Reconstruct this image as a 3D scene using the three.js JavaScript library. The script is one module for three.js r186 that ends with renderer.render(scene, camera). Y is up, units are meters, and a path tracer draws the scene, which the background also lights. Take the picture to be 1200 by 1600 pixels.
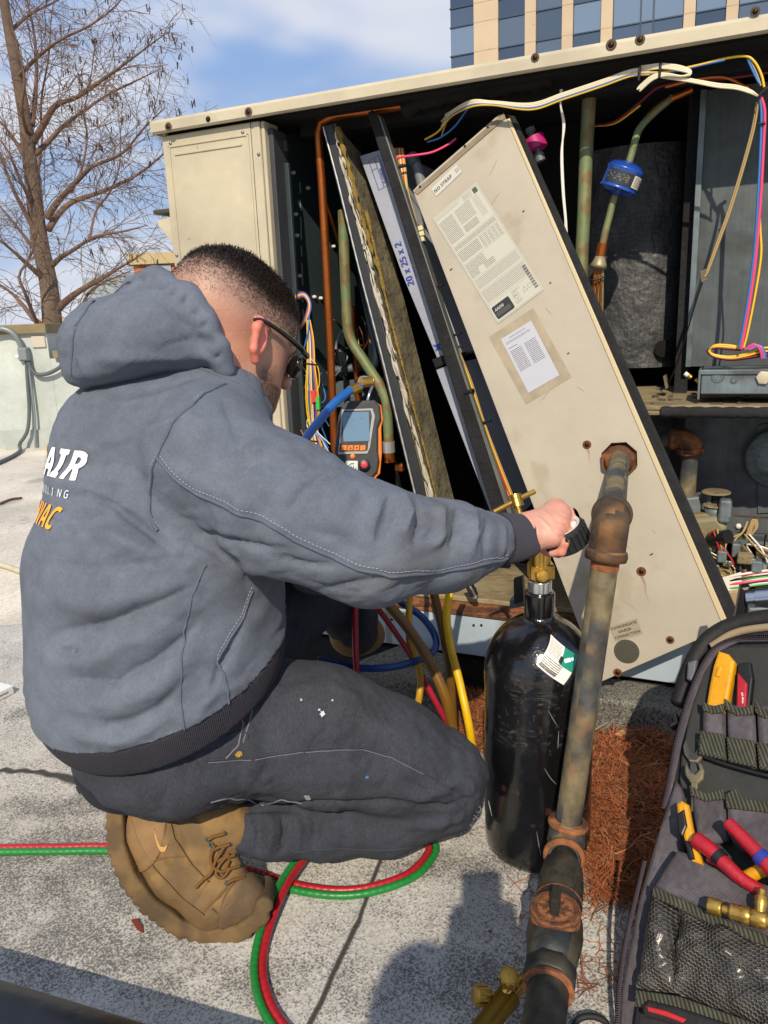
import * as THREE from 'three';
import { mergeGeometries, mergeVertices } from 'three/addons/utils/BufferGeometryUtils.js';
import { RoundedBoxGeometry } from 'three/addons/geometries/RoundedBoxGeometry.js';

// ---------- camera, sky, sun, exposure ----------
const scene = new THREE.Scene();
const RAD = Math.PI / 180, H = 1.05, FPX = 1200;
const camera = new THREE.PerspectiveCamera(2 * Math.atan(800 / FPX) / RAD, 0.75, 0.02, 900);
camera.rotation.order = 'YXZ';
camera.position.set(0, H, 0);
camera.rotation.set(-14 * RAD, 0, -2.3 * RAD);
camera.updateMatrixWorld(true);
scene.add(camera);
const SUN_AZ = 7 * RAD, SUN_EL = 38.5 * RAD;   // the light travels forward, slightly to the right
const sun = new THREE.DirectionalLight(0xffefd8, 5);
sun.position.set(-Math.sin(SUN_AZ) * Math.cos(SUN_EL) * 20, Math.sin(SUN_EL) * 20, Math.cos(SUN_AZ) * Math.cos(SUN_EL) * 20);
sun.target.position.set(0, 0.5, -1.6);
sun.position.add(sun.target.position);
sun.castShadow = true;
sun.shadow.mapSize.set(4096, 4096);
Object.assign(sun.shadow.camera, { left: -5, right: 5, top: 5, bottom: -5, near: 1, far: 60 });
scene.add(sun, sun.target);
const renderer = new THREE.WebGLRenderer({ antialias: true });
renderer.toneMapping = THREE.LinearToneMapping;
renderer.toneMappingExposure = .93;
renderer.shadowMap.enabled = true;

// ---------- noise ----------
let seed = 12345;
const rnd = () => { seed |= 0; seed = seed + 0x6D2B79F5 | 0; let t = Math.imul(seed ^ seed >>> 15, 1 | seed); t = t + Math.imul(t ^ t >>> 7, 61 | t) ^ t; return ((t ^ t >>> 14) >>> 0) / 4294967296; };
const rr = (a, b) => a + (b - a) * rnd();
const hash3 = (x, y, z) => { let h = Math.imul(x, 374761393) + Math.imul(y, 668265263) + Math.imul(z, 2147483647) | 0; h = Math.imul(h ^ h >>> 13, 1274126177); return ((h ^ h >>> 16) >>> 0) / 4294967296; };
const sm = t => t * t * (3 - 2 * t), mix = (a, b, t) => a + (b - a) * t, clamp = (x, a = 0, b = 1) => x < a ? a : x > b ? b : x;
const sstep = (a, b, x) => sm(clamp((x - a) / (b - a)));
function n3(x, y, z) {
  const i = Math.floor(x), j = Math.floor(y), k = Math.floor(z), u = sm(x - i), v = sm(y - j), w = sm(z - k);
  const l = (a, b) => mix(mix(hash3(i, j + a, k + b), hash3(i + 1, j + a, k + b), u), 0, 0);
  return mix(mix(l(0, 0), l(1, 0), v), mix(l(0, 1), l(1, 1), v), w);
}
const fbm3 = (x, y, z, o = 4) => { let s = 0, a = .5, t = 0; for (let i = 0; i < o; i++) { s += a * n3(x, y, z); t += a; a *= .5; x *= 2.03; y *= 2.03; z *= 2.03; } return s / t; };
const PF_ = new Float32Array(8192), PI_ = new Int32Array(1024); for (let i = 0; i < 8192; i++) PF_[i] = hash3(i, 17, 3); for (let i = 0; i < 1024; i++) PI_[i] = Math.floor(hash3(i, 5, 9) * 8192);
const pm = (i, p) => ((i % p) + p) % p;
function pn(x, y, p, s = 0) {   // periodic value noise
  const i = Math.floor(x), j = Math.floor(y), u = sm(x - i), v = sm(y - j);
  const i0 = pm(i, p), i1 = i0 + 1 === p ? 0 : i0 + 1, j0 = pm(j, p), j1 = j0 + 1 === p ? 0 : j0 + 1, a = PI_[i0 & 1023], b = PI_[i1 & 1023], c = j0 + s * 131, d = j1 + s * 131;
  const q00 = PF_[(a + c) & 8191], q10 = PF_[(b + c) & 8191], q01 = PF_[(a + d) & 8191], q11 = PF_[(b + d) & 8191], l0 = q00 + (q10 - q00) * u;
  return l0 + (q01 + (q11 - q01) * u - l0) * v;
}
const pfbm = (u, v, p, o = 4, s = 0) => { let r = 0, a = .5, t = 0; for (let i = 0; i < o; i++) { r += a * pn(u * p, v * p, p, s + i * 17); t += a; a *= .5; p *= 2; } return r / t; };

// ---------- sky ----------
{
  const w = 1024, h = 512, d = new Float32Array(w * h * 4);
  for (let y = 0; y < h; y++) for (let x = 0; x < w; x++) {
    const el = ((y + .5) / h - .5) * Math.PI, az = ((x + .5) / w - .5) * 2 * Math.PI;
    const dx = Math.cos(el) * Math.cos(az), dy = Math.sin(el), dz = Math.cos(el) * Math.sin(az);
    const e = Math.max(dy, 0);
    let r = mix(.60, .15, Math.pow(e, .5)), g = mix(.76, .36, Math.pow(e, .55)), b = mix(.98, .92, Math.pow(e, .5));
    const q = 1 / (Math.max(dy, 0) + .28), X = dx * q * 1.5, Z = dz * q * 1.5;
    let c = dy < -.02 ? 0 : fbm3(X * 1.6 + 7 + fbm3(X, 3, Z, 2) * 1.3, 2.2, Z * 2.6 + 3, 5);
    c = sstep(.30, .66, c) * .92;
    const cl = .98;
    r = mix(r, cl * .97, c); g = mix(g, cl * 1.0, c); b = mix(b, cl * 1.1, c);
    if (dy < 0) { const t = sstep(0, -.08, dy); r = mix(r, .22, t); g = mix(g, .21, t); b = mix(b, .2, t); }
    d.set([r * .86, g * .86, b * .86, 1], (y * w + x) * 4);
  }
  const t = new THREE.DataTexture(d, w, h, THREE.RGBAFormat, THREE.FloatType);
  t.mapping = THREE.EquirectangularReflectionMapping; t.magFilter = t.minFilter = THREE.LinearFilter; t.colorSpace = THREE.LinearSRGBColorSpace; t.needsUpdate = true;
  scene.background = t; scene.environment = t;
}

// ---------- from pixels of the photograph to places ----------
const V = (x, y, z) => new THREE.Vector3(x, y, z);
const ray = (px, py) => V((px - 600) / FPX, -(py - 800) / FPX, -1).applyQuaternion(camera.quaternion);
const O = V(0, H, 0);
const D = (px, py, d) => O.clone().addScaledVector(ray(px, py), d);
const G = (px, py, h = 0) => { const v = ray(px, py); return O.clone().addScaledVector(v, (h - H) / v.y); };
const PL = (px, py, p, n) => { const v = ray(px, py); return O.clone().addScaledVector(v, p.clone().sub(O).dot(n) / v.dot(n)); };
const depthOf = p => -p.clone().sub(O).applyQuaternion(camera.quaternion.clone().invert()).z;
const plane3 = (a, b, c) => { const n = b.clone().sub(a).cross(c.clone().sub(a)).normalize(); if (n.dot(O.clone().sub(a)) < 0) n.negate(); return { p: a, n }; };

// ---------- scene helpers ----------
const used = {};
const numbered = n => { used[n] = (used[n] ?? -1) + 1; return used[n] ? n + '_' + String(used[n]).padStart(3, '0') : n; };
function fin(m) { m.castShadow = m.receiveShadow = true; return m; }
function obj(name, geo, mat, parent = scene) {
  if (Array.isArray(geo)) geo = merge(geo);
  const m = fin(new THREE.Mesh(geo, mat)); m.name = parent === scene ? numbered(name) : name; parent.add(m); return m;
}
function thing(name, label, category, group) {
  const o = new THREE.Group(); o.name = numbered(name); scene.add(o); o.userData = { label, category }; if (group) o.userData.group = group; return o;
}
function tag(o, label, category, group) { Object.assign(o.userData, { label, category }); if (group) o.userData.group = group; return o; }
const struct = (name, geo, mat) => { const m = obj(name, geo, mat); m.userData.kind = 'structure'; return m; };
function merge(list) {
  list = list.map(g => { g = g.index ? g.toNonIndexed() : g; for (const k of Object.keys(g.attributes)) if (!['position', 'normal', 'uv', 'color'].includes(k)) g.deleteAttribute(k); return g; });
  const col = list.some(g => g.attributes.color);
  if (col) for (const g of list) if (!g.attributes.color) g.setAttribute('color', new THREE.BufferAttribute(new Float32Array(g.attributes.position.count * 3).fill(1), 3));
  return mergeGeometries(list);
}
function tri(geo, s = 1) {   // uv in metres (times s), by the axis each face looks along
  geo = geo.index ? geo.toNonIndexed() : geo;
  const p = geo.attributes.position, n = p.count, uv = new Float32Array(n * 2), a = V(), b = V(), c = V(), e = V();
  for (let i = 0; i < n; i += 3) {
    a.fromBufferAttribute(p, i); b.fromBufferAttribute(p, i + 1); c.fromBufferAttribute(p, i + 2);
    e.copy(b).sub(a).cross(c.sub(a)); const X = Math.abs(e.x), Y = Math.abs(e.y), Z = Math.abs(e.z);
    for (let k = i; k < i + 3; k++) {
      const x = p.getX(k), y = p.getY(k), z = p.getZ(k);
      uv[2 * k] = (X > Y && X > Z ? z : x) * s; uv[2 * k + 1] = (Y > X && Y > Z ? z : y) * s;
    }
  }
  geo.setAttribute('uv', new THREE.BufferAttribute(uv, 2)); return geo;
}
function paint(geo, fn) {
  const p = geo.attributes.position, nn = geo.attributes.normal, c = new Float32Array(p.count * 3);
  for (let i = 0; i < p.count; i++) { const q = fn(V(p.getX(i), p.getY(i), p.getZ(i)), V(nn.getX(i), nn.getY(i), nn.getZ(i))); c[3 * i] = q[0]; c[3 * i + 1] = q[1]; c[3 * i + 2] = q[2]; }
  geo.setAttribute('color', new THREE.BufferAttribute(c, 3)); return geo;
}
// a basis matrix: x, y, z axes and origin
const basis = (x, y, z, o) => new THREE.Matrix4().makeBasis(x, y, z).setPosition(o);
const UPV = V(0, 1, 0);
function frameOf(n) { const x = UPV.clone().cross(n).normalize(); return [x, n.clone().cross(x).normalize(), n]; }
function slab(pix, pl, thick, bevel = 0, off = 0, holes = []) {   // an outline on a plane, given thickness behind it
  const [ex, ey, ez] = frameOf(pl.n), o = pl.p.clone().addScaledVector(ez, off);
  const to2 = q => { const w = q.isVector3 ? q.clone() : PL(q[0], q[1], o, ez); w.sub(o); return new THREE.Vector2(w.dot(ex), w.dot(ey)); };
  const sh = new THREE.Shape(pix.map(to2)); for (const h of holes) sh.holes.push(new THREE.Path(h.map(to2)));
  const g = new THREE.ExtrudeGeometry(sh, { depth: Math.max(thick - 2 * bevel, .0005), bevelEnabled: bevel > 0, bevelThickness: bevel, bevelSize: bevel, bevelOffset: -bevel, bevelSegments: 2, curveSegments: 8 });
  g.translate(0, 0, -(thick - bevel)); g.applyMatrix4(basis(ex, ey, ez, o)); return g;
}
const curve = (pts, t = .5) => new THREE.CatmullRomCurve3(pts, false, 'catmullrom', t);
function tube(pts, r, seg = 40, rad = 8, t = .5) {   // a tube with rounded ends; r a number or a function of 0..1
  const c = curve(pts, t), g = new THREE.TubeGeometry(c, seg, 1, rad, false), p = g.attributes.position, fr = typeof r === 'function' ? r : () => r;
  for (let i = 0; i <= seg; i++) { const q = c.getPointAt(i / seg), R = fr(i / seg); for (let j = 0; j <= rad; j++) { const k = i * (rad + 1) + j; p.setXYZ(k, q.x + (p.getX(k) - q.x) * R, q.y + (p.getY(k) - q.y) * R, q.z + (p.getZ(k) - q.z) * R); } }
  const L = c.getLength(), uv = g.attributes.uv; for (let i = 0; i < uv.count; i++) uv.setXY(i, uv.getX(i) * L, uv.getY(i) * 2 * Math.PI * fr(0));
  const caps = [[0, -1], [1, 1]].map(([u, s]) => { const b = new THREE.SphereGeometry(fr(u), rad, 4, 0, Math.PI * 2, 0, Math.PI / 2); b.scale(1, .35, 1); const q = new THREE.Quaternion().setFromUnitVectors(UPV, c.getTangentAt(u).multiplyScalar(s)); b.applyQuaternion(q); const e = c.getPointAt(u); b.translate(e.x, e.y, e.z); return b; });
  return merge([g, ...caps]);
}
function bar(a, b, r0, r1 = r0, seg = 16, open = false) {   // a straight cylinder between two points
  const d = b.clone().sub(a), L = d.length(), g = new THREE.CylinderGeometry(r1, r0, L, seg, 1, open);
  g.applyQuaternion(new THREE.Quaternion().setFromUnitVectors(UPV, d.normalize())); const m = a.clone().add(b).multiplyScalar(.5); g.translate(m.x, m.y, m.z); return g;
}
function lathe(prof, o, dir = UPV, seg = 32) {   // profile [[r, h], ...] turned round an axis
  const g = new THREE.LatheGeometry(prof.map(([r, h]) => new THREE.Vector2(r, h)), seg);
  g.applyQuaternion(new THREE.Quaternion().setFromUnitVectors(UPV, dir.clone().normalize())); g.translate(o.x, o.y, o.z); return g;
}
function rbox(sx, sy, sz, r, m, seg = 2) { const g = new RoundedBoxGeometry(sx, sy, sz, seg, r); if (m) g.applyMatrix4(m); return g; }
function box(sx, sy, sz, m) { const g = new THREE.BoxGeometry(sx, sy, sz); if (m) g.applyMatrix4(m); return g; }

// ---------- textures ----------
function tex(size, fn, srgb = true, rep = 1) {
  const d = new Uint8Array(size * size * 4);
  for (let y = 0; y < size; y++) for (let x = 0; x < size; x++) { const c = fn((x + .5) / size, (y + .5) / size, x, y), k = (y * size + x) * 4; if (typeof c === 'number') d[k] = d[k + 1] = d[k + 2] = clamp(c) * 255; else { d[k] = clamp(c[0]) * 255; d[k + 1] = clamp(c[1]) * 255; d[k + 2] = clamp(c[2]) * 255; } d[k + 3] = 255; }
  const t = new THREE.DataTexture(d, size, size, THREE.RGBAFormat); t.wrapS = t.wrapT = THREE.RepeatWrapping; t.magFilter = THREE.LinearFilter; t.minFilter = THREE.LinearMipmapLinearFilter; t.generateMipmaps = true;
  if (srgb) t.colorSpace = THREE.SRGBColorSpace; t.repeat.set(rep, rep); t.needsUpdate = true; return t;
}
const re = (t, r, r2 = r) => { const c = t.clone(); c.repeat.set(r, r2); c.needsUpdate = true; return c; };
function canvasTex(w, h, draw) {
  const c = document.createElement('canvas'); c.width = w; c.height = h; const g = c.getContext('2d'); draw(g, w, h);
  const t = new THREE.CanvasTexture(c); t.colorSpace = THREE.SRGBColorSpace; t.anisotropy = 8; return t;
}
const lin = h => { const c = new THREE.Color(h); return [c.r, c.g, c.b]; };
const mat = (color, roughness = .6, o = {}) => new THREE.MeshStandardMaterial({ color, roughness, ...o });
const phys = (color, roughness, o = {}) => new THREE.MeshPhysicalMaterial({ color, roughness, ...o });
const T = {};
T.noise = tex(512, (u, v) => .25 + .75 * pfbm(u, v, 8, 6), false);
T.grime = tex(512, (u, v) => { const a = pfbm(u, v, 5, 6), b = pfbm(u, v, 40, 3, 9); const k = .80 + .2 * a + .05 * (b - .5) - (pn(u * 96, v * 96, 96, 4) > .985 ? .25 : 0); return [k, k * .99, k * .965]; });
T.scratch = tex(512, (u, v) => { const a = pfbm(u, v, 6, 5), s = pn(u * 12, v * 240, 240, 3) * pn(u * 90, v * 30, 240, 5); return clamp(.7 * a + .5 * s); }, false);
T.rust = tex(512, (u, v) => { const a = pfbm(u, v, 4, 6), b = pfbm(u, v, 16, 4, 31), c = pfbm(u, v, 3, 4, 77), t = sstep(.38, .66, a), s = sstep(.48, .74, c) * (.4 + b); let q = [mix(.27, .46, t), mix(.29, .42, t), mix(.30, .32, t)]; q = [mix(q[0], .50, s * .6), mix(q[1], .33, s * .6), mix(q[2], .20, s * .6)]; const k = .66 + .62 * b; return q.map(x => x * k); });
T.rust2 = tex(512, (u, v) => { const a = pfbm(u, v, 5, 6), b = pfbm(u, v, 24, 4, 31), t = sstep(.4, .65, a); const k = .7 + .6 * b; return [mix(.32, .53, t) * k, mix(.20, .33, t) * k, mix(.135, .19, t) * k]; });
T.galv = tex(512, (u, v) => { const a = pfbm(u, v, 10, 3), b = pfbm(u, v, 30, 3, 8), st = pn(u * 160, v * 3, 160, 2); const k = .62 + .22 * a + .12 * (b - .5) + .06 * (st - .5); const d = sstep(.62, .75, pfbm(u, v, 4, 5, 50)); return [mix(k * .93, .36, d * .5), mix(k * .98, .34, d * .5), mix(k, .3, d * .5)]; });
// ================= SETTING =================
struct('street_ground', new THREE.PlaneGeometry(1600, 1600).rotateX(-Math.PI / 2).translate(0, -9, 0), mat(new THREE.Color().setRGB(.11, .11, .105), .95));
// roof: near sheet with its own stains and laps, the rest around it
{
  const S = 1408, X0 = -1.6, Z0 = -2.7, W = 3.2;
  const stains = [[-.62, -1.34, .42, .2, 1], [-.95, -1.22, .4, .16, 1], [-.55, -1.15, .22, .12, .9], [-.8, -1.55, .3, .06, .7], [-.05, -1.42, .3, .05, .6], [.12, -1.3, .2, .06, .5], [-.3, -1.05, .3, .06, .4], [-1.1, -2.0, .5, .05, .4], [.1, -1.02, .3, .1, .55], [.45, -1.2, .12, .2, .4]];
  const c0 = G(0, 1205), c1 = G(60, 1208), c2 = G(145, 1228), s0 = G(485, 1600), s1 = G(560, 1440), s2 = G(595, 1345);
  const seg = (x, z, a, b, w) => { const dx = b.x - a.x, dz = b.z - a.z, t = clamp(((x - a.x) * dx + (z - a.z) * dz) / (dx * dx + dz * dz)); return sstep(w, w * .35, Math.hypot(x - a.x - t * dx, z - a.z - t * dz)); };
  const BU = new Float32Array(S * S), f = (u, v, px, py) => {
    const x = X0 + u * W, z = Z0 + (1 - v) * W;
    const nz = pfbm(u, v, 24, 2, 3), gr = hash3(px, py, 7), gr2 = pn(u * 420, v * 420, 420, 9), cl = pfbm(u, v, 66, 2, 13);
    let st = 0; for (const [a, b, rx, rz, s] of stains) { const e = Math.hypot((x - a) / rx, (z - b) / rz); st = Math.max(st, s * sstep(1.15, .1, e)); }
    st = clamp(st * (.75 + 1.1 * nz) + .22);
    const thr = mix(.90, .44, clamp(st * (0.45 + 1.0 * cl)));
    const dark = sstep(thr - .16, thr + .16, gr * .86 + gr2 * .14 + .16 * (cl - .5)) * .74;
    let k = .75 + .10 * (nz - .5) + .20 * (gr - .5) + .06 * (gr2 - .5);
    let cr = Math.max(seg(x + .012 * (nz - .5), z + .03 * (cl - .5), c0, c1, .012), seg(x, z + .03 * (cl - .5), c1, c2, .016), seg(x + .008 * (cl - .5), z, s0, s1, .007), seg(x + .008 * (cl - .5), z, s1, s2, .006)) * (cl > .33 ? 1 : .4);
    BU[py * S + px] = .5 + .4 * (gr - .5) + .5 * (gr2 - .5) - .45 * cr;
    let r = k * 1.0, g = k * .99, b = k * .95;
    const w = sstep(.55, .75, pfbm(u, v, 7, 3, 55)) * .3; r = mix(r, .60, w * .6); g = mix(g, .55, w * .6); b = mix(b, .46, w * .6);
    r = mix(r, .24, dark); g = mix(g, .235, dark); b = mix(b, .225, dark);
    r = mix(r, .16, cr * .85); g = mix(g, .15, cr * .85); b = mix(b, .14, cr * .85);
    return [r, g, b];
  };
  const m = mat(0xffffff, .93, { map: tex(S, f), bumpMap: tex(S, (u, v, x, y) => BU[y * S + x], false), bumpScale: .0022 });
  const near = new THREE.PlaneGeometry(W, W).rotateX(-Math.PI / 2).translate(X0 + W / 2, 0, Z0 + W / 2);
  struct('roof_membrane', near, m);
  const sh = new THREE.Shape([[-14, -9], [14, -9], [14, 16], [-14, 16]].map(([x, y]) => new THREE.Vector2(x, y)));
  sh.holes.push(new THREE.Path([[X0, -Z0], [X0 + W, -Z0], [X0 + W, -Z0 - W], [X0, -Z0 - W]].map(([x, y]) => new THREE.Vector2(x, y))));
  const t2 = tex(512, (u, v) => { const k = .76 + .14 * (pfbm(u, v, 6, 6) - .5) * 2 + .12 * (pn(u * 256, v * 256, 256) - .5), d = sstep(.62, .72, pfbm(u, v, 9, 5, 40)) * .35; return [k * 1.0 - d * .3, k * .97 - d * .3, k * .90 - d * .28]; }, true, .5);
  struct('roof_membrane', new THREE.ShapeGeometry(sh).rotateX(-Math.PI / 2), mat(0xffffff, .95, { map: t2 }));
}
// parapet
{
  const M = mat(0xc4cfce, .9, { map: re(T.grime, .7), bumpMap: re(T.noise, 3), bumpScale: .004 });
  const MC = mat(0x8d815f, .7, { map: re(T.grime, 1.3) });
  const a = G(0, 701), zf = a.z, th = .28;
  const at = (px, py) => PL(px, py, V(0, 0, zf), V(0, 0, 1));
  const xs = at(72, 520).x, hL = at(30, 522).y, hR = at(85, 560).y, xr = 14, xl = -14;
  const p = thing('parapet_wall', 'pale grey stepped roof parapet wall with tan coping behind the tree side', 'wall');
  const wl = obj('wall', tri(box(xs - xl, hL, th).translate((xs + xl) / 2, hL / 2, zf - th / 2)), M, p);
  obj('wall', tri(box(xr - xs, hR, th).translate((xr + xs) / 2, hR / 2, zf - th / 2 - .003)), M, p);
  const cop = (x0, x1, y, h) => obj('coping', tri(rbox(x1 - x0, h, th + .1, .006, new THREE.Matrix4().makeTranslation((x0 + x1) / 2, y + h / 2, zf - th / 2))), MC, p);
  const hc = at(30, 507).y - hL, hc2 = at(85, 548).y - hR;
  for (let x = xs + .02; x > xl; x -= 2.4) cop(Math.max(x - 2.395, xl), x, hL, hc);
  for (let x = xs + .05; x < xr; x += 2.4) cop(x, x + 2.395, hR, hc2);
  obj('flashing', tri(box(xr - xl, .17, .02).translate((xr + xl) / 2, .085, zf + .012)), mat(0xb9c4c4, .85, { map: re(T.grime, .9) }), p);
  const b0 = at(52, 547), b1 = at(71, 528);
  obj('block', tri(rbox(b1.x - b0.x, b1.y - b0.y, .16, .01, new THREE.Matrix4().makeTranslation((b0.x + b1.x) / 2, (b0.y + b1.y) / 2 + .02, zf - .06))), mat(0xb9b2a4, .9), p);
  // conduit and its box on the wall
  const gm = mat(0x7c8586, .45, { metalness: .3 }), dk = mat(0x4d5558, .6);
  const q = (x, y, o = .06) => at(x, y).add(V(0, 0, o));
  const jb = thing('junction_box', 'small grey electrical junction box on the parapet wall under the coping', 'electrical box');
  const c = q(42, 553, .05); obj('body', rbox(.085, .12, .08, .008, new THREE.Matrix4().makeTranslation(c.x, c.y, c.z)), gm, jb);
  obj('cover', rbox(.075, .1, .01, .003, new THREE.Matrix4().makeTranslation(c.x, c.y, c.z + .045)), gm, jb);
  const kn = q(31, 558, .07); obj('connector', bar(kn, c.clone(), .02, .025), mat(0xd8d6cc, .5), jb);
  tag(obj('conduit', tube([q(-40, 524, .09), q(-5, 516, .09), q(14, 514, .09), q(30, 524, .08), q(39, 545, .06)], .024, 30, 10), gm), 'thick grey conduit bending into the wall junction box', 'conduit');
  tag(obj('cable', tube([q(44, 562, .04), q(47, 600, .05), q(50, 640, .06), q(49, 672, .09), q(41, 690, .14), G(30, 706, .02), G(0, 722, .02), G(-60, 745, .02)], .017, 40, 8), dk), 'dark cable dropping from the junction box and running out over the roof', 'cable');
  tag(obj('cable', tube([q(47, 562, .04), q(52, 600, .05), q(58, 650, .05), q(60, 697, .06)], .011, 24, 8), gm), 'thin grey cable hanging straight down from the junction box', 'cable');
  tag(obj('cable', tube([q(47, 562, .05), q(53, 576, .06), q(62, 584, .06), q(75, 584, .06), q(90, 578, .06), q(108, 566, .06), q(130, 556, .06)], .018, 24, 8), dk), 'dark cable looping sideways along the parapet from the junction box', 'cable');
}
// brick building behind the parapet
{
  const t = thing('brick_building', 'orange brick building with tan coping far behind the parapet', 'building');
  const brick = mat(0xc07a4e, .9, { map: tex(256, (u, v) => { const k = .8 + .35 * pfbm(u, v, 16, 4); return [k, k * .97, k * .95]; }) }), cop = mat(0xb6a377, .7);
  const d = 26, cy = a => D(237, a, d).y, cz = D(237, 420, d).z;
  const bl = (x0, x1, y, y0, name, m, z0, z1) => obj(name, tri(box(x1 - x0, y - y0, z1 - z0).translate((x0 + x1) / 2, (y + y0) / 2, (z0 + z1) / 2)), m, t);
  const xl = D(209, 420, d).x, xr = D(420, 420, d).x, top = cy(396), bot = cy(413);
  bl(xl, xr, bot, -9, 'wall', brick, cz - 6, cz);
  bl(xl - .15, xr + .15, top, bot, 'coping', cop, cz - 6.15, cz + .15);
  const wx0 = D(243, 420, d).x, wx1 = D(268, 420, d).x;
  const wn = bl(wx0, wx1, cy(415), cy(427), 'window', mat(0x9aa7a8, .2), cz + .002, cz + .06);
  bl(wx0 - 2.5, wx0 - .6, cy(430), cy(470), 'window', mat(0x9aa7a8, .2), cz + .002, cz + .06);
  const d2 = 30, z2 = D(95, 500, d2).z, x0 = D(60, 500, d2).x, x1 = D(216, 500, d2).x;
  bl(x0, x1, D(95, 505, d2).y, -9, 'wall', brick, z2 - 5, z2);
  bl(x0 - .1, x1 + .1, D(95, 496, d2).y, D(95, 505, d2).y, 'coping', cop, z2 - 5.1, z2 + .1);
}
// office tower, parallel to the rooftop unit
const YAW = 24 * RAD, U = V(Math.cos(YAW), 0, Math.sin(YAW)), N = V(-Math.sin(YAW), 0, Math.cos(YAW));
{
  const t = thing('office_building', 'tall office building with pale piers and blue glass windows rising behind the unit', 'building');
  const P = D(702, 50, 70), inU = (px, py) => PL(px, py, P, N).sub(P).dot(U), yAt = py => PL(704, py, P, N).y;
  const stone = mat(0xd2c0a6, .85, { map: re(T.grime, .12) }), joint = mat(0xb09a80, .9), frame = mat(0x3d4a5a, .5, { metalness: .3 });
  const glasses = [0x5f6f84, 0x58687c, 0x69798c, 0x4f5f74].map(c => phys(c, .08, { metalness: .55 }));
  const low = [0x8a9fb3, 0x8296ab].map(c => phys(c, .1, { metalness: .5 }));
  const uB = (u0, u1, y0, y1, w0, w1) => { const g = box(u1 - u0, y1 - y0, w1 - w0).translate((u0 + u1) / 2, 0, -(w0 + w1) / 2); g.applyMatrix4(basis(U, UPV, N, V(P.x, (y0 + y1) / 2, P.z))); return g; };
  const yTop = yAt(-260), y13 = yAt(13), y43 = yAt(43), fl = yAt(13) - yAt(88), up = yAt(13) - yAt(43);
  const piers = [[740, 778], [820, 837], [878, 895], [939, 957], [1068, 1086], [1134, 1153], [1205, 1224], [1275, 1293]].map(([a, b]) => [inU(a, 30), inU(b, 30)]);
  const uEnd = piers[7][1];
  obj('core', uB(0, uEnd, -9, yTop, .45, 22), mat(0x39424d, .8), t);
  for (const [a, b] of piers) {
    const pr = obj('pier', tri(uB(a, b, -9, yTop, 0, .6), .2), stone, t);
    for (let k = -9; k < 4; k++) for (const o of [0, up]) { const y = y13 + k * fl - o; obj('joint', uB(a + .01, b - .01, y - .025, y + .025, -.012, .01), joint, pr); }
  }
  const bays = [[0, piers[0][0]]]; for (let i = 0; i < 7; i++) bays.push([piers[i][1], piers[i + 1][0]]);
  let n = 0;
  for (let k = -4; k < 4; k++) {
    const yk = y13 + k * fl;
    for (let bi = 0; bi < bays.length; bi++) {
      const [a, b] = bays[bi], cut = bi === 4 ? [a, a + (b - a) * .40, a + (b - a) * .58, b] : [a, b];
      for (let c = 0; c + 1 < cut.length; c++) for (const [o0, o1, lo] of [[0, up, 0], [up, fl, 1]]) {
        obj('pane', uB(cut[c] + .06, cut[c + 1] - .06, yk - o1 + .05, yk - o0 - .05, .22, .3), lo && (n % 3 == 0 || bi > 3) ? low[n % 2] : glasses[(n * 7 + bi) % 4], t); n++;
      }
    }
    for (const o of [0, up]) for (const [a, b] of bays) obj('mullion', uB(a, b, yk - o - .05, yk - o + .05, .12, .4), frame, t);
  }
  for (const f of [.40, .58]) { const [a, b] = bays[4]; obj('mullion', uB(a + (b - a) * f - .05, a + (b - a) * f + .05, y13 - 5 * fl, y13 + 4 * fl, .125, .39), frame, t); }
}
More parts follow.
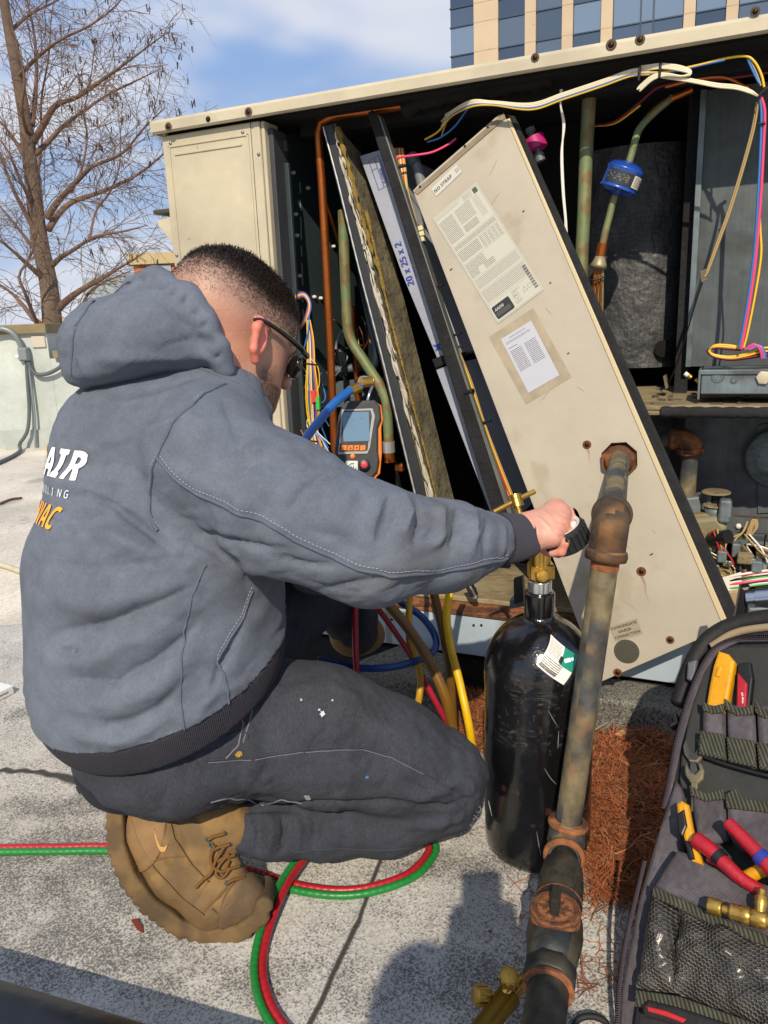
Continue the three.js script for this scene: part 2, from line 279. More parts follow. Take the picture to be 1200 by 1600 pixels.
// bare tree behind the parapet
{
  const t = thing('bare_tree', 'leafless tree with drooping twigs and brown seed clusters beyond the parapet', 'tree');
  const d0 = 10.5, bark = mat(0xffffff, .95, { vertexColors: true, bumpMap: re(T.scratch, 3), bumpScale: .01 });
  const P = (x, y, o = 0) => D(x, y, d0 + o);
  const limb = (pts, r0, r1, seg = 24, rad = 7) => { const g = tube(pts, u => mix(r0, r1, Math.pow(u, .8)), seg, rad); return paint(g, p => { const k = .5 + .9 * fbm3(p.x * 6, p.y * 3, p.z * 6, 3), a = clamp((r0 - .03) * 9); return [mix(.19, .15, a) * k, mix(.11, .105, a) * k, mix(.075, .075, a) * k]; }); };
  const trunkPts = [P(90, 640), P(84, 540), P(77, 450), P(63, 380), P(52, 300), P(41, 200), P(24, 100), P(6, 0), P(-8, -120)];
  obj('trunk', limb(trunkPts, .16, .05, 50, 10), bark, t);
  const L = [
    [[[52, 222], [70, 192, -.2], [88, 164, -.4], [120, 152, -.6], [164, 122, -.9], [200, 96, -1.1], [240, 66, -1.3], [262, 50, -1.4]], .05],
    [[[54, 242], [75, 222, .2], [96, 200, .4], [124, 178, .6], [165, 150, .7], [205, 130, .8], [250, 108, .9]], .042],
    [[[74, 340], [88, 318, -.1], [108, 296, -.3], [135, 268, -.5], [148, 258, -.6], [190, 240, -.8], [225, 200, -1], [258, 168, -1.1]], .05],
    [[[76, 358], [92, 334, .2], [112, 316, .3], [140, 306, .5], [168, 296, .6], [216, 272, .8], [256, 240, 1], [290, 205, 1.1]], .05],
    [[[78, 418], [95, 402, -.2], [112, 392, -.4], [140, 374, -.6], [160, 367, -.7], [190, 362, -.8], [230, 352, -1]], .045],
    [[[85, 488], [104, 470, -.1], [127, 453, -.2], [157, 437, -.4], [180, 422, -.5], [205, 408, -.6], [228, 392, -.7]], .06],
    [[[88, 520], [110, 500, .3], [128, 478, .4], [140, 456, .5], [165, 440, .6], [200, 425, .8]], .045],
    [[[50, 195], [55, 150, .3], [57, 100, .4], [52, 44, .5], [42, 0, .5], [30, -60, .5]], .045],
    [[[44, 215], [34, 170, -.4], [38, 120, -.6], [24, 60, -.7], [12, 10, -.8]], .03],
    [[[48, 260], [20, 215, .3], [0, 190, .5], [-40, 150, .6]], .04],
    [[[56, 330], [36, 290, -.3], [10, 232, -.5], [-20, 200, -.6]], .035],
    [[[62, 375], [38, 330, -.2], [18, 290, -.4], [0, 240, -.5], [-15, 190, -.6]], .045],
    [[[68, 405], [40, 372, .3], [15, 340, .5], [-20, 300, .7]], .04],
    [[[74, 440], [45, 415, -.3], [20, 392, -.5], [-20, 360, -.7]], .05],
    [[[82, 520], [55, 500, .2], [30, 470, .4], [8, 450, .5], [-30, 430, .7]], .055],
    [[[60, 512], [40, 460, -.5], [30, 430, -.6], [48, 400, -.6], [60, 350, -.6], [62, 320, -.6]], .035],
    [[[62, 380], [66, 330, .5], [60, 270, .7], [66, 220, .8], [64, 160, .9], [76, 90, 1], [80, 30, 1.1], [90, -40, 1.2]], .034],
    [[[28, 120], [60, 88, -.4], [95, 62, -.7], [140, 40, -.9], [180, 10, -1], [210, -30, -1.1]], .034],
    [[[14, 50], [48, 22, .4], [90, 0, .6], [130, -30, .8]], .03],
    [[[112, 300, -.3], [128, 262, -.1], [136, 215, 0], [132, 175, .1], [142, 120, .2], [150, 60, .3]], .022],
    [[[140, 372, -.6], [150, 330, -.5], [172, 300, -.4], [186, 262, -.3], [188, 210, -.2]], .02],
  ];
  const twigs = [], leafs = [];
  const leafG = new THREE.PlaneGeometry(.010, .055); 
  const addTwig = (p, dir, len, r, lev) => {
    const pts = [p.clone()], q = p.clone(), dd = dir.clone();
    const ns = lev ? 3 : 4; for (let i = 0; i < ns; i++) { dd.x += rr(-.3, .3); dd.y += rr(-.35, .25); dd.z += rr(-.3, .3); dd.normalize(); q.addScaledVector(dd, len / ns); pts.push(q.clone()); }
    const c = curve(pts), g = new THREE.TubeGeometry(c, ns * 2, r * .7, 3, false);
    twigs.push(g);
    const hang = q.x > -2.9 - .0 && q.y > 2.2;
    if (lev < 2) { const k = lev ? 2 : 4; for (let i = 0; i < k; i++) { const u = rr(.3, 1); addTwig(c.getPointAt(u), c.getTangentAt(u).add(V(rr(-.9, .9), rr(-.9, .6), rr(-.9, .9))).normalize(), len * rr(.4, .7), r * .6, lev + 1); } }
    if (lev) { const dens = clamp((q.y - 1.6) * .4) * clamp((q.x + 4.9) * .55); if (rnd() < .15 * dens) for (let i = 0, e0 = c.getPointAt(rr(.5, 1)), nn = 1 + Math.floor(rnd() * 5); i < nn; i++) { const e = e0.clone().add(V(rr(-.03, .03), rr(-.05, .01), rr(-.03, .03))); const s = rr(.35, 1.5); const m = new THREE.Matrix4().makeRotationFromEuler(new THREE.Euler(rr(-.4, .4), rr(0, 6.3), rr(-.35, .35))).scale(V(s, s, s)).setPosition(e.x, e.y - .03 * s, e.z); for (const a of [0, 1.4]) leafs.push(leafG.clone().applyMatrix4(new THREE.Matrix4().makeRotationY(a)).applyMatrix4(m)); } }
  };
  for (const [pp, r] of L) {
    const pts = pp.map(([x, y, o = 0]) => P(x, y, o)), c = curve(pts);
    obj('branch', limb(pts, r, .006, 22, 6), bark, t);
    const n = Math.round(c.getLength() * 11);
    for (let i = 0; i < n; i++) { const u = rr(.12, 1), tg = c.getTangentAt(u); addTwig(c.getPointAt(u), tg.add(V(rr(-1, 1), rr(-.8, .9), rr(-1, 1))).normalize(), rr(.3, .85), mix(.009, .005, u), 0); }
  }
  const tw = obj('twigs', merge(twigs), mat(0x75604f, .95), t); tw.userData.kind = 'stuff';
  const lf = obj('seed_clusters', merge(leafs), mat(0x4a362b, .95, { side: THREE.DoubleSide }), t); lf.userData.kind = 'stuff';
}
// ================= ROOFTOP UNIT =================
const PF = G(745, 1025, .13);                                  // foot of the front face
const UW = (u, y, w) => V(PF.x, y, PF.z).addScaledVector(U, u).addScaledVector(N, -w);
const UP = (px, py, w = 0) => PL(px, py, PF.clone().addScaledVector(N, -w), N);
const uOf = p => p.clone().sub(PF).dot(U);
const fp = w => ({ p: PF.clone().addScaledVector(N, -w), n: N });
const ub = (u0, u1, y0, y1, w0, w1, r = 0) => { const m = basis(U, UPV, N, UW((u0 + u1) / 2, (y0 + y1) / 2, (w0 + w1) / 2)); return r ? rbox(u1 - u0, y1 - y0, w1 - w0, r, m) : box(u1 - u0, y1 - y0, w1 - w0, m); };
const M = {};
M.beige = mat(0xc6bfa9, .5, { map: re(T.grime, 1.1), bumpMap: re(T.noise, 2), bumpScale: .0015 });
M.beigeDark = mat(0xa09a84, .6, { map: re(T.grime, 2) });
M.black = mat(0x0d0d0e, .85, { bumpMap: re(T.noise, 6), bumpScale: .006 });
M.foam = mat(0x26272a, .95, { map: tex(256, (u, v) => { const a = pfbm(u, v, 24, 4), s = pn(u * 100, v * 100, 100) > .93 ? .5 : 0; const k = .55 + .5 * a + s; return [k, k, k]; }), bumpMap: re(T.noise, 14), bumpScale: .004 });
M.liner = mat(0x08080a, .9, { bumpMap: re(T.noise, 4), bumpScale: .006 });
M.seal = mat(0x3b4048, .6, { map: re(T.grime, 3) });
M.teal = mat(0x39474c, .5, { metalness: .25, map: re(T.grime, 2) });
M.galv = mat(0x99a2a5, .5, { metalness: .35, map: re(T.galv, 1.6), bumpMap: re(T.noise, 5), bumpScale: .0008 });
M.galvDull = mat(0x9da3a4, .6, { metalness: .35, map: re(T.galv, 2.5), bumpMap: re(T.noise, 5), bumpScale: .0012 });
M.steelGrey = mat(0x7c8083, .65, { metalness: .2, map: re(T.galv, 2), bumpMap: re(T.noise, 6), bumpScale: .001 });
M.copper = mat(0xb5642c, .34, { metalness: .75, map: re(T.grime, 5), bumpMap: re(T.noise, 8), bumpScale: .0006 });
M.copperOld = mat(0x8e8d6c, .6, { metalness: .25, map: tex(256, (u, v) => { const a = pfbm(u, v, 4, 5), b = pfbm(u, v, 5, 5, 60); const t = sstep(.42, .6, a), s = sstep(.5, .64, b); return [mix(mix(.92, .80, t), .86, s), mix(mix(.92, .92, t), .76, s), mix(mix(.85, .86, t), .68, s)]; }, true, 6), bumpMap: re(T.noise, 8), bumpScale: .001 });
M.rust = mat(0xffffff, .72, { metalness: .25, map: re(T.rust, 3), bumpMap: re(T.noise, 9), bumpScale: .0016 });
M.rustBright = mat(0xffffff, .9, { map: re(T.rust2, 4), bumpMap: re(T.noise, 9), bumpScale: .002 });
M.screw = mat(0x75706a, .45, { metalness: .7, map: re(T.rust2, 9) });
M.screwNew = mat(0x8f8f8c, .35, { metalness: .8 });
M.brass = mat(0xddb45c, .3, { metalness: .9, map: re(T.grime, 9), bumpMap: re(T.noise, 20), bumpScale: .0006 });
M.dirt = mat(0x8d8471, .95, { map: tex(512, (u, v) => { const a = pfbm(u, v, 6, 6), g = pn(u * 6, v * 90, 90, 3), s = pn(u * 160, v * 160, 160) > .9 ? -.25 : 0; const k = .55 + .55 * a + .14 * g + s; return [k * 1.03, k * .99, k * .88]; }, true, 2), bumpMap: re(T.noise, 7), bumpScale: .006 });
M.plasticBlack = mat(0x141416, .42);
M.white = mat(0xd9d6cb, .55);
M.mirrorless = 0;
const wireM = {}; for (const [k, c] of Object.entries({ cream: 0xd8cfb2, blue: 0x2f6fb5, yellow: 0xe0b42a, red: 0xc02a35, pink: 0xe2416f, green: 0x55a845, white: 0xdcdad2, orange: 0xd9702a, black: 0x151515, brown: 0x6b4127, tan: 0xa48d5e, maroon: 0x6a1522, grey: 0x8c9094 })) wireM[k] = mat(c, .42);

const unit = thing('rooftop_unit', 'beige packaged rooftop air conditioner with its front panels off', 'air conditioner');
const uL = uOf(UP(250, 195)), uR = 1.45, yTop = 1.615, yFl = yTop - .038, yB = .13, WD = 1.15;
// cabinet
{
  const lip = [[.012, yTop], [-.022, yTop - .004], [-.028, yTop - .012], [-.028, yFl + .004], [-.022, yFl], [-.016, yFl], [-.016, yTop - .018], [.012, yTop - .02]];   // [w, y]
  const sh = new THREE.Shape(lip.map(([w, y]) => new THREE.Vector2(-w, y)));
  const g = new THREE.ExtrudeGeometry(sh, { depth: uR - uL + .012, bevelEnabled: false });   // x: outward, y: up, z: along
  g.applyMatrix4(basis(N, UPV, U.clone().negate(), UW(uR, 0, 0)));
  const lid = obj('lid', [tri(g), tri(ub(uL - .01, uR, yTop - .02, yTop + .004, .012, WD + .02, .003)), tri(ub(uL - .014, uL - .008, yFl, yTop, -.026, WD, 0))], M.beige, unit);
  for (const [px, py, s] of [[263, 198, 1.1], [325, 186, .7], [388, 175, 1.1], [836, 90, .9], [955, 70, 1.1], [1000, 62, 1], [1180, 18, .9]]) {
    const p = UP(px, py, -.029), big = s > .8;
    const sc = obj('screw', [lathe([[.0001, .004], [.004, .004], [.0062 * s, .0015], [.0065 * s, 0]], p, N, 12)], M.screw, lid);
    obj('washer', lathe([[.004, .0012], [.0095 * s, .0012], [.0105 * s, 0]], p, N, 16), big ? M.rust : M.screw, sc);
  }
  obj('floor_pan', ub(uL, uR, yB, yB + .03, .1, WD), M.galvDull, unit);
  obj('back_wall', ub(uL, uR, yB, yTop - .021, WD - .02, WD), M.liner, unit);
  obj('side_wall', tri(ub(uL, uL + .012, yB, yTop - .021, .006, WD - .02)), M.beige, unit);
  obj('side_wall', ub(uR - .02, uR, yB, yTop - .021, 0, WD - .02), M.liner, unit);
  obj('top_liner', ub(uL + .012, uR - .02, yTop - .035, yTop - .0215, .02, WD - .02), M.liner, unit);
  const hd = obj('header_beam', [tri(ub(uOf(UP(440, 300)), uR - .02, yFl - .03, yFl + .012, .115, .18, .008), 1)], M.black, unit);
  // front corner panel
  const x0 = uL + .002, x1 = uOf(UP(413, 300)), pb = yB + .09;
  const pan = obj('corner_panel', tri(ub(x0, x1, pb, yFl - .003, -.002, .03, .004)), M.beige, unit);
  const i0 = uOf(UP(262, 212)), i1 = uOf(UP(388, 200)), tY = yFl - .03, R = .012;
  const fr = (a, b, c, d, off = .0026) => { const g = ub(a, b, c, d, -.0025 - off, -.0015, .002); return tri(g); };
  obj('bead', [fr(i0, i0 + .006, pb + .1, tY), fr(i1 - .006, i1, pb + .1, tY), fr(i0, i1, tY - .006, tY)], M.beige, pan);
  obj('bead', [fr(i0 + .02, i1 - .022, tY - .028, tY - .02, .003)], M.beige, pan);
  obj('seam_strip', tri(ub(i1 + .008, i1 + .0095, pb, yFl - .004, -.0028, 0)), M.seal, pan);
  for (const [px, py] of [[266, 224], [379, 207], [404, 241], [276, 405 - 6], [382, 318], [275, 287]].slice(0, 4)) { const p = UP(px, py, -.0032); const s = obj('screw', lathe([[.0001, .003], [.003, .003], [.0042, .001], [.005, 0]], p, N, 10), M.screwNew, pan); obj('slot', box(.005, .0012, .001, basis(U, UPV, N, p.clone().addScaledVector(N, .0031))), M.black, s); }
  obj('post_return', tri(ub(x1 + .0005, x1 + .012, pb, yFl - .003, .003, .075, .004)), M.beige, unit);
  obj('post_seal', tri(ub(x1 + .0125, x1 + .027, yB, yFl - .02, .02, .09, .003)), M.seal, unit);
  // vent hood on the end wall
  const hp = D(240, 372, depthOf(UW(uL - .1, 1.4, .35)));
  const hy = hp.y, sh2 = new THREE.Shape([[0, .05], [.16, .035], [.16, .02], [.02, -.14], [0, -.14]].map(([x, y]) => new THREE.Vector2(x, y)));
  const hg = new THREE.ExtrudeGeometry(sh2, { depth: .5, bevelEnabled: true, bevelSize: .002, bevelThickness: .002, bevelSegments: 1 });
  hg.applyMatrix4(basis(U.clone().negate(), UPV, N.clone().negate(), UW(uL, hy, .15)));
  const hood = obj('vent_hood', tri(hg), M.beige, unit);
  obj('hood_cap', tri(ub(uL - .17, uL + .001, hy + .053, hy + .066, .14, .67, .003)), mat(0x4a483c, .7, { map: re(T.grime, 3) }), hood);
}
// base rail with its rusty ledge
{
  const c = mat(0xa9b9c4, .6, { map: tex(512, (u, v) => { const st = sstep(.72, .82, pn(u * 22, v * 1.0, 22, 5)) * (1 - .5 * pfbm(u, v, 8, 3)), k = .86 + .14 * pfbm(u, v, 6, 5); return [mix(k, .70, st * .7), mix(k, .56, st * .7), mix(k * 1, .36, st * .7)]; }, true, 1.7), bumpMap: re(T.noise, 4), bumpScale: .001 });
  obj('base_rail', tri(ub(uL + .05, uR, yB, .245, 0, .012, .003)), c, unit);
  obj('base_ledge', tri(ub(uL + .05, uR, .246, .258, -.004, .085, .003)), M.rustBright, unit);
  obj('pan_edge', tri(ub(uL + .05, uR, .2585, .275, .07, .42, .004)), M.dirt, unit);
  for (const [px, py] of [[740, 977], [752, 977], [612, 968]]) { const p = UP(px, py, -.001); obj('bolt', lathe([[.0001, .002], [.003, .002], [.004, 0]], p, N, 8), M.black, unit); }
}
// wires and pipes by pixel and depth behind the face
const W3 = (a, dw = .1) => a.map(([x, y, w = dw]) => UP(x, y, w));
const wire = (pts, col, r = .0028, parent = unit, dw = .1, name = 'wire') => obj(name, tube(W3(pts, dw), r * .86, Math.max(16, pts.length * 8), 6), wireM[col] ?? col, parent);
const pipe = (pts, r, m, dw = .2, name = 'pipe', parent = unit, seg = 44) => obj(name, tri(tube(W3(pts, dw), r, seg, 14), 1), m, parent);
// ---- left compartment
{
  // coil end plate, seen obliquely
  const a = UP(437, 200, .12), b = UP(437, 720, .12), c = UP(520, 480, .34);
  const pl = plane3(a, b, c);
  const plate = obj('coil_plate', tri(slab([[441, 215], [560, 150], [590, 700], [452, 720]], pl, .006)), M.teal, unit);
  const pr = plane3(UP(440, 260, .06), UP(440, 700, .06), UP(470, 480, .09));
  obj('plate_flange', tri(ub(uOf(UP(446, 400, .07)), uOf(UP(446, 400, .07)) + .028, yB + .15, UP(450, 255, .08).y, .07, .083, .003)), M.teal, unit);
  obj('latch', tri(slab([[430, 220], [446, 218], [448, 236], [432, 238]], fp(.066), .012, .002)), M.seal, unit);
  for (const [px, py] of [[457, 270], [461, 335], [463, 368], [467, 431], [490, 464], [500, 466], [480, 294], [520, 385]]) { const p = PL(px, py, pl.p, pl.n); const k = obj('tube_stub', [lathe([[.0001, .011], [.004, .010], [.0055, .006], [.0055, 0]], p, pl.n, 10)], M.white, plate); }
  for (let i = 0; i < 9; i++) { const y = 285 + i * 24 + (i % 3) * 3; obj('slot', slab([[468 + i * .6, y], [469.3 + i * .6, y], [470.3 + i * .6, y + 17], [469 + i * .6, y + 17]], pl, .0012, 0, .0013), mat(0x8fa0a6, .5), plate); }
  // copper and suction lines
  pipe([[524, 730], [521, 660], [515, 520], [509, 400], [503, 290], [498, 215], [500, 194], [514, 184], [545, 178], [600, 170], [650, 162]], .0115, M.copper, .1, 'copper_pipe');
  pipe([[530, 380, .32], [514, 330, .3], [488, 250, .3], [476, 206, .3], [486, 190, .3], [520, 184, .3], [560, 180, .3]], .0075, M.copper, .3, 'copper_pipe');
  pipe([[536, 330, .2], [538, 400, .2], [541, 470, .2], [546, 525, .2], [570, 566, .2], [592, 600, .2], [603, 626, .2], [606, 660, .2], [608, 710, .2]], .0155, M.copperOld, .2, 'suction_pipe');
  obj('pipe_collar', tri(bar(UP(607, 690, .2), UP(608, 707, .2), .019, .019, 20)), mat(0xb9bcbe, .35, { metalness: .6 }), unit);
  obj('pipe_collar', tri(bar(UP(608, 707, .2), UP(609, 722, .2), .0165, .0165, 20)), M.copper, unit);
  pipe([[551, 480, .3], [556, 560, .3], [560, 640, .3], [562, 700, .3]], .009, M.copper, .3, 'copper_pipe');
  pipe([[556, 380, .26], [567, 440, .26], [580, 505, .26], [588, 545, .26], [582, 575, .26], [560, 600, .26]], .014, mat(0x1d2a36, .5), .26, 'hose');
  pipe([[505, 582, .33], [530, 578, .33], [575, 572, .33]], .014, M.galvDull, .33, 'pipe');
  obj('cross_plate', tri(slab([[442, 605], [600, 588], [602, 628], [444, 645]], fp(.34), .004)), mat(0x4e5b60, .6), unit);
  // compressor shape low in the shade
  const cp = UP(490, 690, .42); cp.y = yB + .03;
  const comp = obj('compressor', lathe([[.0001, .46], [.05, .455], [.09, .43], [.105, .39], [.105, .08], [.115, .07], [.115, 0]], cp, UPV, 28), mat(0x0b0b0d, .35), unit);
  obj('terminal_box', tri(slab([[490, 640], [515, 634], [520, 700], [492, 705]], fp(.27), .05, .006)), M.plasticBlack, unit);
  for (let i = 0; i < 6; i++) wire([[462 + i * 8, 610 + i * 6, .2], [455 + i * 9, 640, .2], [462 + i * 7, 670, .2], [458 + i * 8, 705, .2]], i % 2 ? 'black' : 'brown', .003);
  wire([[540, 520, .3], [520, 500, .28], [515, 535, .28], [545, 545, .28]], 'black', .004); wire([[525, 545, .26], [532, 520, .26], [552, 515, .26]], 'grey', .006);
  // harness
  const cols = ['blue', 'pink', 'cream', 'yellow', 'orange', 'blue', 'brown'];
  cols.forEach((c, i) => wire([[462, 460 + i * 1.4, .06], [474, 457 + i * 1.2, .05], [483 - i * .4, 466 + i, .05], [486 - i, 482, .05], [480 - i * 1.2, 500 + i * .6, .06], [466 - i * .8, 518 + i, .09], [458, 530 + i, .13]], c, .0022));
  obj('plug', tri(slab([[462, 453], [474, 455], [474, 470], [462, 468]], fp(.055), .02, .003)), M.plasticBlack, unit);
  wire([[483, 490, .055], [482, 515, .05], [475, 545, .05], [468, 570, .06]], 'blue', .0025);
  for (let i = 0; i < 9; i++) { const c = ['yellow', 'yellow', 'blue', 'yellow', 'cream', 'maroon', 'blue', 'orange', 'yellow'][i], o = (i - 4) * 1.5; wire([[482 + o * .4, 500, .055], [485 + o * .8, 530, .055], [486 + o, 570, .05], [487 + o * 1.5, 605, .05], [489 + o * 1.6, 640, .05], [490 + o, 668, .05], [494 + o * 1.1, 690, .05], [500 + o * 2, 720, .055], [503 + o * 2.2, 745, .06]], c, .0022); }
  for (const y of [568, 688]) obj('cable_tie', tri(bar(UP(477, y, .048), UP(497, y + 2, .048), .0022)), M.plasticBlack, unit);
  wire([[486, 560, .05], [497, 575, .05], [499, 600, .05], [494, 612, .05]], 'yellow', .0018);
  obj('connector', tri(slab([[484, 611], [491, 609], [494, 628], [487, 630]], fp(.042), .009, .0015)), mat(0xd0363f, .45), unit);
  obj('connector', tri(slab([[493, 620], [498, 619], [499, 640], [494, 641]], fp(.042), .009, .0015)), mat(0x3fae3c, .45), unit);
  for (let i = 0; i < 8; i++) wire([[490, 668 + i, .05], [497 + i, 676 + i * 2, .045], [505 + i, 684 + i * 4, .045], [513 + rr(-2, 4), 694 + i * 6, .05]], i % 3 ? 'blue' : 'white', .0017);
  for (let i = 0; i < 16; i++) { const x = 466 + rnd() * 44, y = 560 + rnd() * 120, c = ['blue', 'yellow', 'black', 'brown', 'orange', 'cream'][i % 6]; wire([[x, y, .1], [x + rr(-14, 14), y + rr(14, 26), .07 + rnd() * .05], [x + rr(-10, 18), y + rr(36, 56), .08], [x + rr(-16, 16), y + rr(70, 100), .1]], c, rr(.0016, .0028)); }
  for (let i = 0; i < 10; i++) { const x = 520 + rnd() * 60, y = 470 + rnd() * 90; wire([[x, y, .34], [x + rr(-14, 14), y + rr(10, 30), .3], [x + rr(-20, 20), y + rr(30, 60), .33]], ['black', 'brown', 'tan', 'grey'][i % 4], .0024); }
  for (const [x, y, m] of [[545, 610, 0], [575, 640, 1], [470, 735, 1], [625, 730, 0], [640, 700, 1]]) obj('fitting', tri(rbox(.03, .026, .03, .005, basis(U, UPV, N, UP(x, y, .36)))), m ? M.galvDull : M.copper, unit);
  wire([[470, 672, .05], [480, 690, .045], [492, 700, .045], [504, 712, .05], [508, 735, .05]], 'brown', .0035);
}
// ---- header pipes and wire runs along the top
{
  obj('insulated_pipe', [tri(tube(W3([[632, 172], [655, 160], [690, 150], [720, 146], [760, 140], [800, 132], [860, 122]], .08), u => .02 + .0035 * Math.sin(u * 47) * Math.sin(u * 19), 60, 14))], M.black, unit);
  obj('insulated_pipe', [tri(tube(W3([[820, 118, .14], [900, 104, .14], [1000, 92, .14], [1100, 78, .14], [1260, 60, .14]], .14), u => .021 + .003 * Math.sin(u * 60), 60, 14))], M.black, unit);
  const run = (o, c, r) => wire([[690, 190 + o * 3, .14], [702, 178 + o, .1], [735, 160 + o, .016], [770, 160 + o * .6, .012], [830, 164 + o, .012], [880, 148 + o, .012], [940, 128 + o, .012], [985, 112 + o, .012], [1015, 109 + o, .012]], c, r);
  run(0, 'cream', .0028); run(2.6, 'cream', .0028); run(5, 'blue', .0024); run(-2.2, 'cream', .0028); run(7.4, 'yellow', .0024);
  wire([[668, 222, .12], [690, 214, .11], [712, 196, .1], [735, 166, .08], [760, 158, .016]], 'blue', .003); wire([[664, 218, .12], [684, 206, .11], [705, 182, .1], [735, 160, .08]], 'yellow', .003);
  // loop and tail of the cream bundle
  for (let i = 0; i < 4; i++) { const o = i * 2.2; wire([[1000, 104 + o, .012], [1035, 100 + o, .006], [1065, 104 + o, .006], [1080, 112 + o * .6, .006], [1066, 119, .006], [1040, 115 + o * .5, .006], [1020, 118 + o, .006], [1000, 134 + o * 1.2, .012], [996 + i * 3, 140 - i, .012]], 'cream', .0026); }
  for (let i = 0; i < 3; i++) wire([[1030, 116 + i * 2, .012], [1080, 124 + i * 2, .012], [1120, 131 + i * 2.4, .012], [1150, 134 + i * 2.4, .012], [1172, 141 + i * 2, .012], [1184, 150, .012]], 'cream', .0026);
  wire([[985, 114, .012], [1040, 112, .012], [1090, 102, .012], [1130, 92, .012], [1165, 88, .012], [1180, 98, .012], [1190, 118, .012], [1194, 136, .012]], 'yellow', .003); wire([[985, 118, .012], [1050, 112, .012], [1100, 101, .012], [1132, 94, .012]], 'blue', .0026);
  wire([[1168, 92, .016], [1176, 110, .016], [1186, 130, .016]], 'blue', .0026); wire([[1171, 92, .016], [1181, 112, .016], [1189, 134, .016]], 'grey', .0024);
  wire([[925, 196, .2], [960, 190, .18], [1000, 160, .14], [1030, 136, .12], [1080, 126, .12], [1140, 122, .12], [1210, 112, .12]], 'maroon', .0042); wire([[925, 197, .2], [962, 192, .18], [1000, 165, .14]], 'yellow', .003);
  wire([[1040, 136, .1], [1090, 124, .1], [1130, 121, .1], [1160, 133, .08], [1180, 148, .016]], 'orange', .003);
  for (const [x, y] of [[1000, 112], [1032, 108]]) obj('cable_tie', tri(bar(UP(x, y - 9, .004), UP(x - 2, y + 14, .004), .003)), M.plasticBlack, unit);
  for (const [a, b] of [[[1150, 122], [1182, 128]], [[1148, 160], [1196, 138]]].slice(1)) obj('cable_tie', tri(bar(UP(1182, 152, .04), UP(1200, 136, .04), .004)), M.plasticBlack, unit);
  obj('cable_tie', tri(bar(UP(1186, 193, .043), UP(1196, 192, .043), .0025)), M.plasticBlack, unit);
  // drop wires at the right
  wire([[1187, 150], [1190, 185], [1186, 280], [1180, 380], [1170, 460], [1160, 520], [1155, 542]], 'blue', .0036, unit, .05);
  wire([[1189, 150], [1195, 175], [1193, 230], [1188, 320], [1180, 410], [1170, 480], [1160, 535], [1158, 545]], 'pink', .0036, unit, .048);
  wire([[1185, 300, .055], [1188, 360, .055], [1189, 400, .052], [1180, 460, .052], [1168, 520, .052], [1162, 543, .052]], 'yellow', .003);
  wire([[1183, 160], [1176, 200], [1160, 260], [1140, 325], [1122, 375], [1106, 420], [1100, 432]], 'tan', .0034, unit, .06); wire([[1185, 160], [1178, 202], [1162, 262], [1142, 327], [1124, 377], [1107, 422], [1101, 432]], 'tan', .0026, unit, .055);
  obj('clip', tri(slab([[1093, 424], [1103, 420], [1105, 438], [1096, 442]], fp(.055), .01, .001)), M.rust, unit);
  wire([[1098, 440, .06], [1088, 470, .07], [1070, 530, .1], [1055, 575, .16], [1045, 597, .22]], 'black', .0022);
  for (const o of [0, 4]) wire([[878 - o * .5, 140, .05], [876, 165, .05], [882 - o * .5, 195, .06], [877 + o * .4, 240, .06], [879 + o * .5, 300, .06], [883 + o * .4, 345, .06], [882 + o, 374, .06]], 'white', .0027);
}
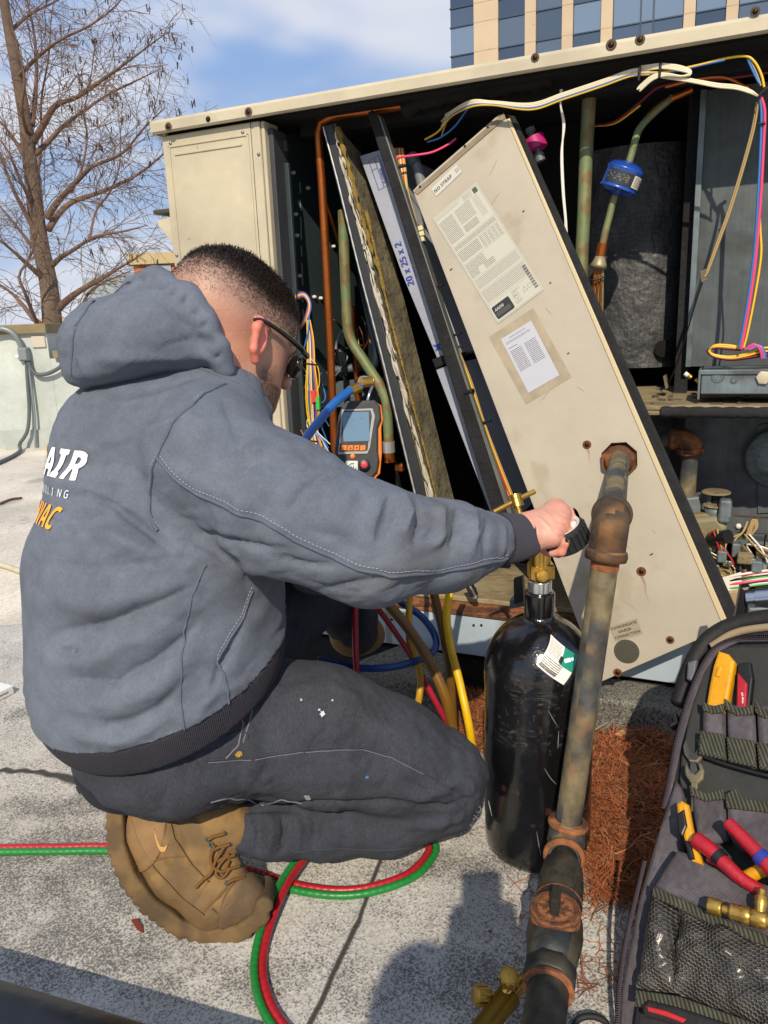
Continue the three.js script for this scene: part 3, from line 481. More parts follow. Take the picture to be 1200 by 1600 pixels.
// ---- right compartment
{
  pipe([[921, 150, .16], [918, 200, .16], [915, 260, .16], [912, 340, .16], [909, 400, .16], [908, 470, .16], [908, 540, .16]], .0165, M.copperOld, .16, 'pipe');
  // magenta tagged fitting
  const ft = [UP(829, 205, .12), UP(846, 252, .12)];
  obj('valve_body', [tri(bar(ft[0], ft[1], .008, .008)), tri(bar(UP(841, 240, .12), UP(845, 252, .12), .013, .013, 8)), tri(bar(UP(828, 200, .12), UP(830, 208, .12), .012, .012, 8))], M.galvDull, unit);
  obj('pink_tag', tri(bar(UP(832, 217, .12), UP(839, 234, .12), .028, .028, 20)), mat(0xc01f7c, .5, { map: re(T.grime, 6) }), unit);
  // filter drier
  const a = UP(983, 252, .13), b = UP(961, 306, .13), ax = b.clone().sub(a).normalize(), L = b.distanceTo(a), R = .043;
  const prof = [[.0001, 0], [.013, .001], [.036, .008], [R, .016], [R, L * .2], [R + .002, L * .23], [R + .002, L * .27], [R, L * .3], [R, L * .74], [R + .002, L * .77], [R + .002, L * .81], [R, L * .84], [R, L - .016], [.036, L - .008], [.013, L - .001], [.0001, L]];
  const fd = obj('filter_drier', tri(lathe(prof, a, ax, 32)), phys(0x1f4fb4, .28, { clearcoat: .4, map: re(T.grime, 5) }), unit);
  const lab = new THREE.CylinderGeometry(R + .0012, R + .0012, L * .38, 24, 1, true, -1.2, 2.9); lab.applyQuaternion(new THREE.Quaternion().setFromUnitVectors(UPV, ax.clone().negate())); const mc = a.clone().lerp(b, .52); lab.translate(mc.x, mc.y, mc.z);
  obj('label', lab, mat(0xffffff, .5, { side: THREE.DoubleSide, map: canvasTex(256, 96, (g, w, h) => { g.fillStyle = '#23303f'; g.fillRect(0, 0, w, h); g.fillStyle = '#8a7a4a'; for (let i = 0; i < 30; i++) g.fillRect(Math.abs(Math.sin(i * 5)) * 110, 20 + (i * 13) % 50, 9, 4); g.fillStyle = '#d7d2c0'; g.fillRect(140, 6, 90, 84); g.fillStyle = '#555'; for (let i = 0; i < 9; i++) g.fillRect(148, 14 + i * 8, 30 + (i * 29) % 44, 3); }) }), fd);
  pipe([[983, 253, .13], [987, 240, .13], [993, 218, .13], [1000, 200, .14], [1020, 178, .16], [1050, 152, .18]], .0085, M.copperOld, .13, 'liquid_pipe');
  pipe([[1000, 200, .145], [1030, 165, .17], [1080, 140, .19]], .008, M.copper, .13, 'liquid_pipe');
  pipe([[961, 306, .13], [957, 318, .13], [953, 335, .13], [946, 362, .13], [940, 392, .13], [938, 402, .13]], .0085, M.copperOld, .13, 'liquid_pipe');
  obj('pipe_collar', tri(bar(UP(942, 380, .13), UP(938, 400, .13), .012, .012)), M.copper, unit);
  obj('distributor', tri(lathe([[.0001, 0], [.011, 0], [.019, .02], [.02, .03], [.0001, .032]], UP(938, 400, .13), UP(934, 425, .13).sub(UP(938, 400, .13)), 18)), mat(0xa9a184, .5, { metalness: .4, map: re(T.grime, 6) }), unit);
  for (let i = 0; i < 6; i++) wire([[930 + i * 2.4, 420, .13], [928 + i * 2.7, 445, .13 + .004 * (i % 2)], [925 + i * 3.2, 480, .14], [922 + i * 3.6, 530, .15]], i % 2 ? M.copperOld : M.copper, .0042, unit, .13, 'capillary_tube');
  wire([[910, 434, .125], [925, 438, .115], [945, 432, .12]], 'black', .003);
  // scrim-faced liner, drawn wires printed in its facing
  const scrim = mat(0xffffff, .55, { metalness: .3, bumpMap: re(T.noise, 5), bumpScale: .008, map: tex(512, (u, v) => { const j = (pfbm(u, v, 6, 3) - .5) * 2.2, gx = Math.abs(((u * 22 + j) % 1 + 1) % 1 - .5), gy = Math.abs(((v * 22 + j) % 1 + 1) % 1 - .5), l = Math.max(sstep(.44, .49, gx), sstep(.44, .49, gy)), a = pfbm(u, v, 5, 5, 20); const k = mix(.20, .42, a) * (1 - .4 * l); return [k * .98, k, k * 1.02]; }, true, 3.2) });
  const wM = .5;
  { const g = new THREE.PlaneGeometry(1, 1, 24, 12), p = g.attributes.position, q0 = uOf(UP(905, 400, wM)), q1 = uOf(UP(1070, 400, wM)), y0 = UP(990, 572, wM).y, y1 = UP(990, 235, wM).y; for (let i = 0; i < p.count; i++) { const t = p.getX(i) * 2, v = UW(mix(q0, q1, t * .5 + .5), mix(y0, y1, p.getY(i) + .5), wM - .085 * Math.sqrt(Math.max(0, 1 - t * t))); p.setXYZ(i, v.x, v.y, v.z); } g.computeVertexNormals(); scrim.side = THREE.DoubleSide; const uv = g.attributes.uv; for (let i = 0; i < uv.count; i++) uv.setXY(i, uv.getX(i) * (q1 - q0) * 1.25, uv.getY(i) * (y1 - y0)); obj('blower_drum', g, scrim, unit); }
  obj('fastener', lathe([[.0001, .006], [.02, .004], [.024, 0]], UP(1036, 545, wM - .082), N, 16), M.black, unit);
  obj('shade_post', tri(ub(uOf(UP(1066, 400, .36)), uOf(UP(1086, 400, .36)), yB, yTop - .04, .30, .52)), M.foam, unit);  // dark post whose colour stands in for the deep shade between drum and duct
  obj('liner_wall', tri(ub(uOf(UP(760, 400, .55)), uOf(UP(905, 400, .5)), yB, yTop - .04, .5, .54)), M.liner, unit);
  // galvanised duct
  const dw = .27, du0 = uOf(UP(1086, 420, dw));
  obj('duct_panel', tri(ub(du0, uR - .02, UP(1100, 560, dw).y - .02, yTop - .06, dw, dw + .02)), mat(0x6f7473, .55, { metalness: .25, map: re(T.galv, 1.3), bumpMap: re(T.noise, 5), bumpScale: .0008 }), unit);
  obj('duct_edge', tri(ub(du0 - .009, du0 + .004, UP(1100, 560, dw).y - .02, yTop - .06, dw - .012, dw - .001)), M.galv, unit);
  // shelf
  const sy = UP(1100, 634, .01).y, su0 = uOf(UP(960, 640));
  obj('shelf', tri(ub(su0, uR - .02, sy - .012, sy, .012, .55, .003)), M.dirt, unit);
  obj('shelf_foam', tri(tube([UW(uOf(UP(1034, 645)), sy - .014, .0), UW(uR - .05, sy - .014, .0)], u => .013 + .0015 * Math.sin(u * 170), 80, 10)), M.foam, unit);
  obj('shelf_lip', tri(ub(su0, uOf(UP(1032, 645)), sy - .022, sy - .0125, -.004, .03, .003)), M.dirt, unit);
  for (let i = 0; i < 26; i++) { const u = rr(su0, su0 + .3), w = rr(.03, .3), p = UW(u, sy + .002, w); obj('debris', box(rr(.004, .03), rr(.002, .005), rr(.003, .01), basis(U, UPV, N, p).multiply(new THREE.Matrix4().makeRotationY(rr(0, 3)))), i % 3 ? M.dirt : M.rust, unit); }
  obj('bracket', tri(slab([[1036, 588], [1040, 586], [1044, 606], [1040, 608]], fp(.2), .04)), M.rust, unit);
  // electrical box
  const bw = .04, x0 = uOf(UP(1095, 600, bw)), by0 = UP(1100, 616, bw).y, by1 = UP(1100, 580, bw).y;
  const eb = obj('electrical_box', tri(ub(x0, uR - .1, by0, by1, bw, .2, .003)), M.galv, unit);
  obj('cover_lip', tri(ub(x0 - .004, uR - .1, by1 - .008, by1 + .003, bw - .005, bw - .0006, .002)), M.galv, eb);
  obj('end_flange', tri(ub(x0 - .006, x0 - .001, by0 - .012, by1 + .002, bw - .004, bw + .12, .001)), M.galvDull, eb);
  for (const [px, py, r] of [[1121, 589, .0135], [1146, 595, .007]]) { const p = UP(px, py, bw); obj('knockout', [new THREE.TorusGeometry(r, .0011, 6, 28).applyMatrix4(basis(U, UPV, N, p))], M.galvDull, eb); obj('knockout_disc', lathe([[.0001, .0016], [r - .002, .0016], [r - .001, 0]], p, N, 24), M.galv, eb); }
  { const p = UP(1193, 590, bw); obj('hex_plug', lathe([[.0001, .009], [.014, .009], [.0165, .006], [.0165, 0]], p, N, 6), mat(0xbdb49c, .6, { metalness: .3 }), eb); }
  for (const [px, py] of [[1072, 585], [1077, 588], [1089, 594]]) obj('box_screw', tri(bar(UP(px - 2, py - 2, .07), UP(px + 3, py + 2, .07), .0055, .0055, 6)), px > 1074 ? M.brass : M.white, eb);
  // coil of wires on the box
  const cc = ['yellow', 'yellow', 'blue', 'pink', 'yellow', 'blue', 'pink', 'yellow', 'maroon', 'black'];
  cc.forEach((c, i) => { const k = (i - 5) * 1.3, w = .07 + .007 * (i % 4); wire([[1158, 545 + k * .3, w], [1140, 543 + k * .5, w], [1118, 542 + k * .4, w], [1107 - k * .3, 548, w], [1115, 556 + k * .3, w], [1140, 560 + k * .4, w], [1165, 557 + k * .6, w], [1190, 551 + k, w], [1225, 548 + k, w]], c, .0031); });
  for (let i = 0; i < 4; i++) wire([[1164 + i * 3, 546, .06], [1178 + i * 3, 538 + i, .058], [1188 + i * 2, 548, .058], [1190 + i * 2, 560, .06]], ['pink', 'blue', 'pink', 'blue'][i], .0034);
  // heat section below the shelf
  const hw = .34, hb = UP(1100, 802, hw).y;
  obj('heat_wall', tri(ub(uOf(UP(1000, 700, hw)), uR - .03, hb, sy - .05, hw, hw + .02)), M.steelGrey, unit);
  obj('heat_ledge', tri(ub(uOf(UP(1030, 800, hw)), uR - .03, hb - .012, hb, .2, hw - .001)), M.rustBright, unit);
  const lc = UP(1215, 715, hw - .01); obj('inducer', lathe([[.0001, .03], [.04, .028], [.075, .022], [.08, .012], [.08, 0]], lc, N, 40), M.galv, unit);
  obj('side_plate', tri(slab([[1184, 665], [1230, 655], [1230, 800], [1184, 802]], fp(hw - .006), .006)), M.steelGrey, unit);
  // gas pipe
  const gw = .16;
  const gp = obj('gas_pipe', [tri(tube(W3([[985, 690], [1030, 687], [1058, 684], [1072, 688], [1079, 700], [1078, 720], [1075, 750], [1073, 782]], gw), .0205, 60, 18))], M.rust, unit);
  obj('elbow', [tri(tube(W3([[1050, 686], [1068, 686], [1079, 697], [1078, 710]], gw), .0275, 30, 18)), tri(bar(UP(1078, 700, gw), UP(1078, 709, gw), .033, .033, 24))], mat(0xffffff, .85, { map: re(T.rust2, 5), bumpMap: re(T.noise, 9), bumpScale: .002 }), unit);
  // gas valve
  const tan = M.dirt, ol = mat(0x8a8768, .6, { map: re(T.grime, 4) });
  obj('flange', [tri(slab([[1064, 778], [1094, 776], [1096, 808], [1066, 812]], fp(.13), .06, .006)), tri(lathe([[.0001, .012], [.03, .01], [.033, 0]], UP(1073, 790, .16), UPV, 20))], M.galvDull, unit);
  const gv = obj('gas_valve', [tri(slab([[1075, 812], [1120, 808], [1136, 824], [1132, 862], [1100, 866], [1078, 850]], fp(.08), .09, .01))], ol, unit);
  obj('valve_top', tri(slab([[1078, 806], [1112, 802], [1126, 812], [1090, 818]], fp(.1), .06, .006)), tan, gv);
  obj('warning_label', slab([[1078, 824], [1092, 828], [1092, 846], [1080, 840]], fp(.0785), .0012), M.white, gv); obj('warning_label', slab([[1092.5, 828], [1098, 829], [1098, 847], [1092.5, 846]], fp(.0785), .0012), mat(0xd2601e, .5), gv);
  obj('knob', tri(bar(UP(1112, 842, .08), UP(1138, 838, .045), .017, .017, 14)), M.plasticBlack, gv);
  obj('solenoid', [tri(bar(UP(1108, 786, .12), UP(1110, 769, .12), .006)), tri(bar(UP(1128, 784, .12), UP(1128, 768, .12), .006))], M.galv, gv);
  obj('coil', tri(slab([[1112, 770], [1127, 768], [1127, 786], [1113, 788]], fp(.11), .03, .004)), M.plasticBlack, gv);
  obj('cap_plate', tri(lathe([[.0001, .007], [.028, .006], [.034, .003], [.034, 0]], UP(1119, 770, .12), UPV, 24)), tan, gv);
  obj('base_plate', tri(lathe([[.0001, .007], [.028, .006], [.034, .003], [.034, 0]], UP(1121, 790, .12), UPV, 24)), tan, gv);
  obj('hub', [tri(lathe([[.0001, .03], [.03, .028], [.024, 0]], UP(1118, 806, .12), UPV, 14)), tri(rbox(.03, .05, .03, .008, basis(U, UPV, N, UP(1133, 795, .09)))), tri(rbox(.03, .03, .03, .01, basis(U, UPV, N, UP(1131, 808, .09))))], M.galvDull, gv);
  // manifold and burners
  obj('burner_rail', tri(ub(uOf(UP(1100, 830, .2)), uR - .1, UP(1150, 838, .2).y, UP(1150, 808, .2).y, .2, .205)), M.steelGrey, unit);
  obj('rail_lip', tri(ub(uOf(UP(1120, 842, .17)), uR - .1, UP(1150, 846, .17).y, UP(1150, 840, .17).y, .15, .2)), M.galv, unit);
  { const p = UP(1154, 822, .199); obj('screw', lathe([[.0001, .006], [.006, .006], [.0075, 0]], p, N, 6), M.white, unit); }
  for (let i = 0; i < 5; i++) {
    const x = 1108 + i * 39, bn = obj('burner', [tri(slab([[x, 862], [x + 14, 858], [x + 34, 884], [x + 36, 910], [x + 14, 908], [x + 4, 885]], fp(.1), .16, .008)), tri(tube(W3([[x + 10, 862, .2], [x + 16, 880, .14], [x + 24, 900, .07]]), .024, 16, 14))], tan, unit);
    obj('nozzle', tri(bar(UP(x + 8, 890, .075), UP(x + 8, 874, .08), .011, .008)), M.galvDull, bn);
  }
  for (const [a, b, c] of [[1125, 880, 'tan'], [1136, 873, 'tan']]) wire([[1168, 815, .17], [1160, 832, .15], [a + 12, 845, .12], [a + 8, 870, .1], [a + 14, 900, .06], [a + 18, 915, .05]], 'tan', .003);
  for (let i = 0; i < 4; i++) wire([[1166 + i * 2, 836, .15], [1172 + i * 2, 820 - i, .15], [1176 + i * 2, 812, .15], [1180 + i, 824, .15], [1174, 836, .15]], 'tan', .0028);
  for (let i = 0; i < 14; i++) { const x = 1085 + rnd() * 110, y = 845 + rnd() * 70; wire([[x, y, .08], [x + rr(-16, 16), y - rr(4, 22), .06], [x + rr(4, 30), y - rr(-12, 16), .05], [x + rr(14, 44), y + rr(4, 34), .06]], ['tan', 'white', 'tan', 'black', 'cream', 'red'][i % 6], rr(.0018, .003)); }
  for (const [x, y, w, a, b, m] of [[1100, 872, .06, .03, .022, 0], [1128, 868, .06, .022, .03, 1], [1164, 872, .05, .034, .024, 0], [1182, 884, .05, .024, .03, 1], [1112, 898, .045, .026, .02, 1], [1192, 862, .08, .03, .03, 0], [1150, 858, .09, .02, .035, 1]]) obj('fitting', tri(rbox(a, b, .03, .004, basis(U, UPV, N, UP(x, y, w)))), m ? M.galvDull : M.dirt, unit);
  for (const [x, y] of [[1098, 884], [1140, 880], [1176, 876], [1120, 886]]) obj('bolt', lathe([[.0001, .006], [.006, .006], [.0075, .004], [.0075, 0]], UP(x, y, .044), N, 6), M.screwNew, unit);
  // wire bundle in front of the burners
  ['white', 'red', 'white', 'black', 'green', 'white', 'pink', 'black', 'white', 'green'].forEach((c, i) => wire([[1090, 900 + i * 1.6, .05], [1120, 905 + i * 1.6, .045], [1155, 898 + i * 2.2, .035 + .004 * (i % 3)], [1185, 893 + i * 2.3, .04], [1230, 888 + i * 2.4, .04]], c, .0033));
  obj('wire_clip', tri(slab([[1124, 904], [1158, 894], [1160, 922], [1122, 928]], fp(.036), .004, .001)), M.white, unit);
  obj('transformer', tri(slab([[1122, 926], [1156, 922], [1160, 950], [1126, 956]], fp(.03), .05, .005)), mat(0xb29a78, .8, { map: re(T.grime, 4) }), unit);
  obj('tray', tri(slab([[1080, 950], [1240, 940], [1240, 1000], [1080, 1004]], fp(.05), .01)), tan, unit);
}
// curb under the unit, capped with the roofing
{
  const c = thing('equipment_curb', 'roofing covered curb carrying the rooftop unit', 'curb');
  const cm = mat(0x8d8d88, .95, { map: tex(512, (u, v) => { const k = .5 + .5 * pn(u * 256, v * 256, 256) + .3 * (pfbm(u, v, 5, 4) - .5), d = pn(u * 200, v * 200, 200, 6) > .72 ? .55 : 1; return [k * d, k * d * .99, k * d * .95]; }, true, 2), bumpMap: re(T.noise, 12), bumpScale: .005 });
  obj('curb_wall', tri(ub(uL + .1, uR - .05, 0, .112, .02, WD - .1, .01)), M.black, c);
  obj('cap', tri(ub(uOf(UP(880, 1060)), uR - .05, .002, .118, -.12, .015, .014)), cm, c);
  const bp = G(610, 1062, .05);
  const blk = thing('support_block', 'low grey granule covered roof block beside the hanging hoses', 'block');
  obj("block", tri(slab([G(520, 1045, .15), G(640, 1000, .15), G(700, 1022, .15), G(700, 1048, .15), G(560, 1090, .15)], { p: V(0, .15, 0), n: V(0.0001, 1, 0.0001).normalize() }, .15, .012)), cm, blk);
}
// ================= PANELS AND FILTERS LEANING IN THE OPENING =================
function quad(px4, pl, off, m, parent, name, thick = 0) {   // flat print: TL, TR, BR, BL on a plane, squared up
  const [tl, tr, br, bl] = px4.map(q => PL(q[0], q[1], pl.p.clone().addScaledVector(pl.n, off), pl.n));
  const x = tr.clone().sub(tl).add(br).sub(bl).multiplyScalar(.5), W = x.length(); x.normalize();
  const y = tl.clone().sub(bl).add(tr).sub(br).multiplyScalar(.5); y.addScaledVector(x, -y.dot(x)); const Hh = y.length(); y.normalize();
  const c = tl.add(tr).add(br).add(bl).multiplyScalar(.25), z = x.clone().cross(y);
  const g = thick ? new THREE.BoxGeometry(W, Hh, thick) : new THREE.PlaneGeometry(W, Hh); g.applyMatrix4(basis(x, y, z, c)); return obj(name, g, m, parent);
}
const lines = (g, x, y, w, n, lh, col = '#555', sz = 2) => { g.fillStyle = col; for (let i = 0; i < n; i++) { let c = x; while (c < x + w) { const l = 4 + 16 * Math.abs(Math.sin(i * 12.9 + c * 7.1)); g.fillRect(c, y + i * lh, Math.min(l, x + w - c), sz); c += l + 3; } } };
const APL = plane3(D(940, 1065, 1.90), UP(645, 295, .045), UP(787, 175, .055));
{
  const t = thing('access_panel', 'removed beige access panel with rating labels leaning askew in the unit opening', 'panel');
  const skin = mat(0xb6af9d, .5, { map: tex(1024, (u, v) => { const a = pfbm(u, v, 4, 6), b = pfbm(u, v, 30, 3, 5), s = sstep(.6, .8, pfbm(u, v, 9, 5, 70)); const sp = pn(u * 220, v * 220, 220, 8) > .992 ? .35 : 0; const k = .87 + .13 * a + .03 * (b - .5) - sp; return [k - .06 * s, k - .075 * s, k - .10 * s]; }, true, 1.3), bumpMap: re(T.noise, 2.5), bumpScale: .0012 });
  const sheet = obj('sheet', slab([[645, 298], [652, 290], [778, 180], [785, 178], [791, 186], [1131, 982], [938, 1066]], APL, .004, .0015), skin, t);
  obj('edge_flange', slab([[791, 186], [796, 184], [1139, 976], [1131, 982]], APL, .02, .002, .0025), mat(0xbfb18e, .5), t);
  obj('gasket', [tri(slab([[786, 176], [803, 180], [1154, 962], [1139, 976], [796, 184]], APL, .022, .004, -.002))], M.foam, t);
  obj('top_flange', tri(slab([[646, 299], [787, 176], [790, 184], [652, 304]], APL, .0024, .0008, .0026)), mat(0x8f8570, .7, { map: re(T.grime, 5), bumpMap: re(T.noise, 9), bumpScale: .002 }), t);
  for (const [x, y, r] of [[763, 199, .8], [727, 229, .8], [657, 292, .8], [1047, 1000, 1.1], [965, 1051, 1.2], [917, 695, 1.2], [1002, 893, 1.3], [1108, 1024, 1]]) {
    const p = PL(x, y, APL.p, APL.n).addScaledVector(APL.n, .0002), s = obj('screw', lathe([[.0001, .003], [.0035, .003], [.0048 * r, .001], [.005 * r, 0]], p, APL.n, 10), r < 1 ? M.plasticBlack : M.screw, t);
    if (r > 1) obj('washer', lathe([[.003, .0012], [.0082 * r, .0012], [.0088 * r, 0]], p, APL.n, 18), M.rustBright, s);
  }
  // rust that ran down below the screws
  const run = canvasTex(64, 256, (g, w, h) => { const im = g.createImageData(w, h); for (let y = 0; y < h; y++) for (let x = 0; x < w; x++) { const e = Math.abs(x / w - .5 + .06 * Math.sin(y * .05)), k = (y * w + x) * 4, n = pfbm(x / 64, y / 256, 9, 4, 3); const a = clamp((.30 - e * 1.2 - .18 * y / h) * 3) * clamp(1.25 - y / h) * (.25 + n) * .75; im.data[k] = 150; im.data[k + 1] = 92; im.data[k + 2] = 35; im.data[k + 3] = clamp(a) * 255; } g.putImageData(im, 0, 0); });
  const rm = mat(0xffffff, .8, { map: run, transparent: true });
  quad([[997, 896], [1010, 894], [1020, 945], [1007, 947]], APL, .0012, rm, t, 'rust_stain'); quad([[911, 698], [922, 696], [930, 728], [919, 730]], APL, .0012, rm, t, 'rust_stain'); quad([[962, 1053], [969, 1052], [971, 1064], [964, 1065]], APL, .0012, rm, t, 'rust_stain');
  quad([[768, 522], [838, 480], [888, 590], [818, 636]], APL, .0008, mat(0xaea48f, .55, { map: re(T.grime, 1) }), t, 'old_label_mark');
  const plate = canvasTex(512, 1024, (g, w, h) => {
    g.fillStyle = '#e9e8dc'; g.fillRect(0, 0, w, h); g.strokeStyle = '#777'; g.lineWidth = 2; g.strokeRect(10, 10, w - 20, h - 20);
    lines(g, 24, 26, 260, 2, 12); g.fillStyle = '#5b6a5a'; g.fillRect(440, 22, 46, 44); g.strokeRect(330, 24, 90, 40); lines(g, 336, 32, 78, 3, 9);
    lines(g, 24, 74, 150, 16, 13, '#555', 4); lines(g, 200, 74, 170, 11, 12, '#444', 3); lines(g, 200, 220, 150, 5, 12, '#444', 4); lines(g, 400, 80, 60, 12, 15, '#777', 3);
    g.fillStyle = '#999'; for (const y of [300, 352, 470, 620, 730, 860]) g.fillRect(16, y, w - 32, 2);
    lines(g, 24, 312, 460, 3, 12, '#555', 4); lines(g, 24, 366, 230, 7, 13, '#444', 4); for (let c = 0; c < 5; c++) lines(g, 270 + c * 44, 366, 34, 8, 13, '#666', 4);
    lines(g, 24, 484, 200, 6, 13, '#555', 4); lines(g, 24, 560, 90, 4, 13, '#444', 4); lines(g, 180, 560, 110, 4, 13, '#444', 4); lines(g, 24, 634, 462, 7, 12, '#555', 3); lines(g, 24, 744, 462, 9, 12, '#555', 3);
    g.fillStyle = '#33383c'; g.beginPath(); g.roundRect(24, 890, 190, 110, 14); g.fill(); g.fillStyle = '#e6e6e0'; g.font = 'italic bold 34px sans-serif'; g.fillText('AAON', 40, 936); lines(g, 40, 950, 150, 3, 12, '#9a9a9a', 4);
    g.strokeStyle = '#555'; g.beginPath(); g.arc(275, 925, 28, 0, 7); g.stroke(); g.font = 'bold 22px sans-serif'; g.fillStyle = '#444'; g.fillText('ETL', 256, 933); lines(g, 240, 965, 70, 3, 10); g.beginPath(); g.moveTo(350, 945); g.lineTo(372, 905); g.lineTo(394, 945); g.closePath(); g.stroke();
    g.beginPath(); g.arc(425, 925, 18, 0, 7); g.stroke(); for (let i = 0; i < 26; i++) { g.fillStyle = '#222'; g.fillRect(452, 770 + i * 8, 36, i % 3 ? 3 : 6); } lines(g, 250, 880, 90, 2, 9);
  });
  quad([[688, 333], [756, 273], [838, 463], [765, 514]], APL, .0016, mat(0xc9c9c4, .42, { map: plate }), t, 'rating_label');
  quad([[785, 528], [832, 500], [872, 587], [823, 616]], APL, .0016, mat(0xc4c6cc, .6, { map: canvasTex(256, 440, (g, w, h) => { g.fillStyle = '#e8eaee'; g.fillRect(0, 0, w, h); lines(g, 60, 22, 130, 1, 10, '#555', 4); lines(g, 20, 44, 200, 2, 10, '#555', 3); lines(g, 20, 90, 70, 1, 10, '#444', 4); for (const x of [20, 136]) lines(g, x, 116, 92, 14, 12, '#4a4a52', 4); g.fillStyle = '#f4f4f4'; for (let i = 0; i < 30; i++) g.fillRect(rr(0, w), rr(300, h), 3, 2); }) }), t, 'paper_label');
  quad([[674, 294], [714, 256], [721, 269], [681, 308]], APL, .0016, mat(0xc8c8c4, .5, { map: canvasTex(320, 96, (g, w, h) => { g.fillStyle = '#f0eee8'; g.fillRect(0, 0, w, h); g.fillStyle = '#222'; g.font = 'bold 46px sans-serif'; g.fillText('NO STRAP', 8, 66); for (let i = 0; i < 60; i++) g.fillRect(270 + (i * 7) % 40, 26 + (i * 13) % 40, 4, 4); }) }), t, 'sticker');
  quad([[953, 978], [996, 966], [1003, 990], [960, 1003]], APL, .0014, mat(0xcfcfcf, .6, { map: canvasTex(256, 160, (g, w, h) => { g.fillStyle = '#bdb49a'; g.fillRect(0, 0, w, h); g.fillStyle = '#a79d83'; for (let i = 0; i < 40; i++) g.fillRect(rr(0, w), rr(0, h), 14, 6); g.fillStyle = '#2a2a28'; g.font = 'bold 38px sans-serif'; g.textAlign = 'center'; g.fillText('CONDENSATE', 126, 46, 240); g.fillText('DRAIN', 118, 94); g.fillText('CONNECTION', 126, 142, 240); }) }), t, 'sticker');
  const hp = PL(979, 1018, APL.p, APL.n); obj('drain_plug', lathe([[.0001, .0012], [.0285, .0012], [.030, 0]], hp, APL.n, 36), mat(0x4a4b43, .8, { map: re(T.grime, 6) }), t);
  for (let i = 0; i < 9; i++) { const u = rnd(), v = rnd(), x = mix(mix(668, 790, v), mix(950, 1105, v), u), y = mix(mix(310, 220, v), mix(1040, 965, v), u), p = PL(x, y, APL.p, APL.n).addScaledVector(APL.n, .0004), an = rr(-1.2, 1.2), L = rr(.004, .05), [ex, ey] = frameOf(APL.n), dd = ex.clone().multiplyScalar(Math.cos(an) * L).addScaledVector(ey, Math.sin(an) * L); obj('scratch', tube([p, p.clone().addScaledVector(dd, .5).addScaledVector(ey, rr(-.002, .002)), p.clone().add(dd)], q => .0002 + .0004 * Math.sin(Math.PI * q), 8, 4), mat(0x9d947f, .6), t); }
  for (const [x, y, a] of [[705, 421, 1], [1018, 866, 1], [888, 552, .6], [818, 330, .5], [860, 442, .5], [933, 873, .6]]) { const p = PL(x, y, APL.p, APL.n).addScaledVector(APL.n, .0012); obj('scuff', rbox(.006 * a + .002, .0025, .0012, .0005, basis(...frameOf(APL.n), p).multiply(new THREE.Matrix4().makeRotationZ(.6))), M.plasticBlack, t); }
}
// insulated panel, its lining torn along the edge
{
  const t = thing('insulated_panel', 'dark steel panel lined with torn yellow fibreglass beside the copper pipe', 'panel');
  const w0 = .07, w1 = .22, a0 = UP(524, 192, w0), a1 = UP(678, 800, w0), b1 = UP(715, 800, w1), b0 = UP(566, 262, w1), b00 = UP(545, 215, w0 + .05);
  const pl = plane3(a0, a1, b1);
  obj('steel_edge', tri(slab([[503, 197], [519, 192], [672, 800], [653, 800]], fp(w0 - .006), .016, .003)), mat(0x3a3e44, .5, { metalness: .3, map: re(T.grime, 4) }), t);
  obj('foil_edge', [tri(tube([UP(505, 198, w0 - .009), UP(530, 292, w0 - .009), UP(560, 415, w0 - .009), UP(600, 570, w0 - .009), UP(653, 790, w0 - .009)], u => .0018 + .0012 * Math.abs(Math.sin(u * 90)), 90, 6))], mat(0xc9cbc8, .35, { metalness: .6 }), t);
  const lin_ = mat(0x7d786a, .95, { map: tex(512, (u, v) => { const a = pfbm(u, v, 5, 5), b = pfbm(u, v, 60, 3, 4), k = .55 + .5 * a + .2 * (b - .5); return [k, k * .98, k * .88]; }, true, 3), bumpMap: re(T.noise, 6), bumpScale: .01 });
  obj('lining', tri(slab([a0, b00, b0, b1, a1], pl, .02, .003)), lin_, t);
  const fib = [], foil = [], yel = mat(0x8f7838, .95, { map: re(T.grime, 8), bumpMap: re(T.noise, 12), bumpScale: .01 });
  fib.push(tube([UP(527, 200, w0 - .002), UP(545, 265, w0), UP(565, 340, w0), UP(590, 420, w0 + .004)], u => .0085 + .005 * Math.sin(u * 40) * Math.sin(u * 23) - .004 * u, 70, 9));
  fib.push(tube([UP(572, 330, w0 + .01), UP(588, 400, w0 + .01), UP(606, 480, w0 + .012), UP(634, 590, w0 + .01), UP(668, 720, w0 + .01), UP(682, 780, w0 + .01)], u => (.005 + .003 * Math.sin(u * 60) * Math.sin(u * 31)) * (1 - .5 * u), 90, 8));
  obj('fibreglass', fib.map(g => tri(g)), yel, t);
  for (let i = 0; i < 90; i++) { const u = rnd(), x = mix(522, 676, u) + rr(-3, 4), y = mix(205, 790, u), L = rr(8, 46); foil.push(tube([UP(x, y, w0 - .012 - rnd() * .004), UP(x + L * .13 + rr(-2, 2), y + L * .5, w0 - .014 - rnd() * .006), UP(x + L * .26, y + L, w0 - .012)], q => .0009 + .0032 * Math.sin(Math.PI * q) * Math.abs(Math.sin(i * 3.1) + .3), 10, 5)); }
  obj('torn_facing', merge(foil), mat(0xc9c4b6, .6, { map: re(T.grime, 9) }), t).userData.kind = 'stuff';
}
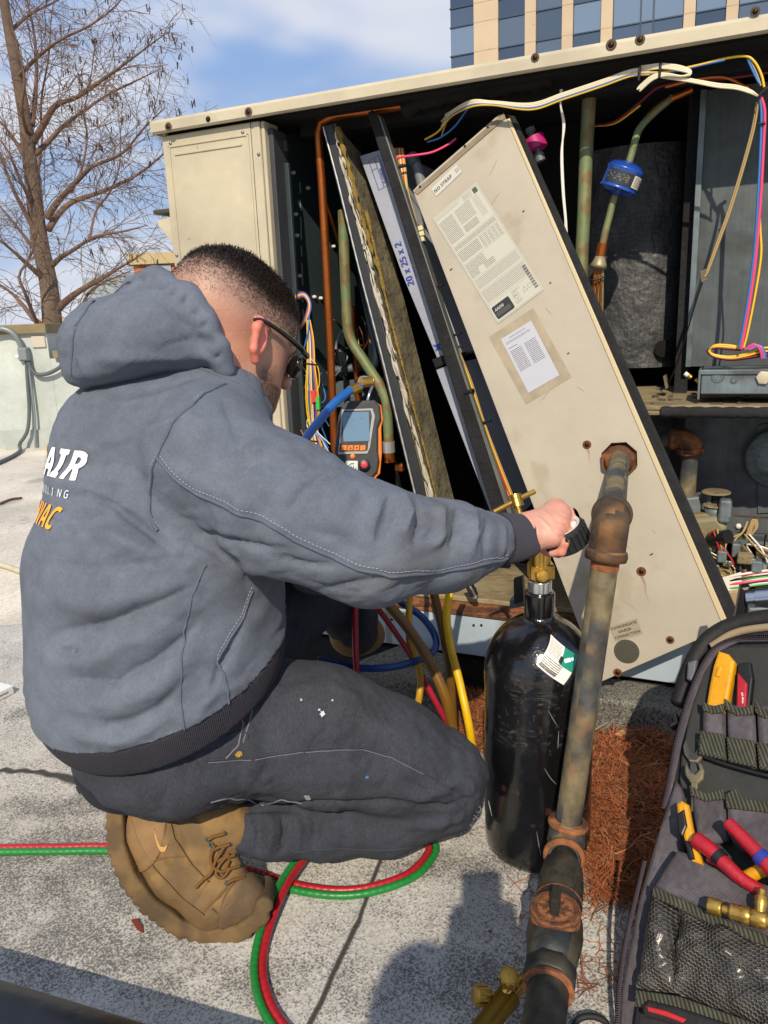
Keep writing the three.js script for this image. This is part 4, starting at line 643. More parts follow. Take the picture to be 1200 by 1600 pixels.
// air filters
{
  const card = mat(0xa9b1c4, .8, { map: re(T.grime, 2) }), mesh = mat(0xb8bcc2, .95), blue = '#2a3f9c';
  const wf = .12;
  const mk = (poly, lab) => { const t = thing('air_filter', lab, 'filter', 'air filters in the opening'); const g = slab(poly, fp(wf), .4, .001); obj('frame', tri(g), card, t); return t; };
  const f1 = mk([[562, 244], [604, 231], [664, 400], [724, 550], [684, 562], [627, 425]], 'cardboard edged air filter printed with its size above the other filter');
  const f2 = mk([[681, 577], [714, 567], [806, 812], [774, 820]], 'plain cardboard edged air filter below the printed one');
  const pm_ = dr => mat(0xffffff, .7, { map: canvasTex(512, 128, dr), transparent: true });
  quad([[636, 452], [608, 364], [629, 357], [658, 443]], fp(wf), .0015, pm_((g, w, h) => { g.fillStyle = blue; g.font = 'bold 82px sans-serif'; g.fillText('20 x 25 x 2', 14, 74, 480); g.fillStyle = '#7c86a8'; g.font = '20px sans-serif'; g.fillText('nominal size   made to fit', 60, 112); }), f1, 'print');
  quad([[590, 297], [575, 250], [592, 243], [609, 290]], fp(wf), .0015, pm_((g, w, h) => { g.strokeStyle = blue; g.lineWidth = 6; g.strokeRect(6, 8, w - 12, h - 16); g.beginPath(); g.moveTo(20, 70); g.lineTo(490, 70); g.moveTo(340, 10); g.lineTo(340, 70); g.stroke(); g.fillStyle = blue; g.font = 'bold 46px serif'; g.fillText('FLANDERS', 60, 112, 400); }), f1, 'print');
  quad([[678, 552], [674, 537], [689, 533], [693, 548]], fp(wf), .0015, mat(0xffffff, .7, { map: canvasTex(128, 128, (g, w, h) => { g.fillStyle = blue; g.beginPath(); g.moveTo(20, 20); g.lineTo(60, 50); g.lineTo(110, 10); g.lineTo(100, 64); g.lineTo(118, 118); g.lineTo(62, 90); g.lineTo(14, 112); g.lineTo(34, 66); g.fill(); }), transparent: true }), f1, 'print');
  obj('filter_rail', tri(slab([[674, 562], [716, 545], [722, 558], [680, 576]], fp(wf - .01), .05, .004)), M.black, unit);
}
// edge of the partition with its foam gasket, and the harness behind it
{
  const t = thing('partition_panel', 'narrow dark panel edged with speckled black foam between filters and leaning panel', 'panel');
  obj('gasket', tri(slab([[573, 176], [580, 171], [590, 177], [795, 812], [772, 812]], fp(.06), .03, .006)), M.foam, t);
  obj('steel_edge', tri(slab([[590, 178], [594, 183], [690, 480], [803, 812], [796, 812]], fp(.062), .03, .001)), mat(0x7b8280, .5, { metalness: .4, map: re(T.grime, 4) }), t);
  obj('seam', tri(slab([[722, 612], [736, 608], [738, 613], [724, 618]], fp(.058), .03, .002)), M.plasticBlack, t);
  const cs = ['yellow', 'pink', 'green', 'orange', 'cream', 'red', 'yellow', 'tan'];
  cs.forEach((c, i) => { const o = (i - 4) * 1.7; wire([[624 + o, 232, .12], [627 + o * 1.2, 258, .1], [633 + o, 300, .09], [645 + o * 1.1, 345, .085], [660 + o, 410, .085], [673 + o * 1.3, 455, .085], [700 + o * .9, 520, .085], [727 + o * 1.5, 590, .085], [752 + o, 660, .085], [775 + o * 1.3, 725, .085], [800 + o * 1.5, 790, .085]], c, .0028); });
  wire([[616, 253, .09], [625, 246, .08], [645, 243, .08], [675, 238, .09], [700, 226, .1], [712, 217, .11]], 'pink', .0036);
  for (const [x, y] of [[626, 262], [663, 420], [684, 448], [712, 524], [760, 660]]) obj('cable_tie', tri(bar(UP(x - 8, y + 1, .078), UP(x + 9, y - 3, .078), .003)), M.plasticBlack, unit);
  for (let i = 0; i < 3; i++) obj('connector', tri(slab([[652, 354 + i * 9], [661, 351 + i * 9], [663, 358 + i * 9], [654, 361 + i * 9]], fp(.074), .012, .0015)), mat(0xd9cfa4, .5), unit);
  pipe([[644, 246, .17], [652, 262, .17], [660, 292, .17], [668, 330, .17]], .014, mat(0x767d80, .5), .17, 'pipe'); pipe([[642, 243, .17], [648, 256, .17]], .018, M.galvDull, .17, 'pipe_collar');
}
// ================= CYLINDER, REGULATOR, GAS LINE =================
const TK = V(.287, 0, -1.365), TR_ = .105;
{
  const t = thing('gas_cylinder', 'scratched black nitrogen cylinder standing beside the worker\'s knee', 'gas cylinder');
  const r = TR_, prof = [[.0001, .006], [r - .02, .006], [r - .008, 0], [r - .001, .010], [r, .025]];
  for (let i = 0; i <= 24; i++) { const a = i / 24; prof.push([r + .0006 * Math.sin(i * 1.7), .025 + a * .36]); }
  for (let i = 1; i <= 16; i++) { const a = i / 16 * 1.28; prof.push([r * Math.cos(a), .385 + Math.sin(a) * .112]); }
  prof.push([.028, .5], [.027, .504]);
  const black = tex(1024, (u, v) => { let s = 0; const a = pfbm(u, v, 6, 5), b = pfbm(u, v, 20, 4, 8), c = pn(u * 40, v * 400, 400, 3); s = sstep(.54, .70, b) * sstep(.46, .7, a) * sstep(.35, .8, c); const ch = sstep(.68, .74, pfbm(u, v, 90, 3, 30)) * sstep(.5, .62, a); const rs = sstep(.75, .80, pfbm(u, v, 22, 4, 90)); let k = .055 + .03 * a; return [k + s * .12 + ch * .1 + rs * .14, k + s * .12 + ch * .09 + rs * .07, k * 1.08 + s * .12 + ch * .08 + rs * .04]; });
  const m = phys(0xffffff, .2, { map: black, roughnessMap: tex(256, (u, v) => .55 + .9 * pfbm(u, v, 14, 5, 3), false, 2), clearcoat: .5, clearcoatRoughness: .12, bumpMap: re(T.noise, 6), bumpScale: .0012 });
  const g = lathe(prof, TK, UPV, 72); const bd = obj('body', g, m, t);
  for (let i = 0; i < 14; i++) {   // scratches through the paint: bare metal lines
    const a = rr(1.0, 4.2), y = rr(.04, .36), L = rr(.01, .06), da = rr(-.25, .25), pts = [0, .5, 1].map(k => V(TK.x + Math.cos(a + da * k) * (r + .0004), y + L * (k - .5) + rr(-.002, .002), TK.z + Math.sin(a + da * k) * (r + .0008)));
    obj('scratch', tube(pts, u => .0003 + .0005 * Math.sin(Math.PI * u), 8, 4), i % 5 ? mat(0xa3a39f, .5, { metalness: .4 }) : M.rustBright, bd);
  }
  const glyphs = '7IA4H0132DC8T9EN';
  for (let i = 0; i < 14; i++) { const a = 2.75 - i * .17, rad = .088 - .0005 * (i % 3), yy = .395 - .01 * (i % 2); const q = canvasTex(32, 40, (c, w, h) => { c.fillStyle = '#b0b0aa'; c.font = 'bold 34px monospace'; c.fillText(glyphs[i], 6, 33); }); const n = V(Math.cos(a), .45, Math.sin(a)).normalize(), [ex, ey] = frameOf(n); const p = V(TK.x + Math.cos(a) * rad, yy, TK.z + Math.sin(a) * rad).addScaledVector(n, .006); const gq = new THREE.PlaneGeometry(.007, .009).applyMatrix4(basis(ex, ey, n, p)); obj('stamped_mark', gq, mat(0xffffff, .6, { map: q, transparent: true }), bd); }
  obj('collar', lathe([[.0245, .0], [.029, .001], [.029, .042], [.0265, .046], [.0001, .047]], V(TK.x, .498, TK.z), UPV, 36), phys(0x101012, .2, { clearcoat: .6 }), t);
  obj('neck_ring', lathe([[.0001, .022], [.021, .022], [.0225, .019], [.0225, 0]], V(TK.x, .5455, TK.z), UPV, 32), mat(0xc9cdd0, .22, { metalness: .9 }), t);
  const v0 = .568, vb = obj('valve', [tri(lathe([[.0001, .085], [.016, .085], [.0175, .08], [.0175, .05], [.020, .046], [.020, .012], [.018, .004], [.016, 0]], V(TK.x, v0, TK.z), UPV, 8)), tri(rbox(.046, .03, .034, .004, new THREE.Matrix4().makeTranslation(TK.x + .002, v0 + .017, TK.z)))], M.brass, t);
  const nd = V(-.02, .02, 1).normalize(), np = V(TK.x, v0 + .014, TK.z + .016);
  obj('valve_nut', [lathe([[.0001, .012], [.0095, .012], [.0125, .0095], [.0125, 0]], np, nd, 28), lathe([[.0125, 0], [.0165, -.001], [.0165, -.006]], np, nd, 6)], M.brass, t);
  // hazard sticker folded over the shoulder
  const st = (a0, a1, y0, y1, m2, name, rot) => { const n = 8, pos = [], uv = [], idx = [], c = V((a0 + a1) / 2, (y0 + y1) / 2, 0); for (let j = 0; j <= n; j++) for (let i = 0; i <= n; i++) { let u = i / n - .5, v = j / n - .5; const ur = u * Math.cos(rot) - v * Math.sin(rot), vr = u * Math.sin(rot) + v * Math.cos(rot); const a = c.x + (a1 - a0) * ur, yy = c.y + (y1 - y0) * vr; const e = Math.asin(clamp((yy - .385) / .112, 0, .98)), R = r * Math.cos(e) + .0016; pos.push(TK.x + Math.cos(a) * R, yy + .0012, TK.z + Math.sin(a) * R); uv.push(1 - i / n, j / n); } for (let j = 0; j < n; j++) for (let i = 0; i < n; i++) { const k = j * (n + 1) + i; idx.push(k, k + 1, k + n + 1, k + 1, k + n + 2, k + n + 1); } const q = new THREE.BufferGeometry(); q.setAttribute('position', new THREE.Float32BufferAttribute(pos, 3)); q.setAttribute('uv', new THREE.Float32BufferAttribute(uv, 2)); q.setIndex(idx); q.computeVertexNormals(); return obj(name, q, m2, bd); };
  const stm = mat(0xffffff, .5, { side: THREE.DoubleSide, map: canvasTex(192, 192, (g2, w, h) => { g2.fillStyle = '#e9e7df'; g2.fillRect(0, 0, w, h); lines(g2, 8, 14, 80, 8, 10, '#555', 4); lines(g2, 8, 112, 120, 6, 12, '#333', 6); g2.fillStyle = '#222'; for (let i = 0; i < 14; i++) g2.fillRect(12 + i * 8, 160, 5, 26); g2.fillStyle = '#0c8a72'; g2.fillRect(100, 0, 92, 108); g2.fillStyle = '#eef4f0'; g2.save(); g2.translate(146, 52); g2.rotate(-.75); g2.fillRect(-34, -12, 44, 22); g2.fillRect(14, -8, 18, 16); g2.restore(); g2.fillStyle = '#1c1c1c'; g2.fillRect(90, 60, 22, 40); }) });
  st(1.06, 1.70, .412, .468, stm, 'hazard_label', .72);
}
// regulator in the worker's hand
const RG = D(838, 838, 1.44);
{
  const t = thing('regulator', 'brass pressure regulator with T handle and black rubber booted gauge held in the hand', 'regulator');
  obj('body', [tri(lathe([[.0001, 0], [.02, 0], [.023, .004], [.023, .03], [.016, .036], [.016, .05], [.0001, .05]], D(838, 852, 1.45), UPV, 24))], M.brass, t);
  const h = D(806, 782, 1.49);
  obj('handle_screw', tri(bar(D(822, 836, 1.46), h, .006)), M.brass, t);
  obj('handle_hub', tri(bar(D(809, 792, 1.488), D(804, 773, 1.492), .0125, .0125, 8)), M.brass, t);
  obj('t_handle', tri(tube([D(772, 800, 1.48), h, D(835, 768, 1.50)], .0052, 12, 12)), M.brass, t);
  // booted gauge
  const c = D(884, 838, 1.385), ax = V(-.40, .84, .12).normalize(), R = .038, hh = .040;
  const prof = [[.0001, -.002], [R - .006, -.002], [R - .002, 0], [R, .004], [R, hh - .006], [R - .003, hh], [R - .008, hh], [R - .009, hh - .004]];
  const bt = obj('rubber_boot', lathe(prof, c.clone().addScaledVector(ax, -hh / 2), ax, 48), mat(0x1b1d20, .7, { bumpMap: re(T.noise, 8), bumpScale: .001 }), t);
  const [q1, q2] = (() => { const a = V(0, 0, 1).cross(ax).normalize(); return [a, ax.clone().cross(a)]; })();
  for (let i = 0; i < 22; i++) { const a = i / 22 * 6.283, e = q1.clone().multiplyScalar(Math.cos(a)).addScaledVector(q2, Math.sin(a)), p = c.clone().addScaledVector(e, R + .0012); obj('rib', rbox(.0052, hh * .82, .0052, .0018, basis(e.clone().cross(ax).negate(), ax, e, p), 1), mat(0x212428, .65), bt); }
  obj('dial_rim', lathe([[R - .010, hh / 2 - .003], [R - .0035, hh / 2 + .0012], [R - .0045, hh / 2 + .0032], [R - .010, hh / 2]], c, ax, 40), mat(0xc7c9c6, .4), bt);
  obj('dial', lathe([[.0001, hh / 2 - .003], [R - .009, hh / 2 - .003]], c, ax, 32), mat(0xe6e6e2, .4), bt);
  obj('boot_loop', [tri(rbox(.026, .022, .02, .006, basis(q1, ax, q2, D(893, 806, 1.425))))], mat(0x1b1d20, .7), bt);
  obj('gauge_stem', tri(bar(D(848, 848, 1.435), c, .007)), M.brass, t);
}
// the gas line
{
  const t = thing('gas_line', 'rusty iron gas pipe rising from a plug valve and turning into the unit', 'pipe');
  const B = PL(968, 716, APL.p, APL.n), E = D(955, 812, 1.275), Tt = D(886, 1298, 1.36);
  const r = .0225, dirB = B.clone().sub(E).normalize(), dirT = Tt.clone().sub(E).normalize();
  obj('bushing', [tri(lathe([[.0001, .012], [.030, .012], [.041, .010], [.043, .006], [.043, 0]], B.clone().addScaledVector(dirB, -.018), dirB, 8)), tri(lathe([[r, -.006], [.033, -.004], [.033, .004]], B.clone().addScaledVector(dirB, -.018), dirB, 24))], M.rustBright, t);
  obj('pipe', tri(bar(E.clone().addScaledVector(dirB, .03), B.clone().addScaledVector(dirB, -.004), r, r, 28)), M.rust, t);
  obj('pipe', tri(bar(E.clone().addScaledVector(dirT, .03), Tt, r, r, 28)), M.rust, t);
  const warm = mat(0xffcfa6, .72, { metalness: .2, map: re(T.rust, 3), bumpMap: re(T.noise, 9), bumpScale: .0018 });
  const elb = obj('elbow', [tri(tube([E.clone().addScaledVector(dirB, .036), E.clone().addScaledVector(dirB, .012), E.clone().addScaledVector(dirT, .012).addScaledVector(dirB, .0), E.clone().addScaledVector(dirT, .05)], .0305, 30, 26)), tri(lathe([[.0305, -.010], [.0335, -.006], [.0345, 0], [.0335, .006], [.026, .007]], E.clone().addScaledVector(dirB, .036), dirB, 32)), tri(lathe([[.0305, -.012], [.034, -.009], [.0355, -.002], [.034, .006], [.027, .008]], E.clone().addScaledVector(dirT, .062), dirT, 32))], warm, t);
  obj('rust_band', [tri(lathe([[r, .010], [r + .0012, .012], [r + .0012, .021], [r, .024]], E.clone().addScaledVector(dirT, .062), dirT, 28))], M.rustBright, t);
  // run along the roof towards the valve
  const h = .145, p0 = G(884, 1318, h), p1 = G(851, 1590, h).setY(h), dr = p1.clone().sub(p0).normalize(), at = k => p0.clone().addScaledVector(dr, k), sG = (x, y) => { const q = G(x, y, h); return q.sub(p0).dot(dr); };
  const ring = (k, R, w, m = M.rustBright) => tri(lathe([[R * .8, -w], [R * .97, -w * .7], [R, 0], [R * .97, w * .7], [R * .8, w]], at(k), dr, 30));
  obj('tee', [tri(bar(Tt.clone().addScaledVector(dirT, -.012), p0.clone(), .031, .033, 28)), tri(bar(at(-.05), at(.035), .032, .032, 26))], M.rust, t);
  obj('tee_bead', [tri(lathe([[.024, -.008], [.034, -.005], [.0355, 0], [.034, .005], [.024, .008]], Tt.clone().addScaledVector(dirT, -.014), dirT, 30)), ring(.035, .036, .007)], M.rustBright, t);
  const k1 = sG(878, 1352), k2 = sG(872, 1395), k3 = sG(864, 1455), k4 = sG(852, 1540), iron = mat(0x4a4f54, .55, { metalness: .35, map: re(T.rust, 4), color: 0x9aa0aa, bumpMap: re(T.noise, 9), bumpScale: .0015 });
  obj('nipple', tri(bar(at(.03), at(k1 + .02), .0225, .0225, 26)), iron, t);
  const vb = obj('plug_valve', tri(lathe([[.024, 0], [.030, .004], [.033, .012], [.036, (k2 - k1) * .6], [.037, k2 - k1 + .02], [.036, k3 - k1 - .03], [.040, k3 - k1 - .02], [.042, k3 - k1 + .01], [.038, k3 - k1 + .04], [.034, k4 - k1 - .03], [.0001, k4 - k1 - .028]], at(k1), dr, 24)), iron, t);
  obj('hex_end', tri(lathe([[.030, 0], [.0385, .004], [.0385, .03], [.034, .034]], at(k2 - .012), dr, 8)), iron, vb); obj('hex_end', tri(lathe([[.028, 0], [.038, .002], [.0385, .026], [.028, .028]], at(k4 - .03), dr, 8)), iron, vb);
  const up = V(0, 1, 0).addScaledVector(dr, -dr.y).normalize(), cp = at(k3).addScaledVector(up, .022);
  obj('valve_cap', lathe([[.0001, .021], [.026, .021], [.029, .0185], [.031, .021], [.036, .020], [.038, .016], [.037, 0]], cp, up, 36), M.rustBright, vb);
  const [sx] = [dr.clone().cross(up)];
  obj('valve_stem', rbox(.013, .03, .034, .003, basis(sx, up, dr.clone().negate(), cp.clone().addScaledVector(up, .033))), iron, vb);
  obj('rust_seam', ring(k2 + .024, .0375, .003), M.rustBright, vb); obj('rust_seam', ring(k4 + .004, .036, .005), M.rustBright, vb);
  obj('pipe', tri(bar(at(k4 - .005), at(k4 + .75), .0285, .0285, 30)), iron, t);
  obj('pipe_support', tri(bar(V(at(k4 + .3).x, 0, at(k4 + .3).z), at(k4 + .3).addScaledVector(up, -.02), .02)), M.rust, t);
  obj('pipe_support', tri(bar(V(p0.x, 0, p0.z), p0.clone().addScaledVector(up, -.025), .018)), M.rust, t);
}
// ================= DIGITAL GAUGE AND HOSES =================
{
  const t = thing('digital_manifold', 'dark digital manifold gauge with orange trim hanging by its hook on a pipe', 'gauge');
  const c = D(562, 690, 1.9), n = V(.02, .18, 1).normalize(), pl = { p: c, n };
  const dark = mat(0x2b2d31, .55, { bumpMap: re(T.noise, 10), bumpScale: .0006 }), org = mat(0xe07a18, .45), gry = mat(0x9a9da0, .45);
  obj('rim', slab([[545, 628], [586, 626], [596, 634], [599, 655], [596, 668], [597, 708], [594, 740], [584, 751], [560, 748], [530, 738], [530, 700], [534, 650], [538, 634]], pl, .035, .004, -.004), org, t);
  obj('case', slab([[542, 626], [586, 625], [594, 634], [596, 655], [591, 668], [591, 706], [593, 720], [590, 738], [581, 747], [560, 747], [521, 735], [523, 700], [529, 650], [534, 635]], pl, .03, .005, .006), dark, t);
  obj('bezel', slab([[534, 640], [582, 638], [586, 650], [578, 700], [574, 709], [528, 710], [530, 690]], pl, .006, .001, .0085), gry, t);
  obj('face', slab([[537, 642], [579, 641], [581, 650], [574, 704], [530, 706], [532, 690]], pl, .006, .001, .0098), dark, t);
  obj('screen', quad([[539, 644], [579, 643], [575, 689], [533, 690]], pl, .0106, mat(0x7391a8, .12, { map: canvasTex(128, 160, (g, w, h) => { g.fillStyle = '#e9eef2'; g.fillRect(0, 0, w, h); g.fillStyle = '#d2dbe2'; for (let i = 0; i < 5; i++) g.fillRect(14, 20 + i * 14, 30 + 11 * (i % 3), 4); g.fillRect(80, 34, 26, 6); }) }), t, 'screen').geometry, mat(0x7391a8, .12), t).removeFromParent();
  const [ex, ey] = frameOf(n);
  for (let i = 0; i < 4; i++) { const x = 533.5 + i * 9.8, b = obj('button', slab([[x, 696], [x + 8.6, 695.4], [x + 8, 703.6], [x - .6, 704.2]], pl, .004, .0008, .0125), org, t); if (i == 1 || i == 2) { const s = i == 1 ? 1 : -1; obj('arrow_mark', slab([[x + 2.4, 700 + s * 1.6], [x + 6, 700 + s * 1.6], [x + 4.2, 700 - s * 2]], pl, .0006, 0, .0129), M.plasticBlack, b); } }
  const lp = PL(551, 713, c, n).addScaledVector(n, .007); obj('round_badge', lathe([[.0001, .002], [.005, .002], [.0062, 0]], lp, n, 20), org, t);
  quad([[540, 720], [559, 720], [559, 741], [540, 741]], pl, .0078, mat(0xffffff, .35, { metalness: .3, map: canvasTex(96, 96, (g, w, h) => { g.fillStyle = '#d9dbd8'; g.fillRect(0, 0, w, h); g.strokeStyle = '#5a6a5a'; g.lineWidth = 8; g.beginPath(); g.arc(54, 48, 28, 0, 5.2); g.stroke(); g.fillStyle = '#4e7a58'; g.fillRect(44, 36, 8, 24); g.fillRect(58, 36, 8, 24); }) }), t, 'sight_glass');
  const kp = PL(569, 726, c, n); obj('knob', lathe([[.0001, .019], [.0125, .019], [.0145, .0165], [.0145, .002], [.013, 0]], kp, n, 12), M.plasticBlack, t).add(fin(new THREE.Mesh(lathe([[.0001, .0205], [.0075, .0205], [.0085, .0185]], kp, n, 20), mat(0xc23a44, .4)))); t.children.at(-1).children[0].name = 'knob_cap';
  obj('hook', tube([D(573, 632, 1.9), D(577, 616, 1.9), D(583, 600, 1.91), D(580, 592, 1.92), D(570, 589, 1.93), D(562, 592, 1.95), D(560, 606, 1.96)], .0036, 30, 10), mat(0xb9bdc4, .2, { metalness: .9 }), t);
  obj('port', [bar(D(578, 750, 1.9), D(592, 757, 1.9), .008, .008, 12), bar(D(589, 754, 1.9), D(602, 762, 1.9), .0105, .0105, 6)], M.brass, t);
}
const hose = (name, label, pts, r, col, extra = {}) => tag(obj(name, tube(pts, r, pts.length * 14, 14), mat(col, .38, { map: re(T.grime, 4), ...extra })), label, 'hose');
{
  const h = thing('refrigerant_hose', 'bright blue hose with brass end hooked on the gauge', 'hose');
  obj('tube', tube([D(563, 604, 1.86), D(548, 610, 1.84), D(525, 628, 1.8), D(500, 656, 1.76), D(475, 690, 1.72), D(450, 740, 1.7), D(440, 800, 1.7)], .0105, 60, 14), phys(0x1a5aa6, .3, { clearcoat: .2 }), h);
  obj('ferrule', tri(bar(D(561, 605, 1.86), D(547, 611, 1.84), .0125, .0125, 14)), M.brass, h);
  obj('stem', tri(bar(D(573, 597, 1.87), D(560, 605, 1.86), .0055)), M.brass, h);
  obj('coupling', [tri(bar(D(564, 598, 1.865), D(580, 596, 1.88), .0125, .0125, 10)), tri(bar(D(579, 596, 1.88), D(584, 595, 1.88), .0105, .0105, 16))], M.brass, h);
  hose('hose', 'yellow hose leading from the gauge port behind the sleeve', [D(598, 760, 1.9), D(612, 764, 1.88), D(628, 776, 1.84), D(640, 800, 1.8), D(648, 860, 1.78), D(640, 940, 1.78), D(640, 1000, 1.76), D(655, 1045, 1.74), D(655, 1090, 1.72), D(640, 1140, 1.74)], .0078, 0xc89a1e);
  hose('hose', 'thin red hose hanging straight down beside the knee', [D(560, 840, 1.75), D(556, 900, 1.75), D(555, 960, 1.74), D(556, 1020, 1.72), D(560, 1080, 1.72), D(572, 1140, 1.74)], .0072, 0xb82038);
  hose('hose', 'red hose crossing under the brown hose', [D(540, 880, 1.78), D(575, 930, 1.77), D(612, 980, 1.76), D(645, 1030, 1.75), D(680, 1095, 1.75), D(710, 1150, 1.77)], .0068, 0xa81c34);
  hose('hose', 'thick brown hose arching down to the roof beside the yellow hose', [D(560, 880, 1.74), D(600, 935, 1.735), D(640, 985, 1.73), D(672, 1035, 1.71), D(696, 1090, 1.7), D(708, 1140, 1.72)], .0118, 0x7d5a1e);
  hose('hose', 'brown hose hanging behind the bright yellow hose', [D(664, 860, 1.82), D(676, 920, 1.82), D(692, 985, 1.8), D(703, 1050, 1.8), D(708, 1130, 1.82)], .0105, 0x6e4e1c);
  hose('hose', 'bright yellow hose hanging in front of the base rail', [D(718, 860, 1.8), D(705, 915, 1.79), D(698, 960, 1.78), D(704, 1010, 1.76), D(718, 1065, 1.74), D(732, 1130, 1.72), D(742, 1190, 1.74)], .0092, 0xf0c30c);
  hose('hose', 'blue hose looping in front of the base rail', [D(590, 915, 1.84), D(625, 940, 1.84), D(660, 965, 1.83), D(680, 995, 1.81), D(677, 1018, 1.78), D(650, 1033, 1.74), D(600, 1044, 1.72), D(545, 1042, 1.74), D(500, 1030, 1.78)], .0085, 0x154a94);
  const pp = UP(738, 918, -.0); const f = thing('hose_fitting', 'small black hose fitting lying on the dirty base ledge', 'fitting');
  obj('barrel', tri(bar(UP(729, 906, .02), UP(737, 922, .01), .012, .012, 14)), M.plasticBlack, f); obj('ring', tri(bar(UP(737, 921, .011), UP(742, 931, .006), .0125, .0105, 14)), mat(0x2a1a1c, .4), f); obj('tip', tri(bar(UP(742, 931, .006), UP(744, 936, .003), .0085)), M.galv, f);
  const br = thing('latch_bracket', 'small black bracket standing on the ledge behind the cylinder neck', 'bracket');
  obj('plate', slab([[802, 906], [816, 902], [818, 940], [803, 944]], { p: D(810, 920, 1.62), n: N }, .02, .002), M.plasticBlack, br); obj('foot', slab([[796, 938], [826, 932], [828, 946], [796, 952]], { p: D(810, 920, 1.63), n: N }, .03, .002), M.galvDull, br);
}
// twin welding hose on the roof
{
  const t = thing('twin_welding_hose', 'joined red and green welding hose coiled on the roof under the boot', 'hose');
  const path = [[-60, 1330], [0, 1328], [90, 1327], [180, 1327], [290, 1342], [390, 1364], [450, 1384], [520, 1395], [580, 1390], [640, 1369], [670, 1340], [674, 1318], [640, 1292], [560, 1292], [496, 1318], [460, 1355], [428, 1412], [405, 1490], [410, 1555], [440, 1610], [490, 1650]].map(([x, y], i) => G(x, y, .008 + (i > 13 && i < 17 ? .015 : 0)));
  const c = curve(path), off = s => { const o = []; for (let i = 0; i <= 90; i++) { const p = c.getPointAt(i / 90), tg = c.getTangentAt(i / 90); o.push(p.add(V(-tg.z, 0, tg.x).multiplyScalar(s))); } return o; };
  const hb = tex(256, (u, v) => .5 + .5 * Math.sin(u * 2 * Math.PI * 24) * .6 + .2 * pfbm(u, v, 16, 3), false, 3);
  obj('red_hose', tube(off(-.0075), .0072, 240, 12), mat(0xb5202e, .4, { map: re(T.grime, 5), bumpMap: hb, bumpScale: .0006 }), t);
  obj('green_hose', tube(off(.0068), .0072, 240, 12), mat(0x1d8a3c, .4, { map: re(T.grime, 5), bumpMap: hb, bumpScale: .0006 }), t);
}
// torch
{
  const t = thing('cutting_torch', 'brass torch handle with two knurled valve knobs lying beside the gas pipe', 'torch');
  const a = G(716, 1660, .04), b = G(795, 1556, .05), d = b.clone().sub(a).normalize();
  obj('handle', tri(lathe([[.0001, 0], [.016, .004], [.018, .02], [.017, .1], [.019, .13], [.016, b.distanceTo(a)], [.0001, b.distanceTo(a) + .003]], a, d, 26)), mat(0x8a6a22, .45, { metalness: .7, map: re(T.grime, 8) }), t);
  const kn = (px, py, h, q) => { const p = G(px, py, h), prof = [[.0001, .026], [.011, .026], [.0135, .022], [.0135, .006], [.011, .001], [.006, 0], [.006, -.012]]; const g = lathe(prof, p, q, 20), ps = g.attributes.position; const k = obj('knob', [g], M.brass, t); for (let i = 0; i < 10; i++) { const an = i / 10 * 6.283; const e1 = V(0, 0, 1).cross(q).normalize(), e2 = q.clone().cross(e1), e = e1.multiplyScalar(Math.cos(an)).addScaledVector(e2, Math.sin(an)); obj('flute', bar(p.clone().addScaledVector(e, .0132).addScaledVector(q, .005), p.clone().addScaledVector(e, .0132).addScaledVector(q, .023), .0026, .0026, 6), M.brass, k); } };
  kn(765, 1556, .05, V(-1, .35, .25).normalize()); kn(796, 1536, .07, V(-.1, 1, .35).normalize());
  obj('stem', [tri(bar(G(768, 1556, .05), G(786, 1562, .05), .007)), tri(bar(G(798, 1532, .075), b.clone().addScaledVector(d, -.02), .008)), tri(bar(b.clone().addScaledVector(d, -.02), G(822, 1528, .05), .011))], M.brass, t);
}
// ================= FIGURES: joined tapered bones meshed as one surface =================
const smin = (a, b, k) => { const h = Math.max(k - Math.abs(a - b), 0) / k; return Math.min(a, b) - h * h * k * .25; };
function rc(a, b, r1, r2) {   // tapered capsule
  const bx = b.x - a.x, by = b.y - a.y, bz = b.z - a.z, l2 = bx * bx + by * by + bz * bz || 1e-9, rd = r1 - r2, a2 = Math.max(l2 - rd * rd, 1e-9), il2 = 1 / l2;
  return (x, y, z) => {
    const px = x - a.x, py = y - a.y, pz = z - a.z, yy = px * bx + py * by + pz * bz, zz = yy - l2;
    const qx = px * l2 - bx * yy, qy = py * l2 - by * yy, qz = pz * l2 - bz * yy, x2 = qx * qx + qy * qy + qz * qz, y2 = yy * yy * l2, z2 = zz * zz * l2, k = Math.sign(rd) * rd * rd * x2;
    if (Math.sign(zz) * a2 * z2 > k) return Math.sqrt(x2 + z2) * il2 - r2;
    if (Math.sign(yy) * a2 * y2 < k) return Math.sqrt(x2 + y2) * il2 - r1;
    return (Math.sqrt(x2 * a2 * il2) + yy * rd) * il2 - r1;
  };
}
function el(c, X, Y, Z, rx, ry, rz) {   // ellipsoid on three axes
  return (x, y, z) => {
    x -= c.x; y -= c.y; z -= c.z; const a = (x * X.x + y * X.y + z * X.z) / rx, b = (x * Y.x + y * Y.y + z * Y.z) / ry, d = (x * Z.x + y * Z.y + z * Z.z) / rz;
    const k0 = Math.sqrt(a * a + b * b + d * d), k1 = Math.sqrt(a * a / (rx * rx) + b * b / (ry * ry) + d * d / (rz * rz)); return k1 < 1e-6 ? -Math.min(rx, ry, rz) : k0 * (k0 - 1) / k1;
  };
}
const chain = (pts, k = .02) => { const f = []; for (let i = 0; i + 1 < pts.length; i++) f.push(rc(pts[i][0], pts[i + 1][0], pts[i][1], pts[i + 1][1])); return join(f, k); };
const join = (fs, k) => (x, y, z) => { let d = fs[0](x, y, z); for (let i = 1; i < fs.length; i++) d = smin(d, fs[i](x, y, z), k); return d; };
